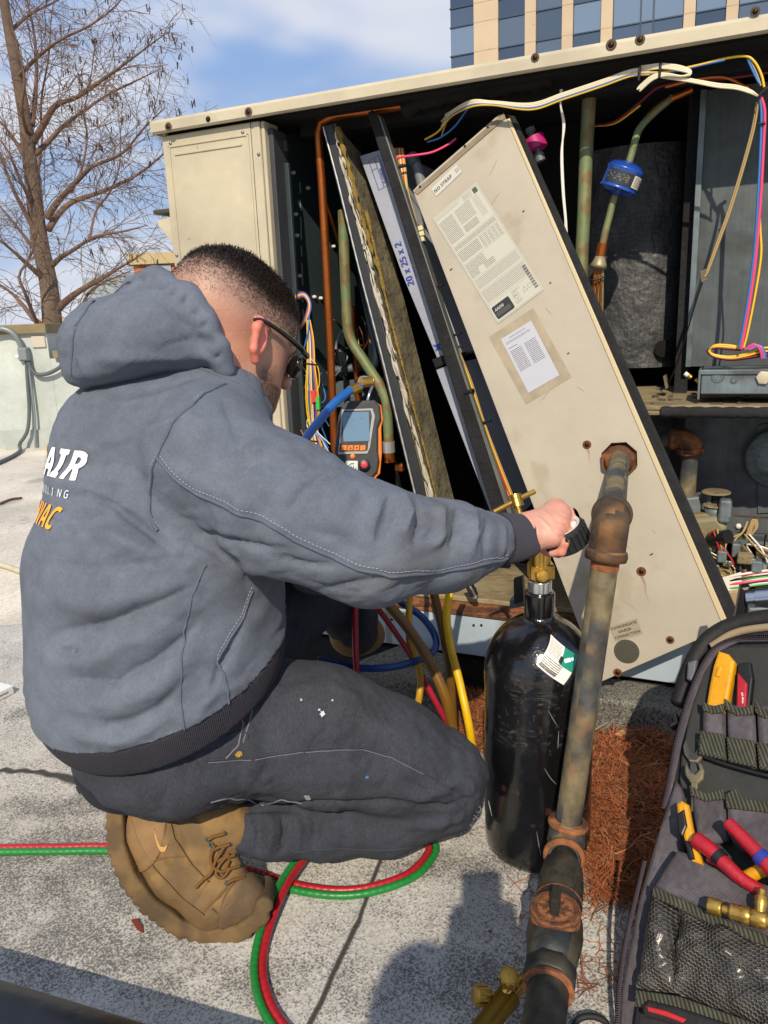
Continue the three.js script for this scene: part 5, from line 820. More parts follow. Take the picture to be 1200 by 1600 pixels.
function sdfMesh(f, lo, hi, h) {
  const nx = Math.ceil((hi.x - lo.x) / h) + 1, ny = Math.ceil((hi.y - lo.y) / h) + 1, nz = Math.ceil((hi.z - lo.z) / h) + 1, val = new Float32Array(nx * ny * nz), B = 5;
  for (let k = 0; k < nz; k += B) for (let j = 0; j < ny; j += B) for (let i = 0; i < nx; i += B) {
    const c = f(lo.x + (i + B / 2) * h, lo.y + (j + B / 2) * h, lo.z + (k + B / 2) * h), far = Math.abs(c) > B * h * 1.35;
    for (let kk = k; kk < Math.min(k + B, nz); kk++) for (let jj = j; jj < Math.min(j + B, ny); jj++) for (let ii = i; ii < Math.min(i + B, nx); ii++) val[(kk * ny + jj) * nx + ii] = far ? c : f(lo.x + ii * h, lo.y + jj * h, lo.z + kk * h);
  }
  const id = new Int32Array(nx * ny * nz).fill(-1), pos = [], idx = [];
  const CO = [[0, 0, 0], [1, 0, 0], [0, 1, 0], [1, 1, 0], [0, 0, 1], [1, 0, 1], [0, 1, 1], [1, 1, 1]], ED = [[0, 1], [2, 3], [4, 5], [6, 7], [0, 2], [1, 3], [4, 6], [5, 7], [0, 4], [1, 5], [2, 6], [3, 7]];
  const v = new Float32Array(8), e = h * .5;
  for (let k = 0; k + 1 < nz; k++) for (let j = 0; j + 1 < ny; j++) for (let i = 0; i + 1 < nx; i++) {
    let m = 0; for (let q = 0; q < 8; q++) { v[q] = val[((k + CO[q][2]) * ny + j + CO[q][1]) * nx + i + CO[q][0]]; if (v[q] < 0) m++; }
    if (!m || m === 8) continue;
    let sx = 0, sy = 0, sz = 0, n = 0;
    for (const [a, b] of ED) if ((v[a] < 0) !== (v[b] < 0)) { const t = v[a] / (v[a] - v[b]); sx += CO[a][0] + t * (CO[b][0] - CO[a][0]); sy += CO[a][1] + t * (CO[b][1] - CO[a][1]); sz += CO[a][2] + t * (CO[b][2] - CO[a][2]); n++; }
    let x = lo.x + (i + sx / n) * h, y = lo.y + (j + sy / n) * h, z = lo.z + (k + sz / n) * h;
    id[(k * ny + j) * nx + i] = pos.length / 3; pos.push(x, y, z);
  }
  const I = (i, j, k) => id[(k * ny + j) * nx + i];
  for (let k = 1; k + 1 < nz; k++) for (let j = 1; j + 1 < ny; j++) for (let i = 1; i + 1 < nx; i++) {
    const a = val[(k * ny + j) * nx + i] < 0;
    const put = (b, p, q, r, s) => { if (a === b || p < 0 || q < 0 || r < 0 || s < 0) return; a ? idx.push(p, q, r, p, r, s) : idx.push(p, r, q, p, s, r); };
    put(val[(k * ny + j) * nx + i + 1] < 0, I(i, j - 1, k - 1), I(i, j, k - 1), I(i, j, k), I(i, j - 1, k));
    put(val[(k * ny + j + 1) * nx + i] < 0, I(i - 1, j, k - 1), I(i - 1, j, k), I(i, j, k), I(i, j, k - 1));
    put(val[((k + 1) * ny + j) * nx + i] < 0, I(i - 1, j - 1, k), I(i, j - 1, k), I(i, j, k), I(i - 1, j, k));
  }
  const g = new THREE.BufferGeometry(); g.setAttribute('position', new THREE.Float32BufferAttribute(pos, 3)); g.setIndex(idx); g.computeVertexNormals(); return g;
}
function relax(g, f, n = 2) {   // smooth a little, then settle back on the surface
  const p = g.attributes.position, ix = g.index.array, cnt = p.count;
  for (let it = 0; it < n; it++) {
    const s = new Float32Array(cnt * 3), c = new Uint16Array(cnt);
    for (let t = 0; t < ix.length; t += 3) for (let e = 0; e < 3; e++) { const a = ix[t + e], b = ix[t + (e + 1) % 3]; s[3 * a] += p.getX(b); s[3 * a + 1] += p.getY(b); s[3 * a + 2] += p.getZ(b); c[a]++; }
    for (let i = 0; i < cnt; i++) if (c[i]) p.setXYZ(i, mix(p.getX(i), s[3 * i] / c[i], .5), mix(p.getY(i), s[3 * i + 1] / c[i], .5), mix(p.getZ(i), s[3 * i + 2] / c[i], .5));
    for (let i = 0; i < cnt; i++) { const x = p.getX(i), y = p.getY(i), z = p.getZ(i), e = .002, d = f(x, y, z); let gx = f(x + e, y, z) - d, gy = f(x, y + e, z) - d, gz = f(x, y, z + e) - d; const l = Math.hypot(gx, gy, gz) || 1; const q = clamp(d, -.01, .01) / l; p.setXYZ(i, x - gx * q, y - gy * q, z - gz * q); }
  }
  g.computeVertexNormals(); return g;
}
function onSdf(px, py, f, d0 = .9) { const v = ray(px, py), L = v.length(); let t = d0; for (let i = 0; i < 90; i++) { const x = O.x + v.x * t, y = O.y + v.y * t, z = O.z + v.z * t, d = f(x, y, z); if (d < .0004) break; t += d * .8 / L; if (t > 2.6) return null; } return O.clone().addScaledVector(v, t); }
const trace = (pts, f, step = 12) => { const o = []; for (let i = 0; i + 1 < pts.length; i++) { const [a, b] = [pts[i], pts[i + 1]], n = Math.max(1, Math.round(Math.hypot(b[0] - a[0], b[1] - a[1]) / step)); for (let k = 0; k < n + (i + 2 === pts.length ? 1 : 0); k++) { const p = onSdf(mix(a[0], b[0], k / n), mix(a[1], b[1], k / n), f); if (p) o.push(p); } } return o; };
function fold(g, f, list) {   // [pixels, height, width] ridges (+) and creases (-) in the cloth
  const p = g.attributes.position, n = g.attributes.normal, L = list.map(([px, a, w]) => ({ q: trace(px, f, 14), a: a * 1.5, w: w * .8 })).filter(o => o.q.length > 1);
  for (const o of L) { o.b = new THREE.Box3().setFromPoints(o.q).expandByScalar(o.w * 2.5); }
  const q = V();
  for (let i = 0; i < p.count; i++) {
    q.fromBufferAttribute(p, i); let d = 0;
    for (const o of L) {
      if (!o.b.containsPoint(q)) continue; let m = 1e9, tm = 0; const N_ = o.q.length - 1;
      for (let s = 0; s < N_; s++) { const a = o.q[s], b = o.q[s + 1], bx = b.x - a.x, by = b.y - a.y, bz = b.z - a.z, t = clamp(((q.x - a.x) * bx + (q.y - a.y) * by + (q.z - a.z) * bz) / (bx * bx + by * by + bz * bz + 1e-12)), e = (q.x - a.x - t * bx) ** 2 + (q.y - a.y - t * by) ** 2 + (q.z - a.z - t * bz) ** 2; if (e < m) { m = e; tm = (s + t) / N_; } }
      d += o.a * (o.a < 0 ? 1.15 * Math.exp(-Math.sqrt(m) / (o.w * .62)) : Math.exp(-m / (o.w * o.w))) * Math.pow(Math.sin(Math.PI * clamp(tm * .96 + .02)), .6);
    }
    if (d) p.setXYZ(i, q.x + n.getX(i) * d, q.y + n.getY(i) * d, q.z + n.getZ(i) * d);
  }
  g.computeVertexNormals(); return g;
}
const ripple = (g, amp, fr) => { const p = g.attributes.position, n = g.attributes.normal; for (let i = 0; i < p.count; i++) { const x = p.getX(i), y = p.getY(i), z = p.getZ(i), d = amp * (fbm3(x * fr + 5, y * fr * 1.3, z * fr, 3) - .5) * 2; p.setXYZ(i, x + n.getX(i) * d, y + n.getY(i) * d, z + n.getZ(i) * d); } g.computeVertexNormals(); return g; };
function snapper(g) {   // puts points onto the finished, folded cloth
  const p = g.attributes.position, n = g.attributes.normal, C = .014, H_ = new Map(), key = (x, y, z) => Math.floor(x / C) + ',' + Math.floor(y / C) + ',' + Math.floor(z / C);
  for (let i = 0; i < p.count; i++) { const k = key(p.getX(i), p.getY(i), p.getZ(i)); let a = H_.get(k); if (!a) H_.set(k, a = []); a.push(i); }
  return (q, off = .001) => { let m = 1e9, b = -1; for (let a = -1; a < 2; a++) for (let c = -1; c < 2; c++) for (let d = -1; d < 2; d++) for (const i of H_.get(key(q.x + a * C, q.y + c * C, q.z + d * C)) ?? []) { const e = (p.getX(i) - q.x) ** 2 + (p.getY(i) - q.y) ** 2 + (p.getZ(i) - q.z) ** 2; if (e < m) { m = e; b = i; } } if (b < 0) return q.clone(); const N_ = V(n.getX(b), n.getY(b), n.getZ(b)), v = V(p.getX(b), p.getY(b), p.getZ(b)); return q.clone().addScaledVector(N_, v.sub(q).dot(N_) + off); };
}
const crinkle = (g, amp, fx, fy, fz, o = 0) => { const p = g.attributes.position, n = g.attributes.normal; for (let i = 0; i < p.count; i++) { const x = p.getX(i), y = p.getY(i), z = p.getZ(i), w = fbm3(x * 4 + o, y * 4, z * 4, 2) * 1.6, v = fbm3(x * fx + w + o, y * fy + w, z * fz - w, 2), r = 1 - Math.abs(2 * v - 1) * 1.7, d = amp * (Math.max(r, -.4) - .4) * sstep(.32, .62, fbm3(x * 5 + 3 + o, y * 5, z * 5, 2)); p.setXYZ(i, x + n.getX(i) * d, y + n.getY(i) * d, z + n.getZ(i) * d); } g.computeVertexNormals(); return g; };
const bounds = (pts, m) => { const b = new THREE.Box3().setFromPoints(pts).expandByScalar(m); return [b.min, b.max]; };

// cloths
T.canvas = tex(512, (u, v) => { const a = Math.sin((u * 1 + v * 0) * 2 * Math.PI * 64), b = Math.sin((v * 1) * 2 * Math.PI * 64), w = a * b, n = pfbm(u, v, 60, 3), l = pfbm(u, v, 6, 4, 6), sp = hash3(Math.floor(u * 512), Math.floor(v * 512), 5); const k = .70 + .08 * w + .10 * (n - .5) + .12 * (l - .5) + .16 * (sp - .5) * (sp > .6 ? 1.5 : .6); return [k * .985, k, k * 1.02]; }, true, 8);
T.canvasB = tex(256, (u, v) => { const a = Math.sin(u * 2 * Math.PI * 32), b = Math.sin(v * 2 * Math.PI * 32); return .5 + .3 * a * b + .3 * (pfbm(u, v, 32, 2) - .5); }, false, 16);
T.denim = tex(512, (u, v) => { const a = Math.sin((u * 96 + v * 96) * 2 * Math.PI), n = pfbm(u, v, 80, 3), l = pfbm(u, v, 5, 4, 6), s = pn(u * 300, v * 40, 300, 4); const k = .62 + .14 * a + .16 * (n - .5) + .2 * (l - .5) + .16 * (s - .5); return [k * .98, k, k * 1.04]; }, true, 6);
const canvasM = mat(0x8c95a4, .92, { map: T.canvas, bumpMap: T.canvasB, bumpScale: .0011, vertexColors: true });
const denimM = mat(0x5b5f67, .95, { map: T.denim, bumpMap: re(T.denim, 6), bumpScale: .0008, vertexColors: true });
const ribT = tex(256, (u, v) => .5 + .5 * Math.sin(u * 2 * Math.PI * 32) * .8, false, 12);

const man = thing('person', 'kneeling person in a grey hooded work jacket, dark jeans and tan boots turning a regulator', 'person');
const Ft = V(Math.cos(48 * RAD), 0, -Math.sin(48 * RAD)), Rt = V(Math.sin(48 * RAD), 0, Math.cos(48 * RAD));
const hemN = UPV.clone().multiplyScalar(Math.cos(.30)).addScaledVector(Ft, -Math.sin(.30)), hemP = D(228, 1112, 1.37).addScaledVector(UPV, .082);
const hemD = (x, y, z) => (x - hemP.x) * hemN.x + (y - hemP.y) * hemN.y + (z - hemP.z) * hemN.z;
// ---- jacket
const torso = join([el(D(255, 715, 1.40), Ft, UPV, Rt, .195, .17, .205), el(D(248, 885, 1.37), Ft, UPV, Rt, .222, .2, .235), el(D(252, 1020, 1.37), Ft, UPV, Rt, .222, .16, .232), el(D(240, 1100, 1.37), Ft, UPV, Rt, .185, .12, .205), rc(D(330, 640, 1.42), D(330, 720, 1.58), .085, .105)], .07);
const sleeve = chain([[D(322, 712, 1.235), .104], [D(452, 798, 1.195), .099], [D(575, 852, 1.19), .088], [D(690, 850, 1.27), .069], [D(752, 845, 1.322), .0555]], .05);
const trap = rc(D(345, 610, 1.37), D(340, 690, 1.26), .07, .09);
const sleeveFar = chain([[D(330, 725, 1.6), .1], [D(500, 862, 1.62), .082], [D(610, 862, 1.6), .06]], .04);
const jacketF = (x, y, z) => { let d = Math.max(torso(x, y, z), -hemD(x, y, z)); d = smin(d, trap(x, y, z), .06); d = smin(d, sleeve(x, y, z), .022); d = smin(d, sleeveFar(x, y, z), .03); return d; };
{
  const [lo, hi] = [V(-.78, .28, -1.78), V(.3, 1.12, -1.0)];
  const g = relax(sdfMesh(jacketF, lo, hi, .0052), jacketF, 2);
  fold(g, jacketF, [
    // back and shoulder
    [[[130, 610], [190, 640], [250, 620], [320, 592]], .006, .02], [[[140, 655], [210, 668], [270, 640], [330, 610]], -.005, .016], [[[110, 700], [180, 690], [240, 665]], .004, .02],
    [[[120, 770], [180, 790], [235, 830], [270, 860]], -.012, .016], [[[80, 740], [150, 775], [220, 818]], .008, .024], [[[120, 815], [190, 845], [250, 880]], .008, .022],
    [[[70, 880], [140, 890], [220, 880], [300, 870]], -.006, .02], [[[60, 930], [140, 945], [230, 930], [310, 900]], .007, .026], [[[80, 990], [160, 975], [240, 945], [300, 915]], -.010, .018],
    [[[70, 1030], [150, 1030], [230, 990], [300, 950]], .009, .026], [[[90, 1018], [110, 1018], [130, 1019]], -.007, .010], [[[110, 1060], [180, 1065], [260, 1020], [310, 975]], -.010, .018], [[[90, 1100], [170, 1110], [250, 1075], [310, 1020]], .009, .026],
    [[[150, 1140], [200, 1130], [250, 1105], [290, 1060]], -.007, .016], [[[120, 1150], [180, 1160], [240, 1140]], .006, .016], [[[330, 1080], [355, 1030], [380, 975]], -.006, .012], [[[310, 1110], [340, 1080], [420, 1060]], .006, .016],
    // sleeve
    [[[250, 720], [320, 760], [400, 790]], .004, .02], [[[350, 620], [370, 680], [380, 740]], -.005, .02], [[[400, 680], [390, 760], [370, 830]], .005, .024], [[[300, 830], [370, 850], [450, 862]], -.008, .016], [[[260, 850], [350, 885], [450, 905]], .006, .018], [[[420, 870], [480, 885], [530, 885]], -.006, .014],
    [[[520, 735], [480, 760], [450, 800]], -.006, .018], [[[560, 745], [540, 790], [530, 840]], .007, .022], [[[612, 772], [608, 800], [596, 830], [590, 850]], -.013, .011], [[[632, 770], [640, 800], [630, 840]], .010, .016], [[[655, 780], [660, 815], [650, 850]], -.008, .011], [[[690, 784], [690, 820], [680, 860]], .008, .015],
    [[[718, 790], [715, 825], [705, 860]], -.008, .011], [[[745, 792], [742, 830], [735, 870]], .007, .014], [[[765, 796], [764, 830], [758, 868]], -.006, .009], [[[784, 800], [786, 840], [780, 878]], .005, .009], [[[480, 930], [540, 915], [600, 905]], -.005, .014], [[[560, 880], [620, 890], [690, 885]], .004, .016], [[[600, 925], [660, 905], [720, 890]], -.004, .012],
  ]);
  ripple(g, .004, 9); crinkle(g, -.0065, 9, 22, 9); crinkle(g, -.003, 30, 50, 30, 7);
  const snap = snapper(g), gg = tri(g.toNonIndexed());
  paint(gg, p => { const n = fbm3(p.x * 9, p.y * 9, p.z * 9, 3), q = fbm3(p.x * 30 + 9, p.y * 30, p.z * 30, 3); let k = .84 + .30 * n + .16 * (q - .5); const arm = clamp(sleeve(p.x, p.y, p.z) * -20 + .6); const c = D(650, 890, 1.24), e = p.distanceTo(c), dirt = sstep(.20, .03, e) * sstep(.36, .58, fbm3(p.x * 14 + 3, p.y * 14, p.z * 14, 4)); return [mix(k, .80, dirt * .75), mix(k, .66, dirt * .75), mix(k, .42, dirt * .8)]; });
  const jk = obj('jacket', gg, canvasM, man);
  // seams, with their rows of stitching
  const seamM = mat(0x7a8394, .95, { map: T.canvas }), stM = mat(0xa2a9b5, .9);
  const seam = (px, r = .003, stitch = 1) => { const q = trace(px, jacketF, 10).map(p => snap(p, .0004)); if (q.length < 3) return; const s = obj('seam', tri(tube(q, r, q.length * 4, 6)), seamM, jk); if (!stitch) return; const c = curve(q), L = c.getLength(), st = []; for (let k = 0; k < L / .0062; k++) { const a = c.getPointAt(clamp(k * .0062 / L)), b = c.getPointAt(clamp((k * .0062 + .0036) / L)), u = snap(a.clone().add(V(0, .0075, 0)), .0008), w = snap(b.clone().add(V(0, .0075, 0)), .0008); st.push(bar(a.clone().add(V(0, .0, .0)).addScaledVector(UPV, .0), a, .0001, .0001, 3)); st.pop(); st.push(bar(u, w, .0006, .0006, 4)); } obj('stitching', merge(st), stM, s).userData.kind = 'stuff'; };
  seam([[352, 600], [318, 612], [290, 634], [268, 662], [252, 695], [240, 730], [234, 770], [233, 800], [243, 830]]);
  seam([[246, 716], [275, 745], [310, 770], [360, 795], [410, 815], [460, 845], [510, 868], [560, 890], [610, 900], [680, 896], [740, 886], [792, 872]]);
  seam([[322, 880], [300, 930], [290, 980], [282, 1040], [283, 1100], [288, 1140]], .0016, 0);
  seam([[396, 925], [380, 965], [358, 1000], [345, 1030], [352, 1060], [358, 1100]], .0022);
  seam([[315, 576], [340, 588], [372, 600]], .002, 0);
  // rib-knit waistband and cuff
  const ribM = mat(0x4c4b57, .95, { bumpMap: ribT, bumpScale: .0022, map: re(T.canvas, 6) });
  const wbF = (x, y, z) => { const h = hemD(x, y, z), b = torso(x, y, z) + .003 + clamp(-h) * .12; return Math.max(b, h - .004, -h - .055); };
  obj('waistband', tri(relax(sdfMesh(wbF, V(-.78, .12, -1.7), V(.05, .56, -1.02), .006), wbF, 1)), ribM, jk);
  const cu = tube([D(780, 843, 1.345), D(798, 841, 1.358), D(814, 839, 1.366), D(829, 837, 1.371)], u => mix(.0470, .0380, u) + .0018 * Math.sin(Math.PI * u), 20, 48); const uv = cu.attributes.uv; const ribU = re(ribT, 1); for (let i = 0; i < uv.count; i++) uv.setXY(i, uv.getY(i) * 1.0, uv.getX(i));
  obj('cuff', cu, mat(0x4c4b57, .95, { bumpMap: re(ribT, 14), bumpScale: .0026 }), jk);
  // hood lying on the back
  const hc = D(226, 520, 1.345), hx = D(300, 500, 1.345).sub(hc).normalize(), hz = hc.clone().sub(O).normalize().negate(), hy = hz.clone().cross(hx).normalize(), hz2 = hx.clone().cross(hy);
  const hoodF = join([el(hc, hx, hy, hz2, .135, .078, .15), el(D(160, 535, 1.345), hx, hy, hz2, .062, .062, .12), el(D(270, 508, 1.34), hx, hy, hz2, .085, .078, .13), el(D(305, 540, 1.315), hx, hy, hz2, .055, .055, .075), el(D(200, 560, 1.34), hx, hy, hz2, .11, .04, .13), chain([[D(206, 444, 1.36), .016], [D(245, 440, 1.30), .016], [D(290, 462, 1.26), .0165], [D(322, 505, 1.25), .0165], [D(340, 545, 1.255), .017], [D(350, 580, 1.27), .017]], .02)], .03);
  const hg = relax(sdfMesh(hoodF, V(-.62, .88, -1.66), V(-.2, 1.22, -1.08), .0055), hoodF, 2);
  fold(hg, hoodF, [[[[130, 560], [190, 562], [260, 558], [330, 556]], .006, .014], [[[250, 470], [300, 515], [330, 560]], -.006, .012], [[[255, 540], [300, 530], [335, 535]], -.005, .012], [[[140, 500], [180, 470], [230, 455]], .004, .014], [[[218, 432], [222, 446]], -.007, .008], [[[238, 432], [236, 448]], -.007, .008], [[[258, 436], [254, 452]], -.006, .008], [[[276, 448], [268, 462]], -.006, .008], [[[295, 462], [285, 474]], -.006, .008], [[[312, 482], [300, 492]], -.006, .008], [[[326, 505], [312, 512]], -.006, .008], [[[338, 530], [322, 536]], -.006, .008], [[[346, 556], [332, 560]], -.006, .008]]);
  ripple(hg, .004, 10); crinkle(hg, -.005, 10, 20, 10, 4); crinkle(hg, -.0025, 34, 50, 34, 9); const hsnap = snapper(hg);
  const hgg = tri(hg.toNonIndexed()); paint(hgg, p => { const k = .84 + .30 * fbm3(p.x * 9, p.y * 9, p.z * 9, 3) + .16 * (fbm3(p.x * 30, p.y * 30, p.z * 30, 2) - .5); return [k, k, k]; });
  const hd = obj('hood', hgg, canvasM, jk);
  for (const q of [[[118, 510], [140, 476], [170, 452], [204, 440]], [[112, 585], [112, 555], [114, 530], [118, 515]], [[118, 560], [122, 575], [130, 588]]]) { const t = trace(q, hoodF, 9).map(p => hsnap(p, .0004)); if (t.length > 2) obj('seam', tri(tube(t, .0022, t.length * 4, 6)), seamM, hd); }
  // print on the back
  const pc = D(92, 770, 1.3), prj = (u, v) => { let p = LB.clone().addScaledVector(LX, u).addScaledVector(LY, v).addScaledVector(LN, .15); for (let i = 0; i < 160; i++) { const d = jacketF(p.x, p.y, p.z); if (d < .0004) break; p.addScaledVector(LN, -d * .7); } return p; };
  const A = onSdf(128, 712, jacketF), Bq = onSdf(62, 690, jacketF), Cq = onSdf(100, 832, jacketF);
  const LY = UPV.clone().addScaledVector(Ft, .12).normalize(), LN = V(-.76, .1, .64).normalize().addScaledVector(LY, -V(-.76, .1, .64).normalize().dot(LY)).normalize(), LX = LY.clone().cross(LN).normalize(), LB = A.clone().addScaledVector(LN, .02);
  const nearN = p => { const e = .002, d = jacketF(p.x, p.y, p.z); return V(jacketF(p.x + e, p.y, p.z) - d, jacketF(p.x, p.y + e, p.z) - d, jacketF(p.x, p.y, p.z + e) - d).normalize(); };
  const mkPrint = (u0, u1, v0, v1, draw, w, h, name) => {
    const nu = 40, nv = 24, pos = [], uv2 = [], ix = []; for (let j = 0; j <= nv; j++) for (let i = 0; i <= nu; i++) { const p = prj(mix(u0, u1, i / nu), mix(v0, v1, j / nv)); const sp2 = snap(p, .0024); pos.push(sp2.x, sp2.y, sp2.z); uv2.push(i / nu, j / nv); }
    for (let it = 0; it < 4; it++) { const q = pos.slice(); for (let j = 1; j < nv; j++) for (let i = 1; i < nu; i++) for (let c = 0; c < 3; c++) { const k = (j * (nu + 1) + i) * 3 + c; pos[k] = .5 * q[k] + .125 * (q[k - 3] + q[k + 3] + q[k - 3 * (nu + 1)] + q[k + 3 * (nu + 1)]); } }
    for (let j = 0; j < nv; j++) for (let i = 0; i < nu; i++) { const k = j * (nu + 1) + i; ix.push(k, k + 1, k + nu + 2, k, k + nu + 2, k + nu + 1); }
    const g = new THREE.BufferGeometry(); g.setAttribute('position', new THREE.Float32BufferAttribute(pos, 3)); g.setAttribute('uv', new THREE.Float32BufferAttribute(uv2, 2)); g.setIndex(ix); g.computeVertexNormals();
    return obj(name, g, mat(0xffffff, .6, { map: canvasTex(w, h, draw), transparent: true, side: THREE.DoubleSide }), jk);
  };
    mkPrint(-.26, .012, -.135, .012, (g, w, h) => {
    g.textBaseline = 'alphabetic';
    g.fillStyle = '#f4f5f6'; g.font = 'italic bold 236px sans-serif'; try { g.letterSpacing = '10px'; } catch {} const a = g.measureText('AIR').width; g.save(); g.translate(w - 10, 190); g.transform(1, 0, -.06, 1, 0, 0); g.lineWidth = 5; g.strokeStyle = '#f4f5f6'; g.lineJoin = 'round'; g.textAlign = 'right'; g.scale(1.05, 1); g.strokeText('AIR', 0, 0); g.fillText('AIR', 0, 0); g.fillStyle = '#f0a01c'; g.strokeStyle = '#f0a01c'; g.strokeText('C', -a - 6, 0); g.fillText('C', -a - 6, 0); g.restore();
    try { g.letterSpacing = '0px'; } catch {} g.fillStyle = '#dfe3e8'; g.font = '64px sans-serif'; g.textAlign = 'left'; const t = 'COOLING'; for (let i = 0; i < t.length; i++) g.fillText(t[i], w - 470 + i * 64, 292);
    g.fillStyle = '#f3a81d'; g.font = 'bold 176px sans-serif'; g.textAlign = 'right'; g.fillText('HVAC', w - 40, 470, 430); g.fillStyle = '#f4f5f6';
  }, 1000, 540, 'back_print');
}
// ---- head, hand: the skin, one continuous body inside the clothes
const HA = 43 * RAD, HPI = 24 * RAD, hs = 1.17;
const hF = V(Math.cos(HA) * Math.cos(HPI), -Math.sin(HPI), -Math.sin(HA) * Math.cos(HPI)), hR = V(Math.sin(HA), .06, Math.cos(HA)).normalize(), hU = hR.clone().cross(hF).normalize(); hR.copy(hF).cross(hU).normalize();
const hO = D(404, 540, 1.30).addScaledVector(hF, .004 * hs).addScaledVector(hU, .012 * hs).addScaledVector(hR, -.078 * hs);
const HL = (a, b, c) => hO.clone().addScaledVector(hF, a * hs).addScaledVector(hU, b * hs).addScaledVector(hR, c * hs);
const hel = (a, b, c, rx, ry, rz) => el(HL(a, b, c), hF, hU, hR, rx * hs, ry * hs, rz * hs);
const hloc = p => { const q = p.clone().sub(hO); return [q.dot(hF) / hs, q.dot(hU) / hs, q.dot(hR) / hs]; };
const neckB = D(330, 640, 1.40);
const skull = join([hel(-.022, .045, 0, .094, .085, .076), hel(.03, .035, 0, .066, .07, .067), hel(.032, -.035, 0, .06, .075, .060), hel(.062, -.078, 0, .032, .026, .034), rc(HL(-.03, -.04, 0), neckB, .062, .07)], .035);
const headF = (x, y, z) => {
  let d = skull(x, y, z);
  d = smin(d, hBrow(x, y, z), .014); d = smin(d, hNose(x, y, z), .010);
  d = Math.max(d, -hEyeA(x, y, z)); 
  let e = Math.min(...[0, 1].map(k => { const q = ears[k]; let v = smin(q[0](x, y, z), q[1](x, y, z), .004); v = Math.max(v, -q[2](x, y, z)); return v; }));
  return smin(d, e, .006);
};
const hBrow = join([rc(HL(.082, .022, .032), HL(.09, .024, .01), .010, .010), rc(HL(.082, .022, -.032), HL(.09, .024, -.01), .010, .010), rc(HL(.076, -.052, -.02), HL(.076, -.052, .02), .013, .013)], .015), hNose = rc(HL(.092, .01, 0), HL(.112, -.026, 0), .007, .013), hEyeA = join([hel(.100, .004, .032, .010, .008, .013), hel(.100, .004, -.032, .010, .008, .013)], .002);
const ears = [1, -1].map(s => [join([rc(HL(-.012, .022, s * .080), HL(-.022, .008, s * .090), .007, .0075), rc(HL(-.022, .008, s * .090), HL(-.016, -.022, s * .086), .0075, .006), rc(HL(-.016, -.022, s * .086), HL(-.004, -.034, s * .078), .006, .0075), rc(HL(-.012, .022, s * .080), HL(.004, .018, s * .078), .0065, .005)], .006), hel(-.006, -.006, s * .078, .014, .026, .008), hel(-.004, -.003, s * .089, .0095, .019, .0085)]);
const skinM = phys(0xffffff, .52, { vertexColors: true, sheen: .15, bumpMap: re(T.noise, 30), bumpScale: .0007 });
const bodyG = [];
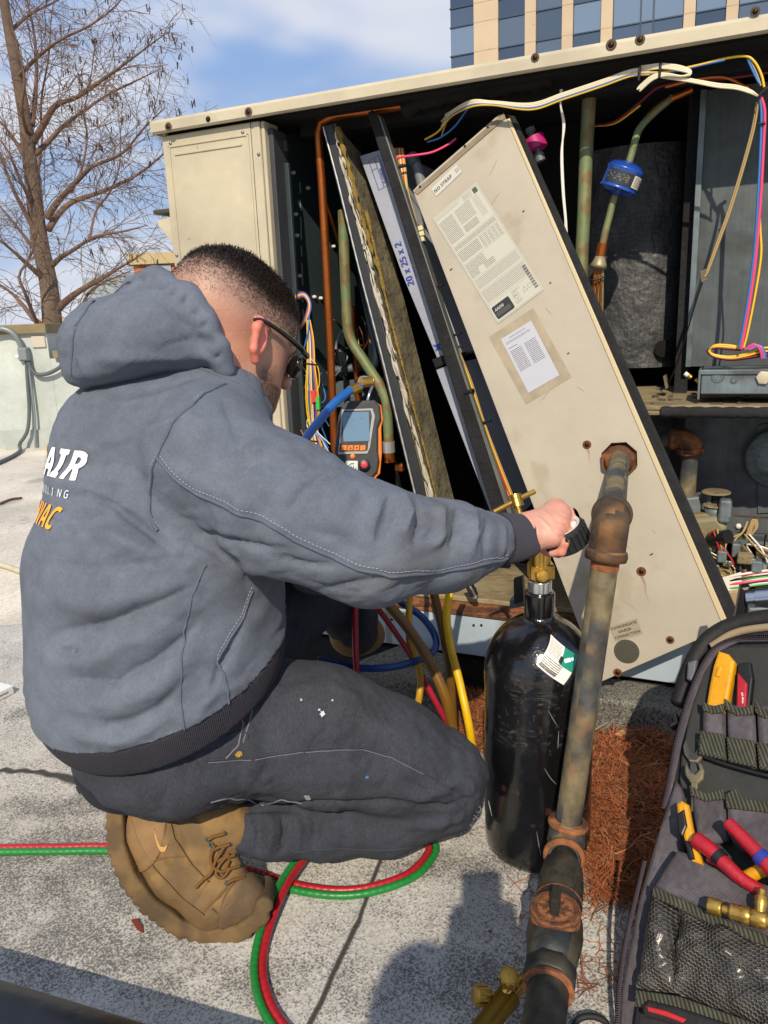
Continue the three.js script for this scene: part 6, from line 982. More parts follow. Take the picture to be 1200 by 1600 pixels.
{
  const lo = hO.clone().subScalar(.2), hi = hO.clone().addScalar(.17); lo.y = neckB.y - .02;
  let g = relax(sdfMesh(headF, lo, hi, .0034), headF, 1).toNonIndexed(); g = tri(g);
  paint(g, p => {
    const [a, b, c] = hloc(p), n = fbm3(a * 60, b * 60, c * 60, 3), s = hash3(Math.round(p.x * 900), Math.round(p.y * 900), Math.round(p.z * 900)), l = fbm3(a * 22, b * 22, c * 22, 3);
    let sk = [.52 + .10 * (l - .5), .265 + .06 * (n - .5), .185 + .05 * (n - .5)];
    const ear = Math.min(ears[0][0](p.x, p.y, p.z), ears[1][0](p.x, p.y, p.z)) < .0022 || (Math.abs(c) > .0795 && Math.abs(a) < .03 && b < .02 && b > -.045) ? 1 : 0; if (ear) sk = [.66, .20, .145];
    const hy = b - .035 * clamp(-a / .09) + .012 * (l - .5); let h = sstep(-.035, .092, hy) * (1 - ear), dk = [.030, .021, .017], fz = [.20, .135, .105];
    if (a > .07) h *= sstep(.07, .085, b);
    let col = sk.map((x, i) => mix(x, fz[i], clamp(h * 2.2) * (.70 + .3 * (s - .4)))); col = col.map((x, i) => mix(x, dk[i], sstep(.45, .9, h + .25 * (s - .5))));
        const beard = sstep(.004, .03, a) * sstep(-.012, -.05, b + .02 * (l - .5)) * (1 - ear) * sstep(.10, .07, a + (b > -.05 ? .03 : 0)); col = col.map((x, i) => mix(x, [.05, .034, .027][i], clamp(beard * (.6 + .4 * s))));
    return col;
  });
  bodyG.push(g);
  // longer hair on top
  const st = [], pA = g.attributes.position, nA = g.attributes.normal; let cnt = 0;
  for (let t = 0; t < 160000 && cnt < 17000; t++) {
    const i = Math.floor(rnd() * pA.count), p = V(pA.getX(i), pA.getY(i), pA.getZ(i)), [a, b, c] = hloc(p); const e = b - .035 * clamp(-a / .09); const lowE = e < .062 + rr(-.012, .004); if (a > .085 || (lowE && (rnd() > .28 * sstep(-.03, .06, e) || Math.abs(c) > .0795 && e < .03))) continue;
    const n = V(nA.getX(i), nA.getY(i), nA.getZ(i)); if (n.dot(hU) < -.1) continue;
    const d = hF.clone().multiplyScalar(-.15 + rr(-.45, .25)).addScaledVector(hR, c * 6 + rr(-.4, .4)).addScaledVector(hU, rr(-.5, 0)).addScaledVector(n, .24).normalize(), L = lowE ? rr(.0015, .0035) : rr(.008, .016) * clamp((e - .04) * 28, .3, 1), w = d.clone().cross(n).normalize().multiplyScalar(.00042);
    const m = p.clone().addScaledVector(d, L * .55).addScaledVector(n, .002), q = p.clone().addScaledVector(d, L).addScaledVector(n, -.001);
    st.push(p.x - w.x, p.y - w.y, p.z - w.z, p.x + w.x, p.y + w.y, p.z + w.z, m.x + w.x, m.y + w.y, m.z + w.z, p.x - w.x, p.y - w.y, p.z - w.z, m.x + w.x, m.y + w.y, m.z + w.z, m.x - w.x, m.y - w.y, m.z - w.z, m.x - w.x, m.y - w.y, m.z - w.z, m.x + w.x, m.y + w.y, m.z + w.z, q.x, q.y, q.z); cnt++;
  }
  const hg = new THREE.BufferGeometry(); hg.setAttribute('position', new THREE.Float32BufferAttribute(st, 3)); hg.computeVertexNormals();
  obj('hair', hg, mat(0x2b2019, .5, { side: THREE.DoubleSide }), man);
  // sunglasses
  const bl = phys(0x0b0b0c, .18, { clearcoat: .6 });
  const sg = thing('sunglasses', 'black wraparound sunglasses worn by the kneeling person', 'sunglasses');
  for (const s of [1, -1]) {
    obj('temple', tube([HL(-.026, .018, s * .084), HL(-.012, .022, s * .087), HL(.03, .019, s * .083), HL(.068, .012, s * .079), HL(.092, .008, s * .068)], u => .0030 + .0028 * u, 24, 8), bl, sg);
    const l = new THREE.SphereGeometry(1, 24, 16); l.applyMatrix4(basis(hF, hU, hR, HL(.094, -.007, s * .040)).multiply(new THREE.Matrix4().makeRotationY(s * -.5)).scale(V(.011 * hs, .020 * hs, .034 * hs))); obj('lens', l, bl, sg);
  }
  obj('bridge', bar(HL(.117, .004, .012), HL(.117, .004, -.012), .004, .004, 8), bl, sg);
}
function hand(w, K, th, rp, cell = .0028) {   // w wrist [p, r]; K four finger chains from the knuckle; th thumb chain
  const palm = K.map(c => rc(w[0], c[0], w[1], .0155)), f0 = join([...palm, ...K.slice(1).map((c, i) => rc(c[0], K[i][0], .0145, .0145))], .02);
  const fs = K.map((c, i) => chain(c.map((p, j) => [p, [.0104, .0098, .0090, .0080][j] * (i === 0 ? .9 : 1)]), .004)), ft = chain(th.map((p, j) => [p, [.016, .0115, .0095][j]]), .008);
  const td = K.map((c, i) => rc(w[0].clone().lerp(c[0], .35).add(V(0, .0135, .004)), c[0].clone().add(V(0, .0118, .002)), .0035, .0058)), fT = join(td, .004);
  const F = (x, y, z) => { let d = smin(f0(x, y, z), fT(x, y, z), .007); for (const f of fs) d = smin(d, f(x, y, z), .0022); return smin(d, ft(x, y, z), .009); };
  const [lo, hi] = bounds([w[0], ...K.flat(), ...th], .035); const g0 = relax(sdfMesh(F, lo, hi, cell), F, 1); if (rp) fold(g0, F, rp); const g = tri(g0.toNonIndexed());
  return paint(g, p => { const n = fbm3(p.x * 60, p.y * 60, p.z * 60, 3), l = fbm3(p.x * 25, p.y * 25, p.z * 25, 2); let kn = 0; for (const c of K) for (let j = 0; j < 3; j++) kn = Math.max(kn, sstep(.016, .004, p.distanceTo(c[j]))); return [.60 + .14 * (l - .5) + .04 * kn, .30 + .12 * (n - .5) - .07 * kn, .225 + .10 * (n - .5) - .05 * kn]; });
}
{
  const K = [
    [D(862, 838, 1.352), D(882, 848, 1.352), D(877, 862, 1.358), D(863, 864, 1.366)],
    [D(871, 820, 1.37), D(890, 832, 1.368), D(889, 851, 1.37), D(876, 860, 1.378)],
    [D(874, 805, 1.395), D(893, 815, 1.392), D(894, 836, 1.388), D(884, 850, 1.39)],
    [D(868, 795, 1.42), D(888, 800, 1.42), D(896, 815, 1.412), D(892, 830, 1.405)]];
  bodyG.push(hand([D(818, 836, 1.368), .0295], K, [D(838, 842, 1.41), D(856, 858, 1.405), D(872, 864, 1.395)], [[[[872, 802], [884, 807], [894, 816], [896, 832]], -.0026, .0036], [[[870, 813], [884, 820], [893, 832], [891, 848]], -.0028, .0036], [[[864, 829], [876, 838], [885, 846], [882, 860]], -.0028, .0036], [[[846, 795], [858, 806], [866, 818]], .0014, .004], [[[838, 806], [852, 818], [862, 828]], .0014, .004], [[[834, 800], [838, 820], [836, 845]], -.0010, .003]], .0024));
  const fr = (x, y, d) => D(x, y, d);
  bodyG.push(hand([fr(622, 862, 1.6), .027], [[fr(660, 872, 1.57), fr(680, 876, 1.57), fr(684, 888, 1.575), fr(674, 894, 1.58)], [fr(664, 866, 1.59), fr(686, 868, 1.59), fr(691, 882, 1.595), fr(680, 890, 1.6)], [fr(664, 860, 1.61), fr(686, 861, 1.61), fr(692, 875, 1.615), fr(682, 884, 1.62)], [fr(660, 856, 1.63), fr(680, 856, 1.63), fr(686, 868, 1.635), fr(678, 877, 1.64)]], [fr(636, 868, 1.63), fr(654, 880, 1.63), fr(668, 886, 1.63)], 0, .004));
}
// forearm, neck and chest inside the jacket carry head and hands
{
  const inner = join([chain([[D(818, 836, 1.368), .028], [D(700, 850, 1.275), .036], [D(575, 852, 1.19), .045], [D(322, 712, 1.26), .05], [D(300, 700, 1.42), .08]], .02), chain([[D(622, 862, 1.6), .026], [D(500, 862, 1.62), .04], [D(330, 725, 1.6), .05], [D(300, 700, 1.42), .08]], .02), rc(neckB, D(280, 760, 1.40), .066, .1), rc(D(280, 760, 1.4), D(250, 1080, 1.38), .1, .11)], .04);
  const g = tri(sdfMesh(inner, V(-.62, .36, -1.76), V(.32, 1.0, -1.08), .012).toNonIndexed()); bodyG.push(paint(g, () => [.58, .29, .21]));
  obj('body', merge(bodyG), skinM, man);
}
// ---- jeans
const pelvis = el(D(264, 1158, 1.385), V(Math.cos(.4), .2, -Math.sin(.4)).normalize(), UPV, V(Math.sin(.4), 0, Math.cos(.4)), .162, .112, .182);
const thigh = chain([[D(310, 1118, 1.39), .128], [D(500, 1148, 1.42), .124], [D(610, 1180, 1.45), .104], [D(690, 1214, 1.462), .088]], .03);
const calf = chain([[D(690, 1240, 1.468), .078], [D(600, 1282, 1.465), .062], [D(500, 1292, 1.445), .057], [D(420, 1292, 1.425), .052], [D(362, 1288, 1.41), .047]], .03);
const legFar = chain([[D(330, 1080, 1.6), .12], [D(440, 950, 1.72), .1], [D(520, 905, 1.8), .085], [D(545, 950, 1.85), .066], [D(555, 985, 1.86), .058]], .03);
const jeansF = (x, y, z) => { let d = smin(pelvis(x, y, z), thigh(x, y, z), .05); d = smin(d, legFar(x, y, z), .04); return smin(d, calf(x, y, z), .012); };
{
  const g = relax(sdfMesh(jeansF, V(-.7, -.01, -2.0), V(.3, .66, -.98), .0054), jeansF, 2);
  fold(g, jeansF, [
    [[[330, 1258], [420, 1262], [520, 1257], [620, 1256], [690, 1262]], -.010, .012], [[[430, 1110], [470, 1080], [520, 1060]], .004, .022], [[[480, 1180], [500, 1150], [520, 1130]], -.004, .014], [[[390, 1150], [400, 1200], [420, 1240]], .005, .02],
    [[[640, 1250], [690, 1238], [730, 1215]], .007, .016], [[[650, 1265], [700, 1262], [740, 1250]], -.008, .010], [[[620, 1290], [680, 1290], [730, 1280]], .006, .014], [[[680, 1200], [700, 1230], [740, 1262]], -.004, .014], [[[610, 1210], [650, 1230], [690, 1250]], -.005, .012],
    [[[400, 1270], [405, 1300], [402, 1335]], -.009, .009], [[[418, 1268], [424, 1300], [420, 1338]], .007, .011], [[[440, 1272], [444, 1300], [440, 1335]], -.009, .009], [[[460, 1270], [468, 1300], [462, 1338]], .006, .012], [[[490, 1275], [494, 1300], [486, 1330]], -.006, .010], [[[372, 1262], [378, 1290], [374, 1325]], -.007, .009], [[[540, 1275], [560, 1300], [550, 1330]], .004, .014],
    [[[300, 1215], [360, 1228], [430, 1240]], .005, .016], [[[560, 1110], [620, 1150], [680, 1170]], .004, .025], [[[500, 1110], [560, 1165], [600, 1200]], -.003, .02],
  ]);
  ripple(g, .0035, 10); crinkle(g, -.006, 16, 14, 16, 2); crinkle(g, -.003, 36, 36, 36, 5);
  const jsnap = snapper(g), gg = tri(g.toNonIndexed()), kn = D(740, 1235, 1.42), th = D(560, 1110, 1.36);
  paint(gg, p => { const n = fbm3(p.x * 8, p.y * 8, p.z * 8, 3), q = fbm3(p.x * 34, p.y * 34, p.z * 34, 2); let k = .66 + .58 * n + .1 * (q - .5); const worn = sstep(.2, .03, p.distanceTo(th)) * sstep(.38, .6, n) * .9; return [mix(k, 1.12, worn * .6), mix(k, 1.1, worn * .55), mix(k * 1.06, 1.02, worn * .6)]; });
  const je = obj('jeans', gg, denimM, man);
  const sM = mat(0x5a5f69, .95, { map: T.denim }), tM = mat(0x6c7079, .9);
  const seam = (px, r, m = sM) => { const q = trace(px, jeansF, 10).map(p => jsnap(p, r * .15)); if (q.length > 2) obj('seam', tri(tube(q, r, q.length * 4, 6)), m, je); };
  seam([[322, 1188], [370, 1186], [430, 1178], [500, 1168], [560, 1168], [610, 1180], [660, 1205], [700, 1235], [722, 1262]], .0022); seam([[326, 1192], [400, 1186], [470, 1176], [560, 1171], [612, 1184], [662, 1210]], .0007, tM);
  seam([[330, 1255], [350, 1248], [380, 1250], [410, 1258], [440, 1252], [468, 1260]], .0016, tM); seam([[432, 1325], [480, 1330], [540, 1328], [600, 1330], [680, 1322], [720, 1305]], .0016); seam([[366, 1102], [380, 1130], [372, 1165], [352, 1186]], .0014, tM); seam([[400, 1080], [392, 1120], [380, 1160]], .0012, tM);
  seam([[356, 1150], [370, 1143], [386, 1146], [388, 1155]], .0018);
  const rv = onSdf(373, 1178, jeansF); obj('rivet', lathe([[.0001, .0022], [.004, .002], [.0058, .0008], [.0062, 0]], rv, O.clone().sub(rv).add(V(0, .4, 0)).normalize(), 14), M.brass, je);
  for (const [x, y, s, c] of [[506, 1115, 1.3, 0xb9c2cc], [499, 1109, .6, 0xb9c2cc], [573, 1216, .8, 0x4f7fb0], [480, 1248, 1.8, 0x8b8f90], [470, 1094, .5, 0xb0b4b8], [520, 1093, .5, 0xb0b4b8]]) { const p = jsnap(onSdf(x, y, jeansF), 0), n = V(); const e = .002, d0 = jeansF(p.x, p.y, p.z); n.set(jeansF(p.x + e, p.y, p.z) - d0, jeansF(p.x, p.y + e, p.z) - d0, jeansF(p.x, p.y, p.z + e) - d0).normalize(); const [ex, ey] = frameOf(n), pts = []; for (let i = 0; i < 12; i++) { const a = i / 12 * 6.283, r = .0042 * s * rr(.45, 1.25); pts.push(new THREE.Vector2(Math.cos(a) * r, Math.sin(a) * r)); } const sg = new THREE.ExtrudeGeometry(new THREE.Shape(pts), { depth: .0006, bevelEnabled: false }).applyMatrix4(basis(ex, ey, n, p.addScaledVector(n, .0012))); obj('paint_spot', sg, mat(c, .9), je); }
  // frayed threads at the knee
  const fr = []; for (let i = 0; i < 46; i++) { let p = onSdf(764 - rr(0, 14) - i * .35, 1262 + i * .7 + rr(-6, 6), jeansF); if (p) p = jsnap(p, 0); if (p) fr.push(tube([p, p.clone().add(V(rr(0, .004), rr(-.004, .002), .002)), p.clone().add(V(rr(.001, .008), rr(-.009, .001), rr(-.002, .004)))], .00035, 4, 3)); } if (fr.length) obj('frayed_threads', merge(fr), mat(0xb5bac2, .9), je).userData.kind = 'stuff';
  // shirt showing under the hem
  const shF = join([el(D(208, 1178, 1.37), V(Math.cos(.4), .1, -Math.sin(.4)).normalize(), UPV, V(Math.sin(.4), 0, Math.cos(.4)), .104, .076, .15)], .02);
  obj('shirt', tri(ripple(relax(sdfMesh(shF, V(-.8, .06, -1.66), V(-.15, .46, -.98), .007), shF, 1), .006, 16).toNonIndexed()), mat(0x252c40, .95, { map: T.denim }), man);
}
// ---- boots
function sole(path, pl, half, th, lug) {   // outline path in a plane, extruded both ways with rounded edges
  const [ex, ey, ez] = frameOf(pl.n), P2 = path.map(([x, y]) => { const q = PL(x, y, pl.p, pl.n).sub(pl.p); return [q.dot(ex), q.dot(ey)]; });
  const L = [0]; for (let i = 1; i < P2.length; i++) L.push(L[i - 1] + Math.hypot(P2[i][0] - P2[i - 1][0], P2[i][1] - P2[i - 1][1]));
  const tot = L.at(-1);
  return (x, y, z) => {
    const dx = x - pl.p.x, dy = y - pl.p.y, dz = z - pl.p.z, a = dx * ex.x + dy * ex.y + dz * ex.z, b = dx * ey.x + dy * ey.y + dz * ey.z, c = dx * ez.x + dy * ez.y + dz * ez.z; let m = 1e9, s = 0, side = 1;
    for (let i = 0; i + 1 < P2.length; i++) { const [x0, y0] = P2[i], [x1, y1] = P2[i + 1], bx = x1 - x0, by = y1 - y0, t = clamp(((a - x0) * bx + (b - y0) * by) / (bx * bx + by * by)), e = Math.hypot(a - x0 - t * bx, b - y0 - t * by); if (e < m) { m = e; s = L[i] + t * (L[i + 1] - L[i]); side = bx * (b - y0) - by * (a - x0); } }
    const lg = side < 0 ? lug * (.5 + .5 * Math.sign(Math.sin(s * 330)) * Math.min(1, Math.abs(Math.sin(s * 330)) * 3)) : 0, w = half * (.82 + .18 * Math.sin(s / tot * 9 - 1)), q1 = m - th + .006 + lg, q2 = Math.abs(c) - w + .008;
    return Math.min(Math.max(q1, q2), 0) + Math.hypot(Math.max(q1, 0), Math.max(q2, 0)) - .006;
  };
}
{
  const tan = mat(0x84683f, .8, { vertexColors: true, bumpMap: re(T.noise, 16), bumpScale: .0016 }), bp = { p: D(300, 1370, 1.385), n: V(.12, .3, 1).normalize() };
  const up = join([chain([[D(222, 1296, 1.392), .040], [D(272, 1362, 1.387), .043], [D(330, 1405, 1.38), .043], [D(382, 1402, 1.385), .034]], .03), chain([[D(270, 1300, 1.395), .046], [D(330, 1282, 1.405), .050], [D(362, 1288, 1.41), .046]], .03), rc(D(300, 1325, 1.39), D(352, 1372, 1.385), .043, .036)], .03);
  const dirt = (p, k0 = 1) => { const n = fbm3(p.x * 16, p.y * 16, p.z * 16, 4), q = fbm3(p.x * 50, p.y * 50, p.z * 50, 2), d = sstep(.46, .66, n); const k = k0 * (.8 + .4 * q); return [mix(k, k * .5, d * .8), mix(k, k * .54, d * .8), mix(k, k * .66, d * .8)]; };
  const [lo, hi] = [V(-.62, -.005, -1.6), V(-.16, .3, -1.0)];
  const bt = thing('work_boot', 'worn tan lace-up work boot on the kneeling person\'s bent foot', 'boot');
  const g = relax(sdfMesh(up, lo, hi, .0042), up, 1);
  fold(g, up, [[[[318, 1430], [345, 1405], [372, 1372]], -.006, .008], [[[335, 1438], [362, 1410], [385, 1380]], .004, .009], [[[300, 1420], [325, 1385], [345, 1350]], -.004, .008], [[[250, 1290], [262, 1330], [285, 1370]], .003, .012], [[[270, 1270], [280, 1310], [290, 1350]], -.003, .008], [[[300, 1270], [320, 1300], [335, 1325]], -.003, .008]]);
  const gg = tri(g.toNonIndexed()); const upM = obj('upper', paint(gg, p => dirt(p)), tan, bt);
  const shell = (name, th, reg, col) => { const f = (x, y, z) => Math.max(up(x, y, z) - th, reg(x, y, z)); const q = sdfMesh(f, lo, hi, .0036); obj(name, paint(tri(relax(q, f, 1).toNonIndexed()), p => dirt(p)), mat(col, .8, { vertexColors: true, bumpMap: re(T.noise, 16), bumpScale: .0014 }), bt); };
  const ball = (x, y, d, r) => { const c = D(x, y, d); return (a, b, e) => Math.hypot(a - c.x, b - c.y, e - c.z) - r; };
  shell('heel_counter', .0045, ball(196, 1300, 1.36, .075), 0x866945); shell('toe_cap', .0048, ball(400, 1425, 1.36, .066), 0x7c6343);
  const sf = sole([[184, 1268], [188, 1310], [206, 1356], [240, 1402], [282, 1440], [330, 1452], [376, 1444], [408, 1418], [414, 1398]], bp, .052, .0165, .0035);
  obj('sole', paint(tri(relax(sdfMesh(sf, lo, hi, .0042), sf, 1).toNonIndexed()), p => dirt(p, .82)), mat(0x78603d, .85, { vertexColors: true, bumpMap: re(T.noise, 12), bumpScale: .002 }), bt);
  const F2 = (x, y, z) => up(x, y, z) - .0035, sk = px => px.map(([x, y]) => { const p = onSdf(x, y, F2); return p; });
  const lines2 = [[[203, 1272], [215, 1310], [240, 1356], [285, 1405], [318, 1430]], [[262, 1268], [272, 1310], [300, 1352], [325, 1378]], [[236, 1345], [262, 1340], [290, 1338]], [[330, 1420], [352, 1438], [385, 1432]]];
  for (const l of lines2) { const q = trace(l, F2, 8); if (q.length > 2) obj('seam', tube(q, .0011, q.length * 3, 6), mat(0x71572f, .85), upM); }
  const sw = [[243, 1294], [247, 1312], [252, 1322], [258, 1323], [264, 1319], [260, 1330], [253, 1331], [247, 1322], [243, 1308]], sp = sw.map(([x, y]) => onSdf(x, y, F2).add(V(-.001, .001, .002))), sc = sp.reduce((a, p) => a.add(p), V()).multiplyScalar(1 / sp.length), spl = plane3(sp[0], sp[4], sp[6]);
  obj('emblem', slab(sp, spl, .003, .0006, .0012), mat(0xb58d52, .7), upM);
  const lm = mat(0x6d4a1e, .8), lt = (px, r = .0028) => { const q = px.map(([x, y]) => onSdf(x, y, F2)).filter(Boolean).map(p => p.add(V(0, .003, .003))); if (q.length > 1) obj('lace', tube(q, r, 30, 7), lm, bt); };
  lt([[352, 1322], [338, 1345], [330, 1365], [318, 1375], [306, 1388]]); lt([[358, 1335], [345, 1350], [338, 1366], [348, 1372], [360, 1358]]); lt([[336, 1322], [330, 1340], [334, 1356], [350, 1362], [358, 1346]]);
  for (const [x, y] of [[329, 1320], [344, 1332]]) { const p = onSdf(x, y, F2); obj('eyelet', lathe([[.002, .003], [.0045, .003], [.005, 0]], p, V(.2, .5, .8).normalize(), 12), M.galvDull, bt); }
  const F3 = (x, y, z) => up(x, y, z) - .006; for (let i = 0; i < 5; i++) { const c = [mix(338, 368, i / 4), mix(1308, 1376, i / 4)], q = [[-13, 4], [-4, -1], [5, -3], [13, -6]].map(([a, b]) => onSdf(c[0] + a, c[1] + b, F3)).filter(Boolean); if (q.length > 2) obj('lace', tube(q, .003, 14, 7), lm, bt); for (const a of [-14, 13]) { const p = onSdf(c[0] + a, c[1] + (a < 0 ? 4 : -6), up); if (p) obj('eyelet', lathe([[.0018, .003], [.004, .003], [.0046, 0]], p, V(.2, .5, .8).normalize(), 12), M.galvDull, bt); } }
  // far boot on the block
  const f2 = thing('work_boot', 'tan work boot on the person\'s far foot beside the hanging hoses', 'boot');
  const fm = mat(0x84683f, .8, { bumpMap: re(T.noise, 16), bumpScale: .0016 }), u2 = chain([[D(546, 965, 1.865), .05], [D(550, 990, 1.87), .048], [D(568, 990, 1.90), .042], [D(580, 992, 1.93), .034]], .03);
  obj('upper', tri(relax(sdfMesh(u2, V(-.2, .12, -2.1), V(.14, .42, -1.6), .006), u2, 1).toNonIndexed()), fm, f2);
  for (let i = 0; i < 4; i++) obj('lace', tube([D(552, 950 + i * 9, 1.83), D(564, 954 + i * 9, 1.835), D(574, 952 + i * 9, 1.86)], .003, 10, 6), mat(0x6d4a1e, .8), f2);
}
// ================= TOOL BAG =================
{
  const bp = plane3(D(970, 1600, 1.15), D(1060, 1010, 1.42), D(1200, 1300, 1.17)), wv = tex(256, (u, v) => { const a = Math.sin(u * 2 * Math.PI * 40), b = Math.sin(v * 2 * Math.PI * 40), n = pfbm(u, v, 20, 3), l = pfbm(u, v, 4, 4, 3); const k = .72 + .12 * a * b + .2 * (n - .5) + .35 * (l - .5); return [k, k * .985, k]; }, true, 8), rib = tex(128, (u, v) => { const k = .66 + .26 * Math.sin(u * 2 * Math.PI * 24) + .3 * (pfbm(u, v, 8, 4) - .5); return [k, k, k * .95]; }, true, 9);
  const mauve = mat(0x6b676c, .9, { map: wv, bumpMap: wv, bumpScale: .001 }), char_ = mat(0x37353a, .9, { map: wv, bumpMap: wv, bumpScale: .001 }), olive = mat(0x5c5d50, .9, { map: rib, bumpMap: rib, bumpScale: .0014 }), felt = mat(0x383b3c, .95, { map: re(T.grime, 3), bumpMap: re(T.noise, 9), bumpScale: .003 }), blk = mat(0x151416, .7, { bumpMap: re(T.noise, 10), bumpScale: .002 });
  const t = thing('tool_bag', 'open dark mauve tool backpack with webbing pockets leaning beside the gas pipe', 'bag');
  const onB = (x, y, o = 0) => PL(x, y, bp.p.clone().addScaledVector(bp.n, o), bp.n);
  const soft = (g, amp = .004, fr = 18) => tri(ripple(mergeVertices((() => { const q = g.clone(); q.deleteAttribute('uv'); q.deleteAttribute('normal'); return q; })(), 1e-5).index ? (() => { const q = g.clone(); q.deleteAttribute('uv'); q.deleteAttribute('normal'); const m = mergeVertices(q, 1e-5); m.computeVertexNormals(); return m; })() : g, amp, fr).toNonIndexed());
  obj('shell', tri(slab([[1300, 968], [1200, 968], [1150, 976], [1110, 995], [1084, 1030], [1062, 1090], [1048, 1160], [1036, 1240], [1016, 1320], [1000, 1385], [984, 1460], [970, 1540], [964, 1620], [964, 1690], [1300, 1690]], bp, .15, .03, -.012)), char_, t);
  obj('back_panel', tri(slab([[1280, 1010], [1130, 1010], [1100, 1040], [1078, 1110], [1064, 1180], [1056, 1290], [1090, 1360], [1280, 1400]], bp, .01, .004, -.004)), felt, t);
  obj('top_rim', tri(tube([onB(1270, 962, -.03), onB(1190, 968, -.03), onB(1140, 980, -.03), onB(1104, 1004, -.03), onB(1080, 1044, -.03), onB(1062, 1100, -.03)], .017, 50, 12)), blk, t);
  obj('trim_strip', tri(tube([onB(1270, 976, -.012), onB(1190, 981, -.012), onB(1146, 990, -.012), onB(1112, 1010, -.012)], .007, 40, 8)), mat(0x8d7f66, .9), t);
  const zip = (pts, off = .012) => {
    const q = pts.map(([x, y]) => onB(x, y, off)), c = curve(q), L = c.getLength(), z = obj('zipper', tri(tube(q, .0034, 80, 8)), mat(0x544c57, .7), t), teeth = [];
    for (let i = 0; i < L / .0030; i++) { const p = c.getPointAt(clamp(i * .003 / L)), tg = c.getTangentAt(clamp(i * .003 / L)); teeth.push(box(.0056, .0016, .004, basis(bp.n.clone().cross(tg).normalize(), tg, bp.n, p.addScaledVector(bp.n, .0022)))); }
    obj('teeth', merge(teeth), mat(0xa7a2ac, .4, { metalness: .5 }), z).userData.kind = 'stuff';
  };
  zip([[1270, 994], [1190, 996], [1150, 998], [1116, 1013], [1094, 1045], [1074, 1095], [1056, 1160], [1044, 1225], [1036, 1262]]);
  zip([[1007, 1345], [994, 1400], [978, 1470], [967, 1550], [963, 1640]], .02);
  obj('zipper_tape', soft(slab([[1270, 999], [1154, 1002], [1122, 1018], [1100, 1050], [1082, 1098], [1064, 1162], [1052, 1226], [1044, 1262], [1036, 1258], [1045, 1224], [1057, 1159], [1075, 1093], [1095, 1044], [1117, 1012], [1151, 997], [1270, 993]], bp, .006, .002, .008), .002, 22), mauve, t);
  obj('side_wing', soft(slab([[1056, 1215], [1064, 1240], [1062, 1330], [1030, 1385], [1022, 1400], [1016, 1480], [1000, 1580], [985, 1650], [966, 1650], [969, 1550], [981, 1470], [997, 1400], [1012, 1345], [1030, 1290], [1042, 1250]], bp, .03, .008, .018), .006, 16), mauve, t);
  const pocket = (poly, band, low, o = .02) => { const p = obj('pocket', soft(slab(poly, bp, .03, .012, o), .004, 20), mauve, t); obj('webbing', tri(slab(band, bp, .008, .003, o + .004)), olive, p); if (low) obj('webbing', tri(slab(low, bp, .01, .004, o + .003)), olive, p); };
  pocket([[1096, 1095], [1129, 1101], [1131, 1150], [1134, 1186], [1092, 1178], [1095, 1140]], [[1096, 1094], [1112, 1103], [1130, 1098], [1130, 1112], [1112, 1115], [1097, 1109]], [[1092, 1140], [1130, 1146], [1134, 1187], [1091, 1178]]);
  pocket([[1133, 1096], [1176, 1102], [1178, 1150], [1181, 1198], [1136, 1188]], [[1132, 1090], [1150, 1106], [1177, 1100], [1176, 1115], [1150, 1118], [1133, 1108]], [[1134, 1150], [1178, 1156], [1181, 1199], [1137, 1189]]);
  pocket([[1179, 1096], [1240, 1108], [1240, 1210], [1184, 1199]], [[1178, 1090], [1192, 1106], [1240, 1112], [1240, 1124], [1192, 1122], [1179, 1112]], [[1181, 1158], [1240, 1166], [1240, 1212], [1185, 1200]]);
  pocket([[1078, 1230], [1130, 1240], [1133, 1310], [1090, 1318], [1080, 1270]], [[1076, 1226], [1100, 1238], [1130, 1232], [1131, 1248], [1100, 1252], [1078, 1242]], null, .03);
  pocket([[1133, 1246], [1240, 1262], [1240, 1345], [1150, 1325], [1134, 1300]], [[1132, 1240], [1152, 1230], [1158, 1246], [1240, 1258], [1240, 1274], [1134, 1262]], null, .032);
  obj('seam_strip', tri(tube([onB(1100, 1182, .012), onB(1140, 1196, .012), onB(1200, 1212, .012), onB(1250, 1222, .012)], .003, 30, 6)), blk, t);
  // front pouch: flap, net, bands
  const fp2 = { p: bp.p.clone().addScaledVector(bp.n, .045), n: bp.n };
  obj('flap', soft(slab([[1022, 1384], [1040, 1355], [1060, 1331], [1082, 1338], [1110, 1352], [1160, 1368], [1240, 1398], [1240, 1478], [1190, 1462], [1140, 1440], [1080, 1412], [1040, 1395]], fp2, .02, .007, .012), .007, 14), mauve, t);
  obj('webbing', tri(slab([[1020, 1384], [1060, 1402], [1140, 1440], [1240, 1478], [1240, 1494], [1136, 1456], [1056, 1418], [1018, 1400]], fp2, .006, .002, .0165)), olive, t);
  const net = tex(512, (u, v) => { const n = 26, y = v * n * 1.15, r = Math.floor(y), x = u * n + (r % 2 ? .5 : 0), dx = Math.abs(x - Math.floor(x) - .5), dy = Math.abs(y - r - .5), d = Math.max(dx, dx * .5 + dy * .9), l = sstep(.36, .47, d), b = pfbm(u, v, 5, 5), c = pfbm(u, v, 3, 3, 8); const k = mix(.12 + .28 * b * b, .28 + .34 * c * b, l); return [k * 1.0, k * .97, k * .91]; }, true, 6.4);
  const netB = tex(256, (u, v) => { const n = 26, y = v * n * 1.15, r = Math.floor(y), x = u * n + (r % 2 ? .5 : 0), dx = Math.abs(x - Math.floor(x) - .5), dy = Math.abs(y - r - .5); return sstep(.3, .5, Math.max(dx, dx * .5 + dy * .9)); }, false, 6.4);
  const netM = phys(0xffffff, .42, { map: net, bumpMap: netB, bumpScale: .003, clearcoat: .35, clearcoatRoughness: .25 });
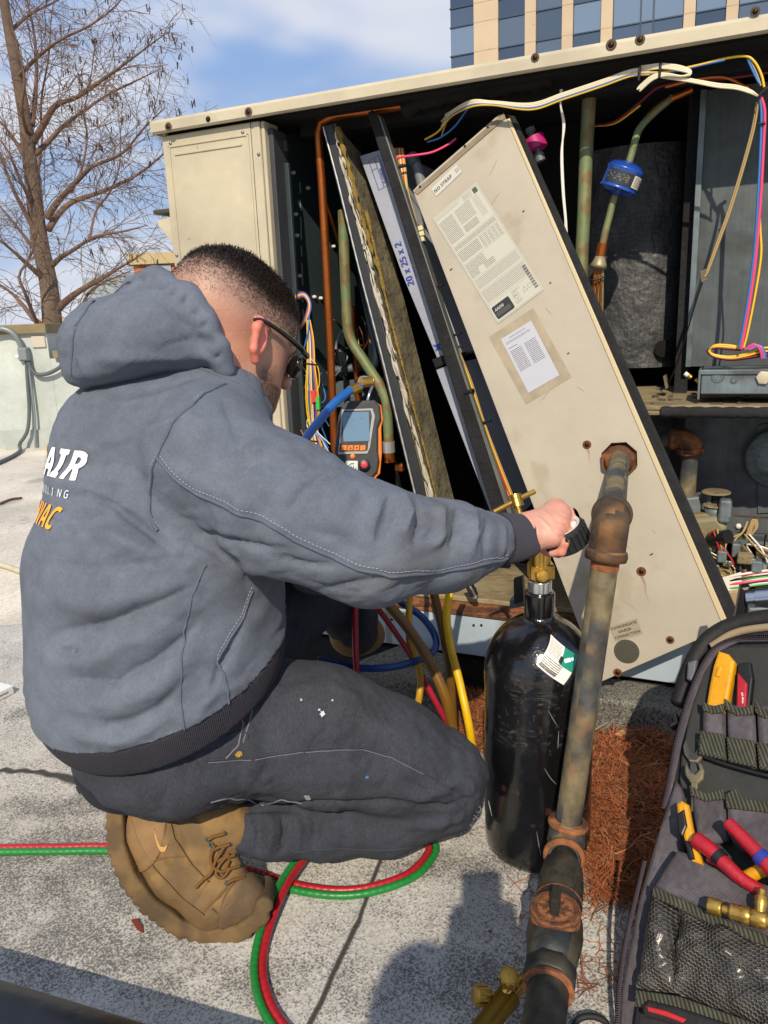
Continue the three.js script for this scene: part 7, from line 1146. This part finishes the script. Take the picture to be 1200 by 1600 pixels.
  const dense = (poly, o, amp, fr, seg = 34) => {   // a puffed sheet over an outline
    const P = poly.map(([x, y]) => onB(x, y, .045)), [ex, ey, ez] = frameOf(bp.n), c = P.reduce((a, p) => a.add(p), V()).multiplyScalar(1 / P.length), q = P.map(p => { const d = p.clone().sub(c); return [d.dot(ex), d.dot(ey)]; }), pos = [], ix = [], uv = [];
    const [a, b, c2, d] = q; for (let j = 0; j <= seg; j++) for (let i = 0; i <= seg; i++) { const u = i / seg, v = j / seg, x = mix(mix(a[0], b[0], u), mix(d[0], c2[0], u), v), y = mix(mix(a[1], b[1], u), mix(d[1], c2[1], u), v); const pf = .026 * Math.pow(Math.sin(Math.PI * u) * Math.sin(Math.PI * v), .5) + amp * (fbm3(x * fr, y * fr, 3, 4) - .5); const p = c.clone().addScaledVector(ex, x).addScaledVector(ey, y).addScaledVector(ez, o + pf); pos.push(p.x, p.y, p.z); uv.push(x, y); }
    for (let j = 0; j < seg; j++) for (let i = 0; i < seg; i++) { const k = j * (seg + 1) + i; ix.push(k, k + seg + 1, k + 1, k + 1, k + seg + 1, k + seg + 2); }
    const g = new THREE.BufferGeometry(); g.setAttribute('position', new THREE.Float32BufferAttribute(pos, 3)); g.setAttribute('uv', new THREE.Float32BufferAttribute(uv, 2)); g.setIndex(ix); g.computeVertexNormals(); return g;
  };
  netM.side = THREE.DoubleSide;
  obj('net_pocket', dense([[1024, 1398], [1062, 1416], [1056, 1552], [992, 1548]], .0, .03, 34), netM, t);
  obj('net_pocket', dense([[1060, 1416], [1260, 1496], [1260, 1630], [1054, 1552]], .002, .045, 30), netM, t);
  obj('pouch_body', tri(slab([[1026, 1384], [1070, 1400], [1250, 1470], [1250, 1690], [975, 1690], [992, 1560], [1010, 1470]], bp, .05, .012, .04)), char_, t);
  obj('webbing', tri(slab([[992, 1546], [1060, 1556], [1250, 1624], [1250, 1646], [1100, 1598], [1050, 1580], [990, 1572]], fp2, .01, .003, .02)), olive, t);
  obj('zip_slot', tri(slab([[1002, 1570], [1012, 1562], [1060, 1574], [1140, 1600], [1140, 1625], [1050, 1600], [1004, 1588]], fp2, .012, .004, .026)), blk, t);
  obj('lining', tri(slab([[1010, 1572], [1040, 1579], [1072, 1592], [1066, 1598], [1040, 1588], [1012, 1580]], fp2, .006, .002, .029)), mat(0xb21f28, .7), t);
  obj('buckle', [tri(slab([[1042, 1120], [1055, 1112], [1060, 1130], [1046, 1136]], bp, .02, .003, .0, [[[1046, 1122], [1052, 1118], [1055, 1128], [1048, 1131]]]))], M.plasticBlack, t);
  obj('strap_end', tri(slab([[1074, 1034], [1088, 1030], [1086, 1052], [1080, 1064], [1072, 1060]], bp, .014, .004, .004)), mat(0x5d5f66, .6), t);
  obj('strap_loop', tri(tube([G(895, 1606, .005), G(905, 1592, .012), G(925, 1588, .014), G(945, 1596, .01), G(952, 1612, .005)], .005, 30, 8)), blk, t);
  const tp = o => ({ p: bp.p.clone().addScaledVector(bp.n, o), n: bp.n });
  // tools
  const yel = phys(0xe6a414, .42, { clearcoat: .1, map: re(T.grime, 6), bumpMap: re(T.noise, 14), bumpScale: .001 }), redM = phys(0xb0182a, .4, { clearcoat: .15, map: re(T.grime, 7), bumpMap: re(T.noise, 14), bumpScale: .0012 });
  const k1 = thing('utility_knife', 'yellow plastic box cutter standing in a pocket of the tool bag', 'knife');
  obj('body', slab([[1122, 1016], [1138, 1021], [1147, 1032], [1143, 1060], [1136, 1098], [1131, 1112], [1102, 1108], [1108, 1070], [1114, 1040]], tp(.016), .022, .005), yel, k1); obj('slider', slab([[1121, 1040], [1128, 1041], [1124, 1057], [1117, 1056]], tp(.02), .006, .002), yel, k1);
  const k2 = thing('utility_knife', 'black and red folding knife standing in the middle pocket of the tool bag', 'knife');
  obj('body', slab([[1153, 1036], [1172, 1034], [1176, 1060], [1170, 1112], [1148, 1110]], tp(.010), .016, .003), M.plasticBlack, k2); obj('grip', slab([[1152, 1050], [1167, 1067], [1165, 1112], [1150, 1111]], tp(.0165), .012, .003), redM, k2); quad([[1157, 1100], [1156, 1066], [1163, 1066], [1164, 1100]].map(q => q), tp(.0165), .0012, mat(0xffffff, .5, { transparent: true, map: canvasTex(160, 32, g => { g.fillStyle = '#f2e9e6'; g.font = 'bold 20px sans-serif'; g.fillText('snap-off', 4, 22); }) }), k2, 'print');
  const wr = (lab, cx, cy, o, s) => { const w = thing('wrench', lab, 'wrench', 'wrenches in the tool bag'); obj('head', tri(slab([[cx - 15 * s, cy - 20 * s], [cx - 8 * s, cy - 4 * s], [cx + 2 * s, cy + 1 * s], [cx + 10 * s, cy - 8 * s], [cx + 6 * s, cy - 24 * s], [cx + 14 * s, cy - 20 * s], [cx + 19 * s, cy - 6 * s], [cx + 17 * s, cy + 10 * s], [cx + 7 * s, cy + 20 * s], [cx - 8 * s, cy + 18 * s], [cx - 17 * s, cy + 4 * s], [cx - 19 * s, cy - 10 * s]], tp(o), .009, .003)), M.rust, w); obj('shaft', tri(slab([[cx - 6 * s, cy + 16 * s], [cx + 7 * s, cy + 18 * s], [cx + 6 * s, cy + 75 * s], [cx - 6 * s, cy + 75 * s]], tp(o - .001), .006, .002)), M.rust, w); };
  wr('rusty open ended wrench behind the other wrench in the bag', 1083, 1174, .010, .85); wr('rusty open ended wrench in front, its shaft in the lower pocket', 1084, 1208, .022, .8);
  const pl1 = thing('pliers', 'yellow and black pliers handle sticking out of the bag\'s front pouch', 'pliers');
  obj('handle', slab([[1056, 1256], [1064, 1250], [1074, 1256], [1080, 1290], [1090, 1328], [1098, 1352], [1080, 1346], [1068, 1310], [1058, 1275]], tp(.062), .016, .005), yel, pl1);
  obj('grip', slab([[1056, 1272], [1068, 1264], [1073, 1290], [1066, 1306], [1059, 1300]], tp(.066), .012, .003), M.plasticBlack, pl1); obj('grip', slab([[1068, 1312], [1078, 1314], [1085, 1342], [1076, 1342]], tp(.066), .012, .003), M.plasticBlack, pl1);
  const pl2 = thing('pliers', 'red handled pliers lying across the bag\'s front pouch', 'pliers');
  obj('handle', tube([onB(1088, 1312, .07), onB(1110, 1328, .07), onB(1135, 1352, .068), onB(1160, 1374, .064), onB(1190, 1392, .06)], u => .0125 - .004 * u, 40, 14), redM, pl2); obj('handle', tube([onB(1108, 1340, .055), onB(1130, 1352, .055), onB(1155, 1372, .055), onB(1185, 1396, .05)], .0075, 30, 10), redM, pl2); obj('band', tri(bar(onB(1120, 1336, .07), onB(1128, 1344, .07), .0128, .0122, 16)), M.plasticBlack, pl2);
  const pl3 = thing('screwdriver', 'long red handle leaning against the bag\'s right pocket', 'tool');
  obj('handle', tube([onB(1138, 1286, .075), onB(1160, 1308, .074), onB(1190, 1340, .072), onB(1225, 1380, .07), onB(1250, 1405, .066)], u => .0095 + .003 * u, 40, 14), redM, pl3); obj('band', tri(bar(onB(1186, 1336, .073), onB(1196, 1346, .073), .0125, .0128, 16)), mat(0x27358c, .4), pl3);
  const pl4 = thing('pliers', 'yellow handle lying under the long red handle in the bag', 'pliers'); obj('handle', tube([onB(1165, 1372, .04), onB(1185, 1362, .042), onB(1240, 1340, .042)], .0095, 20, 12), yel, pl4);
  const bf = thing('brass_fitting', 'brass valve fitting with a hex nut lying on the bag\'s flap', 'fitting');
  const b0 = onB(1106, 1414, .085), b1 = onB(1216, 1444, .082), bd = b1.clone().sub(b0).normalize(), bl = k => b0.clone().addScaledVector(bd, k);
  obj('nut', tri(lathe([[.0001, 0], [.009, 0], [.0118, .002], [.0118, .018], [.009, .020]], b0, bd, 6)), M.brass, bf); obj('neck', tri(bar(bl(.02), bl(.03), .0062)), M.brass, bf);
  obj('body', tri(lathe([[.006, 0], [.0105, .002], [.0115, .006], [.0098, .009], [.0115, .012], [.0098, .015], [.0118, .019], [.0122, .026], [.009, .03]], bl(.028), bd, 24)), M.brass, bf); obj('block', tri(lathe([[.006, 0], [.0125, .002], [.0125, .02], [.006, .022]], bl(.057), bd, 6)), M.brass, bf); obj('stem', tri(bar(bl(.078), bl(.13), .0085, .0085, 16)), M.brass, bf);
  const sd = bp.n.clone().cross(bd).normalize(); if (sd.y < 0) sd.negate(); obj('side_port', tri(lathe([[.0001, .034], [.0045, .034], [.0055, .03], [.0055, .024], [.0085, .022], [.0085, .012], [.007, .008], [.008, 0]], bl(.068).addScaledVector(sd, .006), sd, 20)), M.brass, bf);
  // pump head behind the bag
  const pu = thing('hand_pump', 'silver cylinder held in a black bracket behind the tool bag', 'tool');
  obj('bracket', tri(slab([[1158, 918], [1172, 916], [1176, 930], [1168, 960], [1160, 990], [1136, 1000], [1150, 962]], { p: D(1150, 950, 1.5), n: V(-.3, .1, 1).normalize() }, .03, .006)), M.plasticBlack, pu);
  obj('cylinder', [bar(D(1168, 937, 1.5), D(1184, 936, 1.49), .019, .019, 24), bar(D(1184, 936, 1.49), D(1260, 930, 1.44), .023, .023, 28)], mat(0xaeb6bd, .18, { metalness: .95 }), pu); obj('clamp', tri(slab([[1170, 950], [1210, 948], [1212, 962], [1168, 962]], { p: D(1190, 955, 1.47), n: V(-.3, .1, 1).normalize() }, .03, .004)), M.galvDull, pu);
}
// ================= NEEDLES AND SMALL THINGS ON THE ROOF =================
{
  const pos = [], col = [], mound = (x, z) => { const n = fbm3(x * 11, 4, z * 11, 3) - .5; return .045 * sstep(.25, .03, Math.hypot((x - .50) * .95, (z + 1.50) * .62) + .16 * n) + .03 * sstep(.2, .0, Math.hypot(x - .62, z + 1.72) + .1 * n); };
  const put = (x, z, y) => {
    const a = rr(0, 6.283), L = rr(.018, .05), b = rr(-1.4, 1.4), w = rr(.0005, .0009), tl = rr(-.35, .45), k = rr(.5, 1.35), t = rnd(); const c = t < .75 ? [.33 * k, .10 * k, .032 * k] : t < .93 ? [.16 * k, .055 * k, .022 * k] : [.42 * k, .25 * k, .11 * k];
    let px = x, py = y, pz = z, an = a; for (let i = 0; i < 3; i++) { const nx = px + Math.cos(an) * L / 3, nz = pz + Math.sin(an) * L / 3, ny = Math.max(py + tl * L / 3, .0015), ox = -Math.sin(an) * w, oz = Math.cos(an) * w; pos.push(px - ox, py, pz - oz, nx + ox, ny, nz + oz, px + ox, py, pz + oz, px - ox, py, pz - oz, nx - ox, ny, nz - oz, nx + ox, ny, nz + oz); for (let q = 0; q < 6; q++) col.push(...c); px = nx; py = ny; pz = nz; an += b / 3; }
  };
  for (let i = 0; i < 60000; i++) { const p = G(rr(880, 1100), rr(1085, 1430)), m = mound(p.x, p.z); if (rnd() > m * 24 - .05 + (rnd() < .03 ? .3 : 0)) continue; put(p.x, p.z, rnd() * (m + .010)); }
  for (let i = 0; i < 4500; i++) { const p = G(rr(690, 790), rr(1070, 1180)); if (fbm3(p.x * 9, 2, p.z * 9, 2) > .45) put(p.x, p.z, rnd() * .02); }
  for (let i = 0; i < 260; i++) { const p = G(rr(800, 1010), rr(1330, 1560)); put(p.x, p.z, .002); }
  const g = new THREE.BufferGeometry(); g.setAttribute('position', new THREE.Float32BufferAttribute(pos, 3)); g.setAttribute('color', new THREE.Float32BufferAttribute(col, 3)); g.computeVertexNormals();
  const m = obj('pine_needles', g, mat(0xffffff, .85, { vertexColors: true, side: THREE.DoubleSide })); m.userData = { kind: 'stuff', label: 'drift of rust coloured dry needles beside the gas pipe', category: 'needles' };
  const bd = G(930, 1180); const base = new THREE.PlaneGeometry(.5, .75, 30, 40).rotateX(-Math.PI / 2); const bpz = base.attributes.position; for (let i = 0; i < bpz.count; i++) { const x = bpz.getX(i) + .52, z = bpz.getZ(i) - 1.62; bpz.setXYZ(i, x, mound(x, z) * .8 - .009 + .006 * (fbm3(x * 40, 1, z * 40, 3) - .5), z); } base.computeVertexNormals();
  const lit = obj('needle_litter', base, mat(0x4a2413, .95, { bumpMap: re(T.noise, 3), bumpScale: .01 })); lit.userData = { kind: 'stuff', label: 'dark rotted litter under the dry needles', category: 'needles' };
  tag(obj('twig', tube([G(905, 1150, .05), G(930, 1140, .055), G(960, 1122, .06)], .0022, 12, 6), mat(0x8a7a62, .9)), 'thin grey twig lying on the dry needles', 'twig');
  tag(obj('dry_leaf', slab([G(960, 1150, .05), G(975, 1139, .055), G(1000, 1143, .055), G(985, 1152, .05)], { p: G(975, 1145, .055), n: V(.1, 1, .3).normalize() }, .002), mat(0xa8885a, .9)), 'curled tan dead leaf on the dry needles', 'leaf');
  tag(obj('dry_leaf', slab([G(205, 1440, .004), G(213, 1436, .007), G(222, 1446, .006), G(224, 1456, .004), G(214, 1452, .004)], { p: G(214, 1446, .006), n: V(.1, 1, .2).normalize() }, .002), mat(0x6d2a18, .9)), 'small red-brown leaf scrap on the stained roof left of the boot', 'leaf');
  for (const [x, y, l] of [[430, 1553, 'tiny red-brown scrap beside the hose on the roof'], [762, 1455, 'tiny red-brown scrap beside the gas valve']]) tag(obj('dry_leaf', slab([G(x, y, .003), G(x + 5, y - 3, .005), G(x + 7, y + 2, .004)], { p: G(x, y, .004), n: V(0, 1, .1).normalize() }, .0015), mat(0x7a3520, .9)), l, 'leaf');
  // packet at the left edge
  const a = G(-6, 1097), b = G(20, 1084), xd = b.clone().sub(a).setY(0).normalize(), zd = V(-xd.z, 0, xd.x), pk = thing('small_packet', 'small white and teal cardboard packet lying on the roof by the worker\'s back', 'packet');
  const pm = basis(xd, UPV, xd.clone().cross(UPV), a.clone().add(b).multiplyScalar(.5).addScaledVector(xd, -.03).add(V(0, .0145, 0)).addScaledVector(xd.clone().cross(UPV), -.03));
  obj('carton', rbox(.12, .026, .07, .002, pm), mat(0xd9dcdc, .6), pk); obj('stripe', box(.05, .0012, .066, pm.clone().multiply(new THREE.Matrix4().makeTranslation(-.01, .0138, -.0))), mat(0x1f7f86, .5), pk);
  obj('print', new THREE.PlaneGeometry(.06, .016).applyMatrix4(pm.clone().multiply(new THREE.Matrix4().makeTranslation(.024, 0, .0356))), mat(0xffffff, .6, { transparent: true, map: canvasTex(192, 48, g2 => { g2.fillStyle = '#3a3f44'; g2.font = 'bold 26px sans-serif'; g2.fillText('ThermoX', 40, 32); }) }), pk);
  tag(obj('white_pipe', tube([G(-80, 862, .015), G(0, 882, .015), G(36, 894, .015), G(120, 922, .015), G(200, 950, .015)], .013, 30, 10), mat(0xcfcbb4, .6, { map: re(T.grime, 3) })), 'thin off-white pipe lying on the roof behind the worker\'s back', 'pipe');
  tag(obj('twig', tube([G(0, 787, .01), G(18, 780, .012), G(34, 778, .01)], .008, 12, 6), mat(0x5a3f2c, .9)), 'short brown twig on the far roof beside the parapet cable', 'twig');
  tag(obj('shim', slab([G(118, 1230, .006), G(172, 1226, .006), G(174, 1236, .006), G(122, 1238, .006)], { p: G(150, 1232, .008), n: UPV.clone().add(V(1e-4, 0, 1e-4)).normalize() }, .006, .001), mat(0x2b2b2c, .8)), 'flat dark strip lying on the roof behind the boot', 'strip');
  // dark pipe across the corner
  const dk = thing('black_pipe', 'thick dark pipe lying across the roof at the worker\'s feet', 'pipe');
  obj('pipe', tri(bar(G(-160, 1575, .07), G(330, 1740, .07), .07, .07, 36)), phys(0x12151b, .4, { map: re(T.grime, 2), bumpMap: re(T.noise, 4), bumpScale: .002 }), dk);
}
// ================= THE ONE WHO TAKES THE PICTURE (casts the shadow in front) =================
{
  const p = thing('person', 'person squatting behind the phone in a dark jacket, casting the shadow on the roof', 'person');
  const X = -.09, j = (x, y, z) => V(x + X, y + .04 * clamp(y * 3), z);
  const legs = [-1, 1].map(s => chain([[j(-.04 + s * .1, .34, .56), .09], [j(-.04 + s * .2, .46, .2), .07], [j(-.04 + s * .17, .1, .36), .05], [j(-.04 + s * .18, .04, .26), .04]], .03));
  const arms = [-1, 1].map(s => chain([[j(-.04 + s * .19, .82, .42), .075], [j(-X + .04 + s * .12, .66, .2), .06], [j(-X + s * .045, .88, .09), .045]], .02));
  const cl = join([el(j(-.05, .62, .46), V(1, 0, 0), UPV, V(0, 0, 1), .19, .24, .14), el(j(-.05, .34, .54), V(1, 0, 0), UPV, V(0, 0, 1), .17, .12, .14), ...arms], .05), lg = join(legs, .05);
  obj('jacket', sdfMesh(cl, V(-.6, .1, -.02), V(.45, 1.2, .8), .018).toNonIndexed(), mat(0x24303c, .9), p); obj('trousers', sdfMesh(lg, V(-.6, -.02, .1), V(.4, .8, .8), .018).toNonIndexed(), mat(0x2b2b30, .9), p);
  const hd = join([el(j(-.05, 1.0, .36), V(1, 0, 0), UPV, V(0, 0, 1), .078, .115, .098), rc(j(-.05, .9, .38), j(-.05, .8, .44), .055, .06), rc(j(.045 - X, .86, .09), j(.045 - X, .95, .055), .03, .016), rc(j(-.05 - X, .86, .09), j(-.045 - X, .95, .055), .03, .016), rc(j(-.05, .985, .27), j(-.05, .97, .255), .012, .014)], .02);
  obj('body', sdfMesh(hd, V(-.35, .74, .0), V(.3, 1.28, .55), .012).toNonIndexed(), mat(0xa87458, .6), p);
  obj('hair', sdfMesh((x, y, z) => Math.max(el(j(-.05, 1.015, .37), V(1, 0, 0), UPV, V(0, 0, 1), .085, .112, .1)(x, y, z), .03 - (y - 1.04) - (z - .36)), V(-.35, .9, .22), V(.1, 1.25, .52), .012).toNonIndexed(), mat(0x231a14, .8), p);
  const ph = thing('smartphone', 'black phone held up by the squatting person', 'phone'); obj('case', rbox(.076, .15, .009, .004, new THREE.Matrix4().makeTranslation(0, .978, .032)), M.plasticBlack, ph); obj('screen', rbox(.07, .144, .001, .0004, new THREE.Matrix4().makeTranslation(0, .978, .0375)), phys(0x0a0a0c, .1), ph);
}
renderer.render(scene, camera);
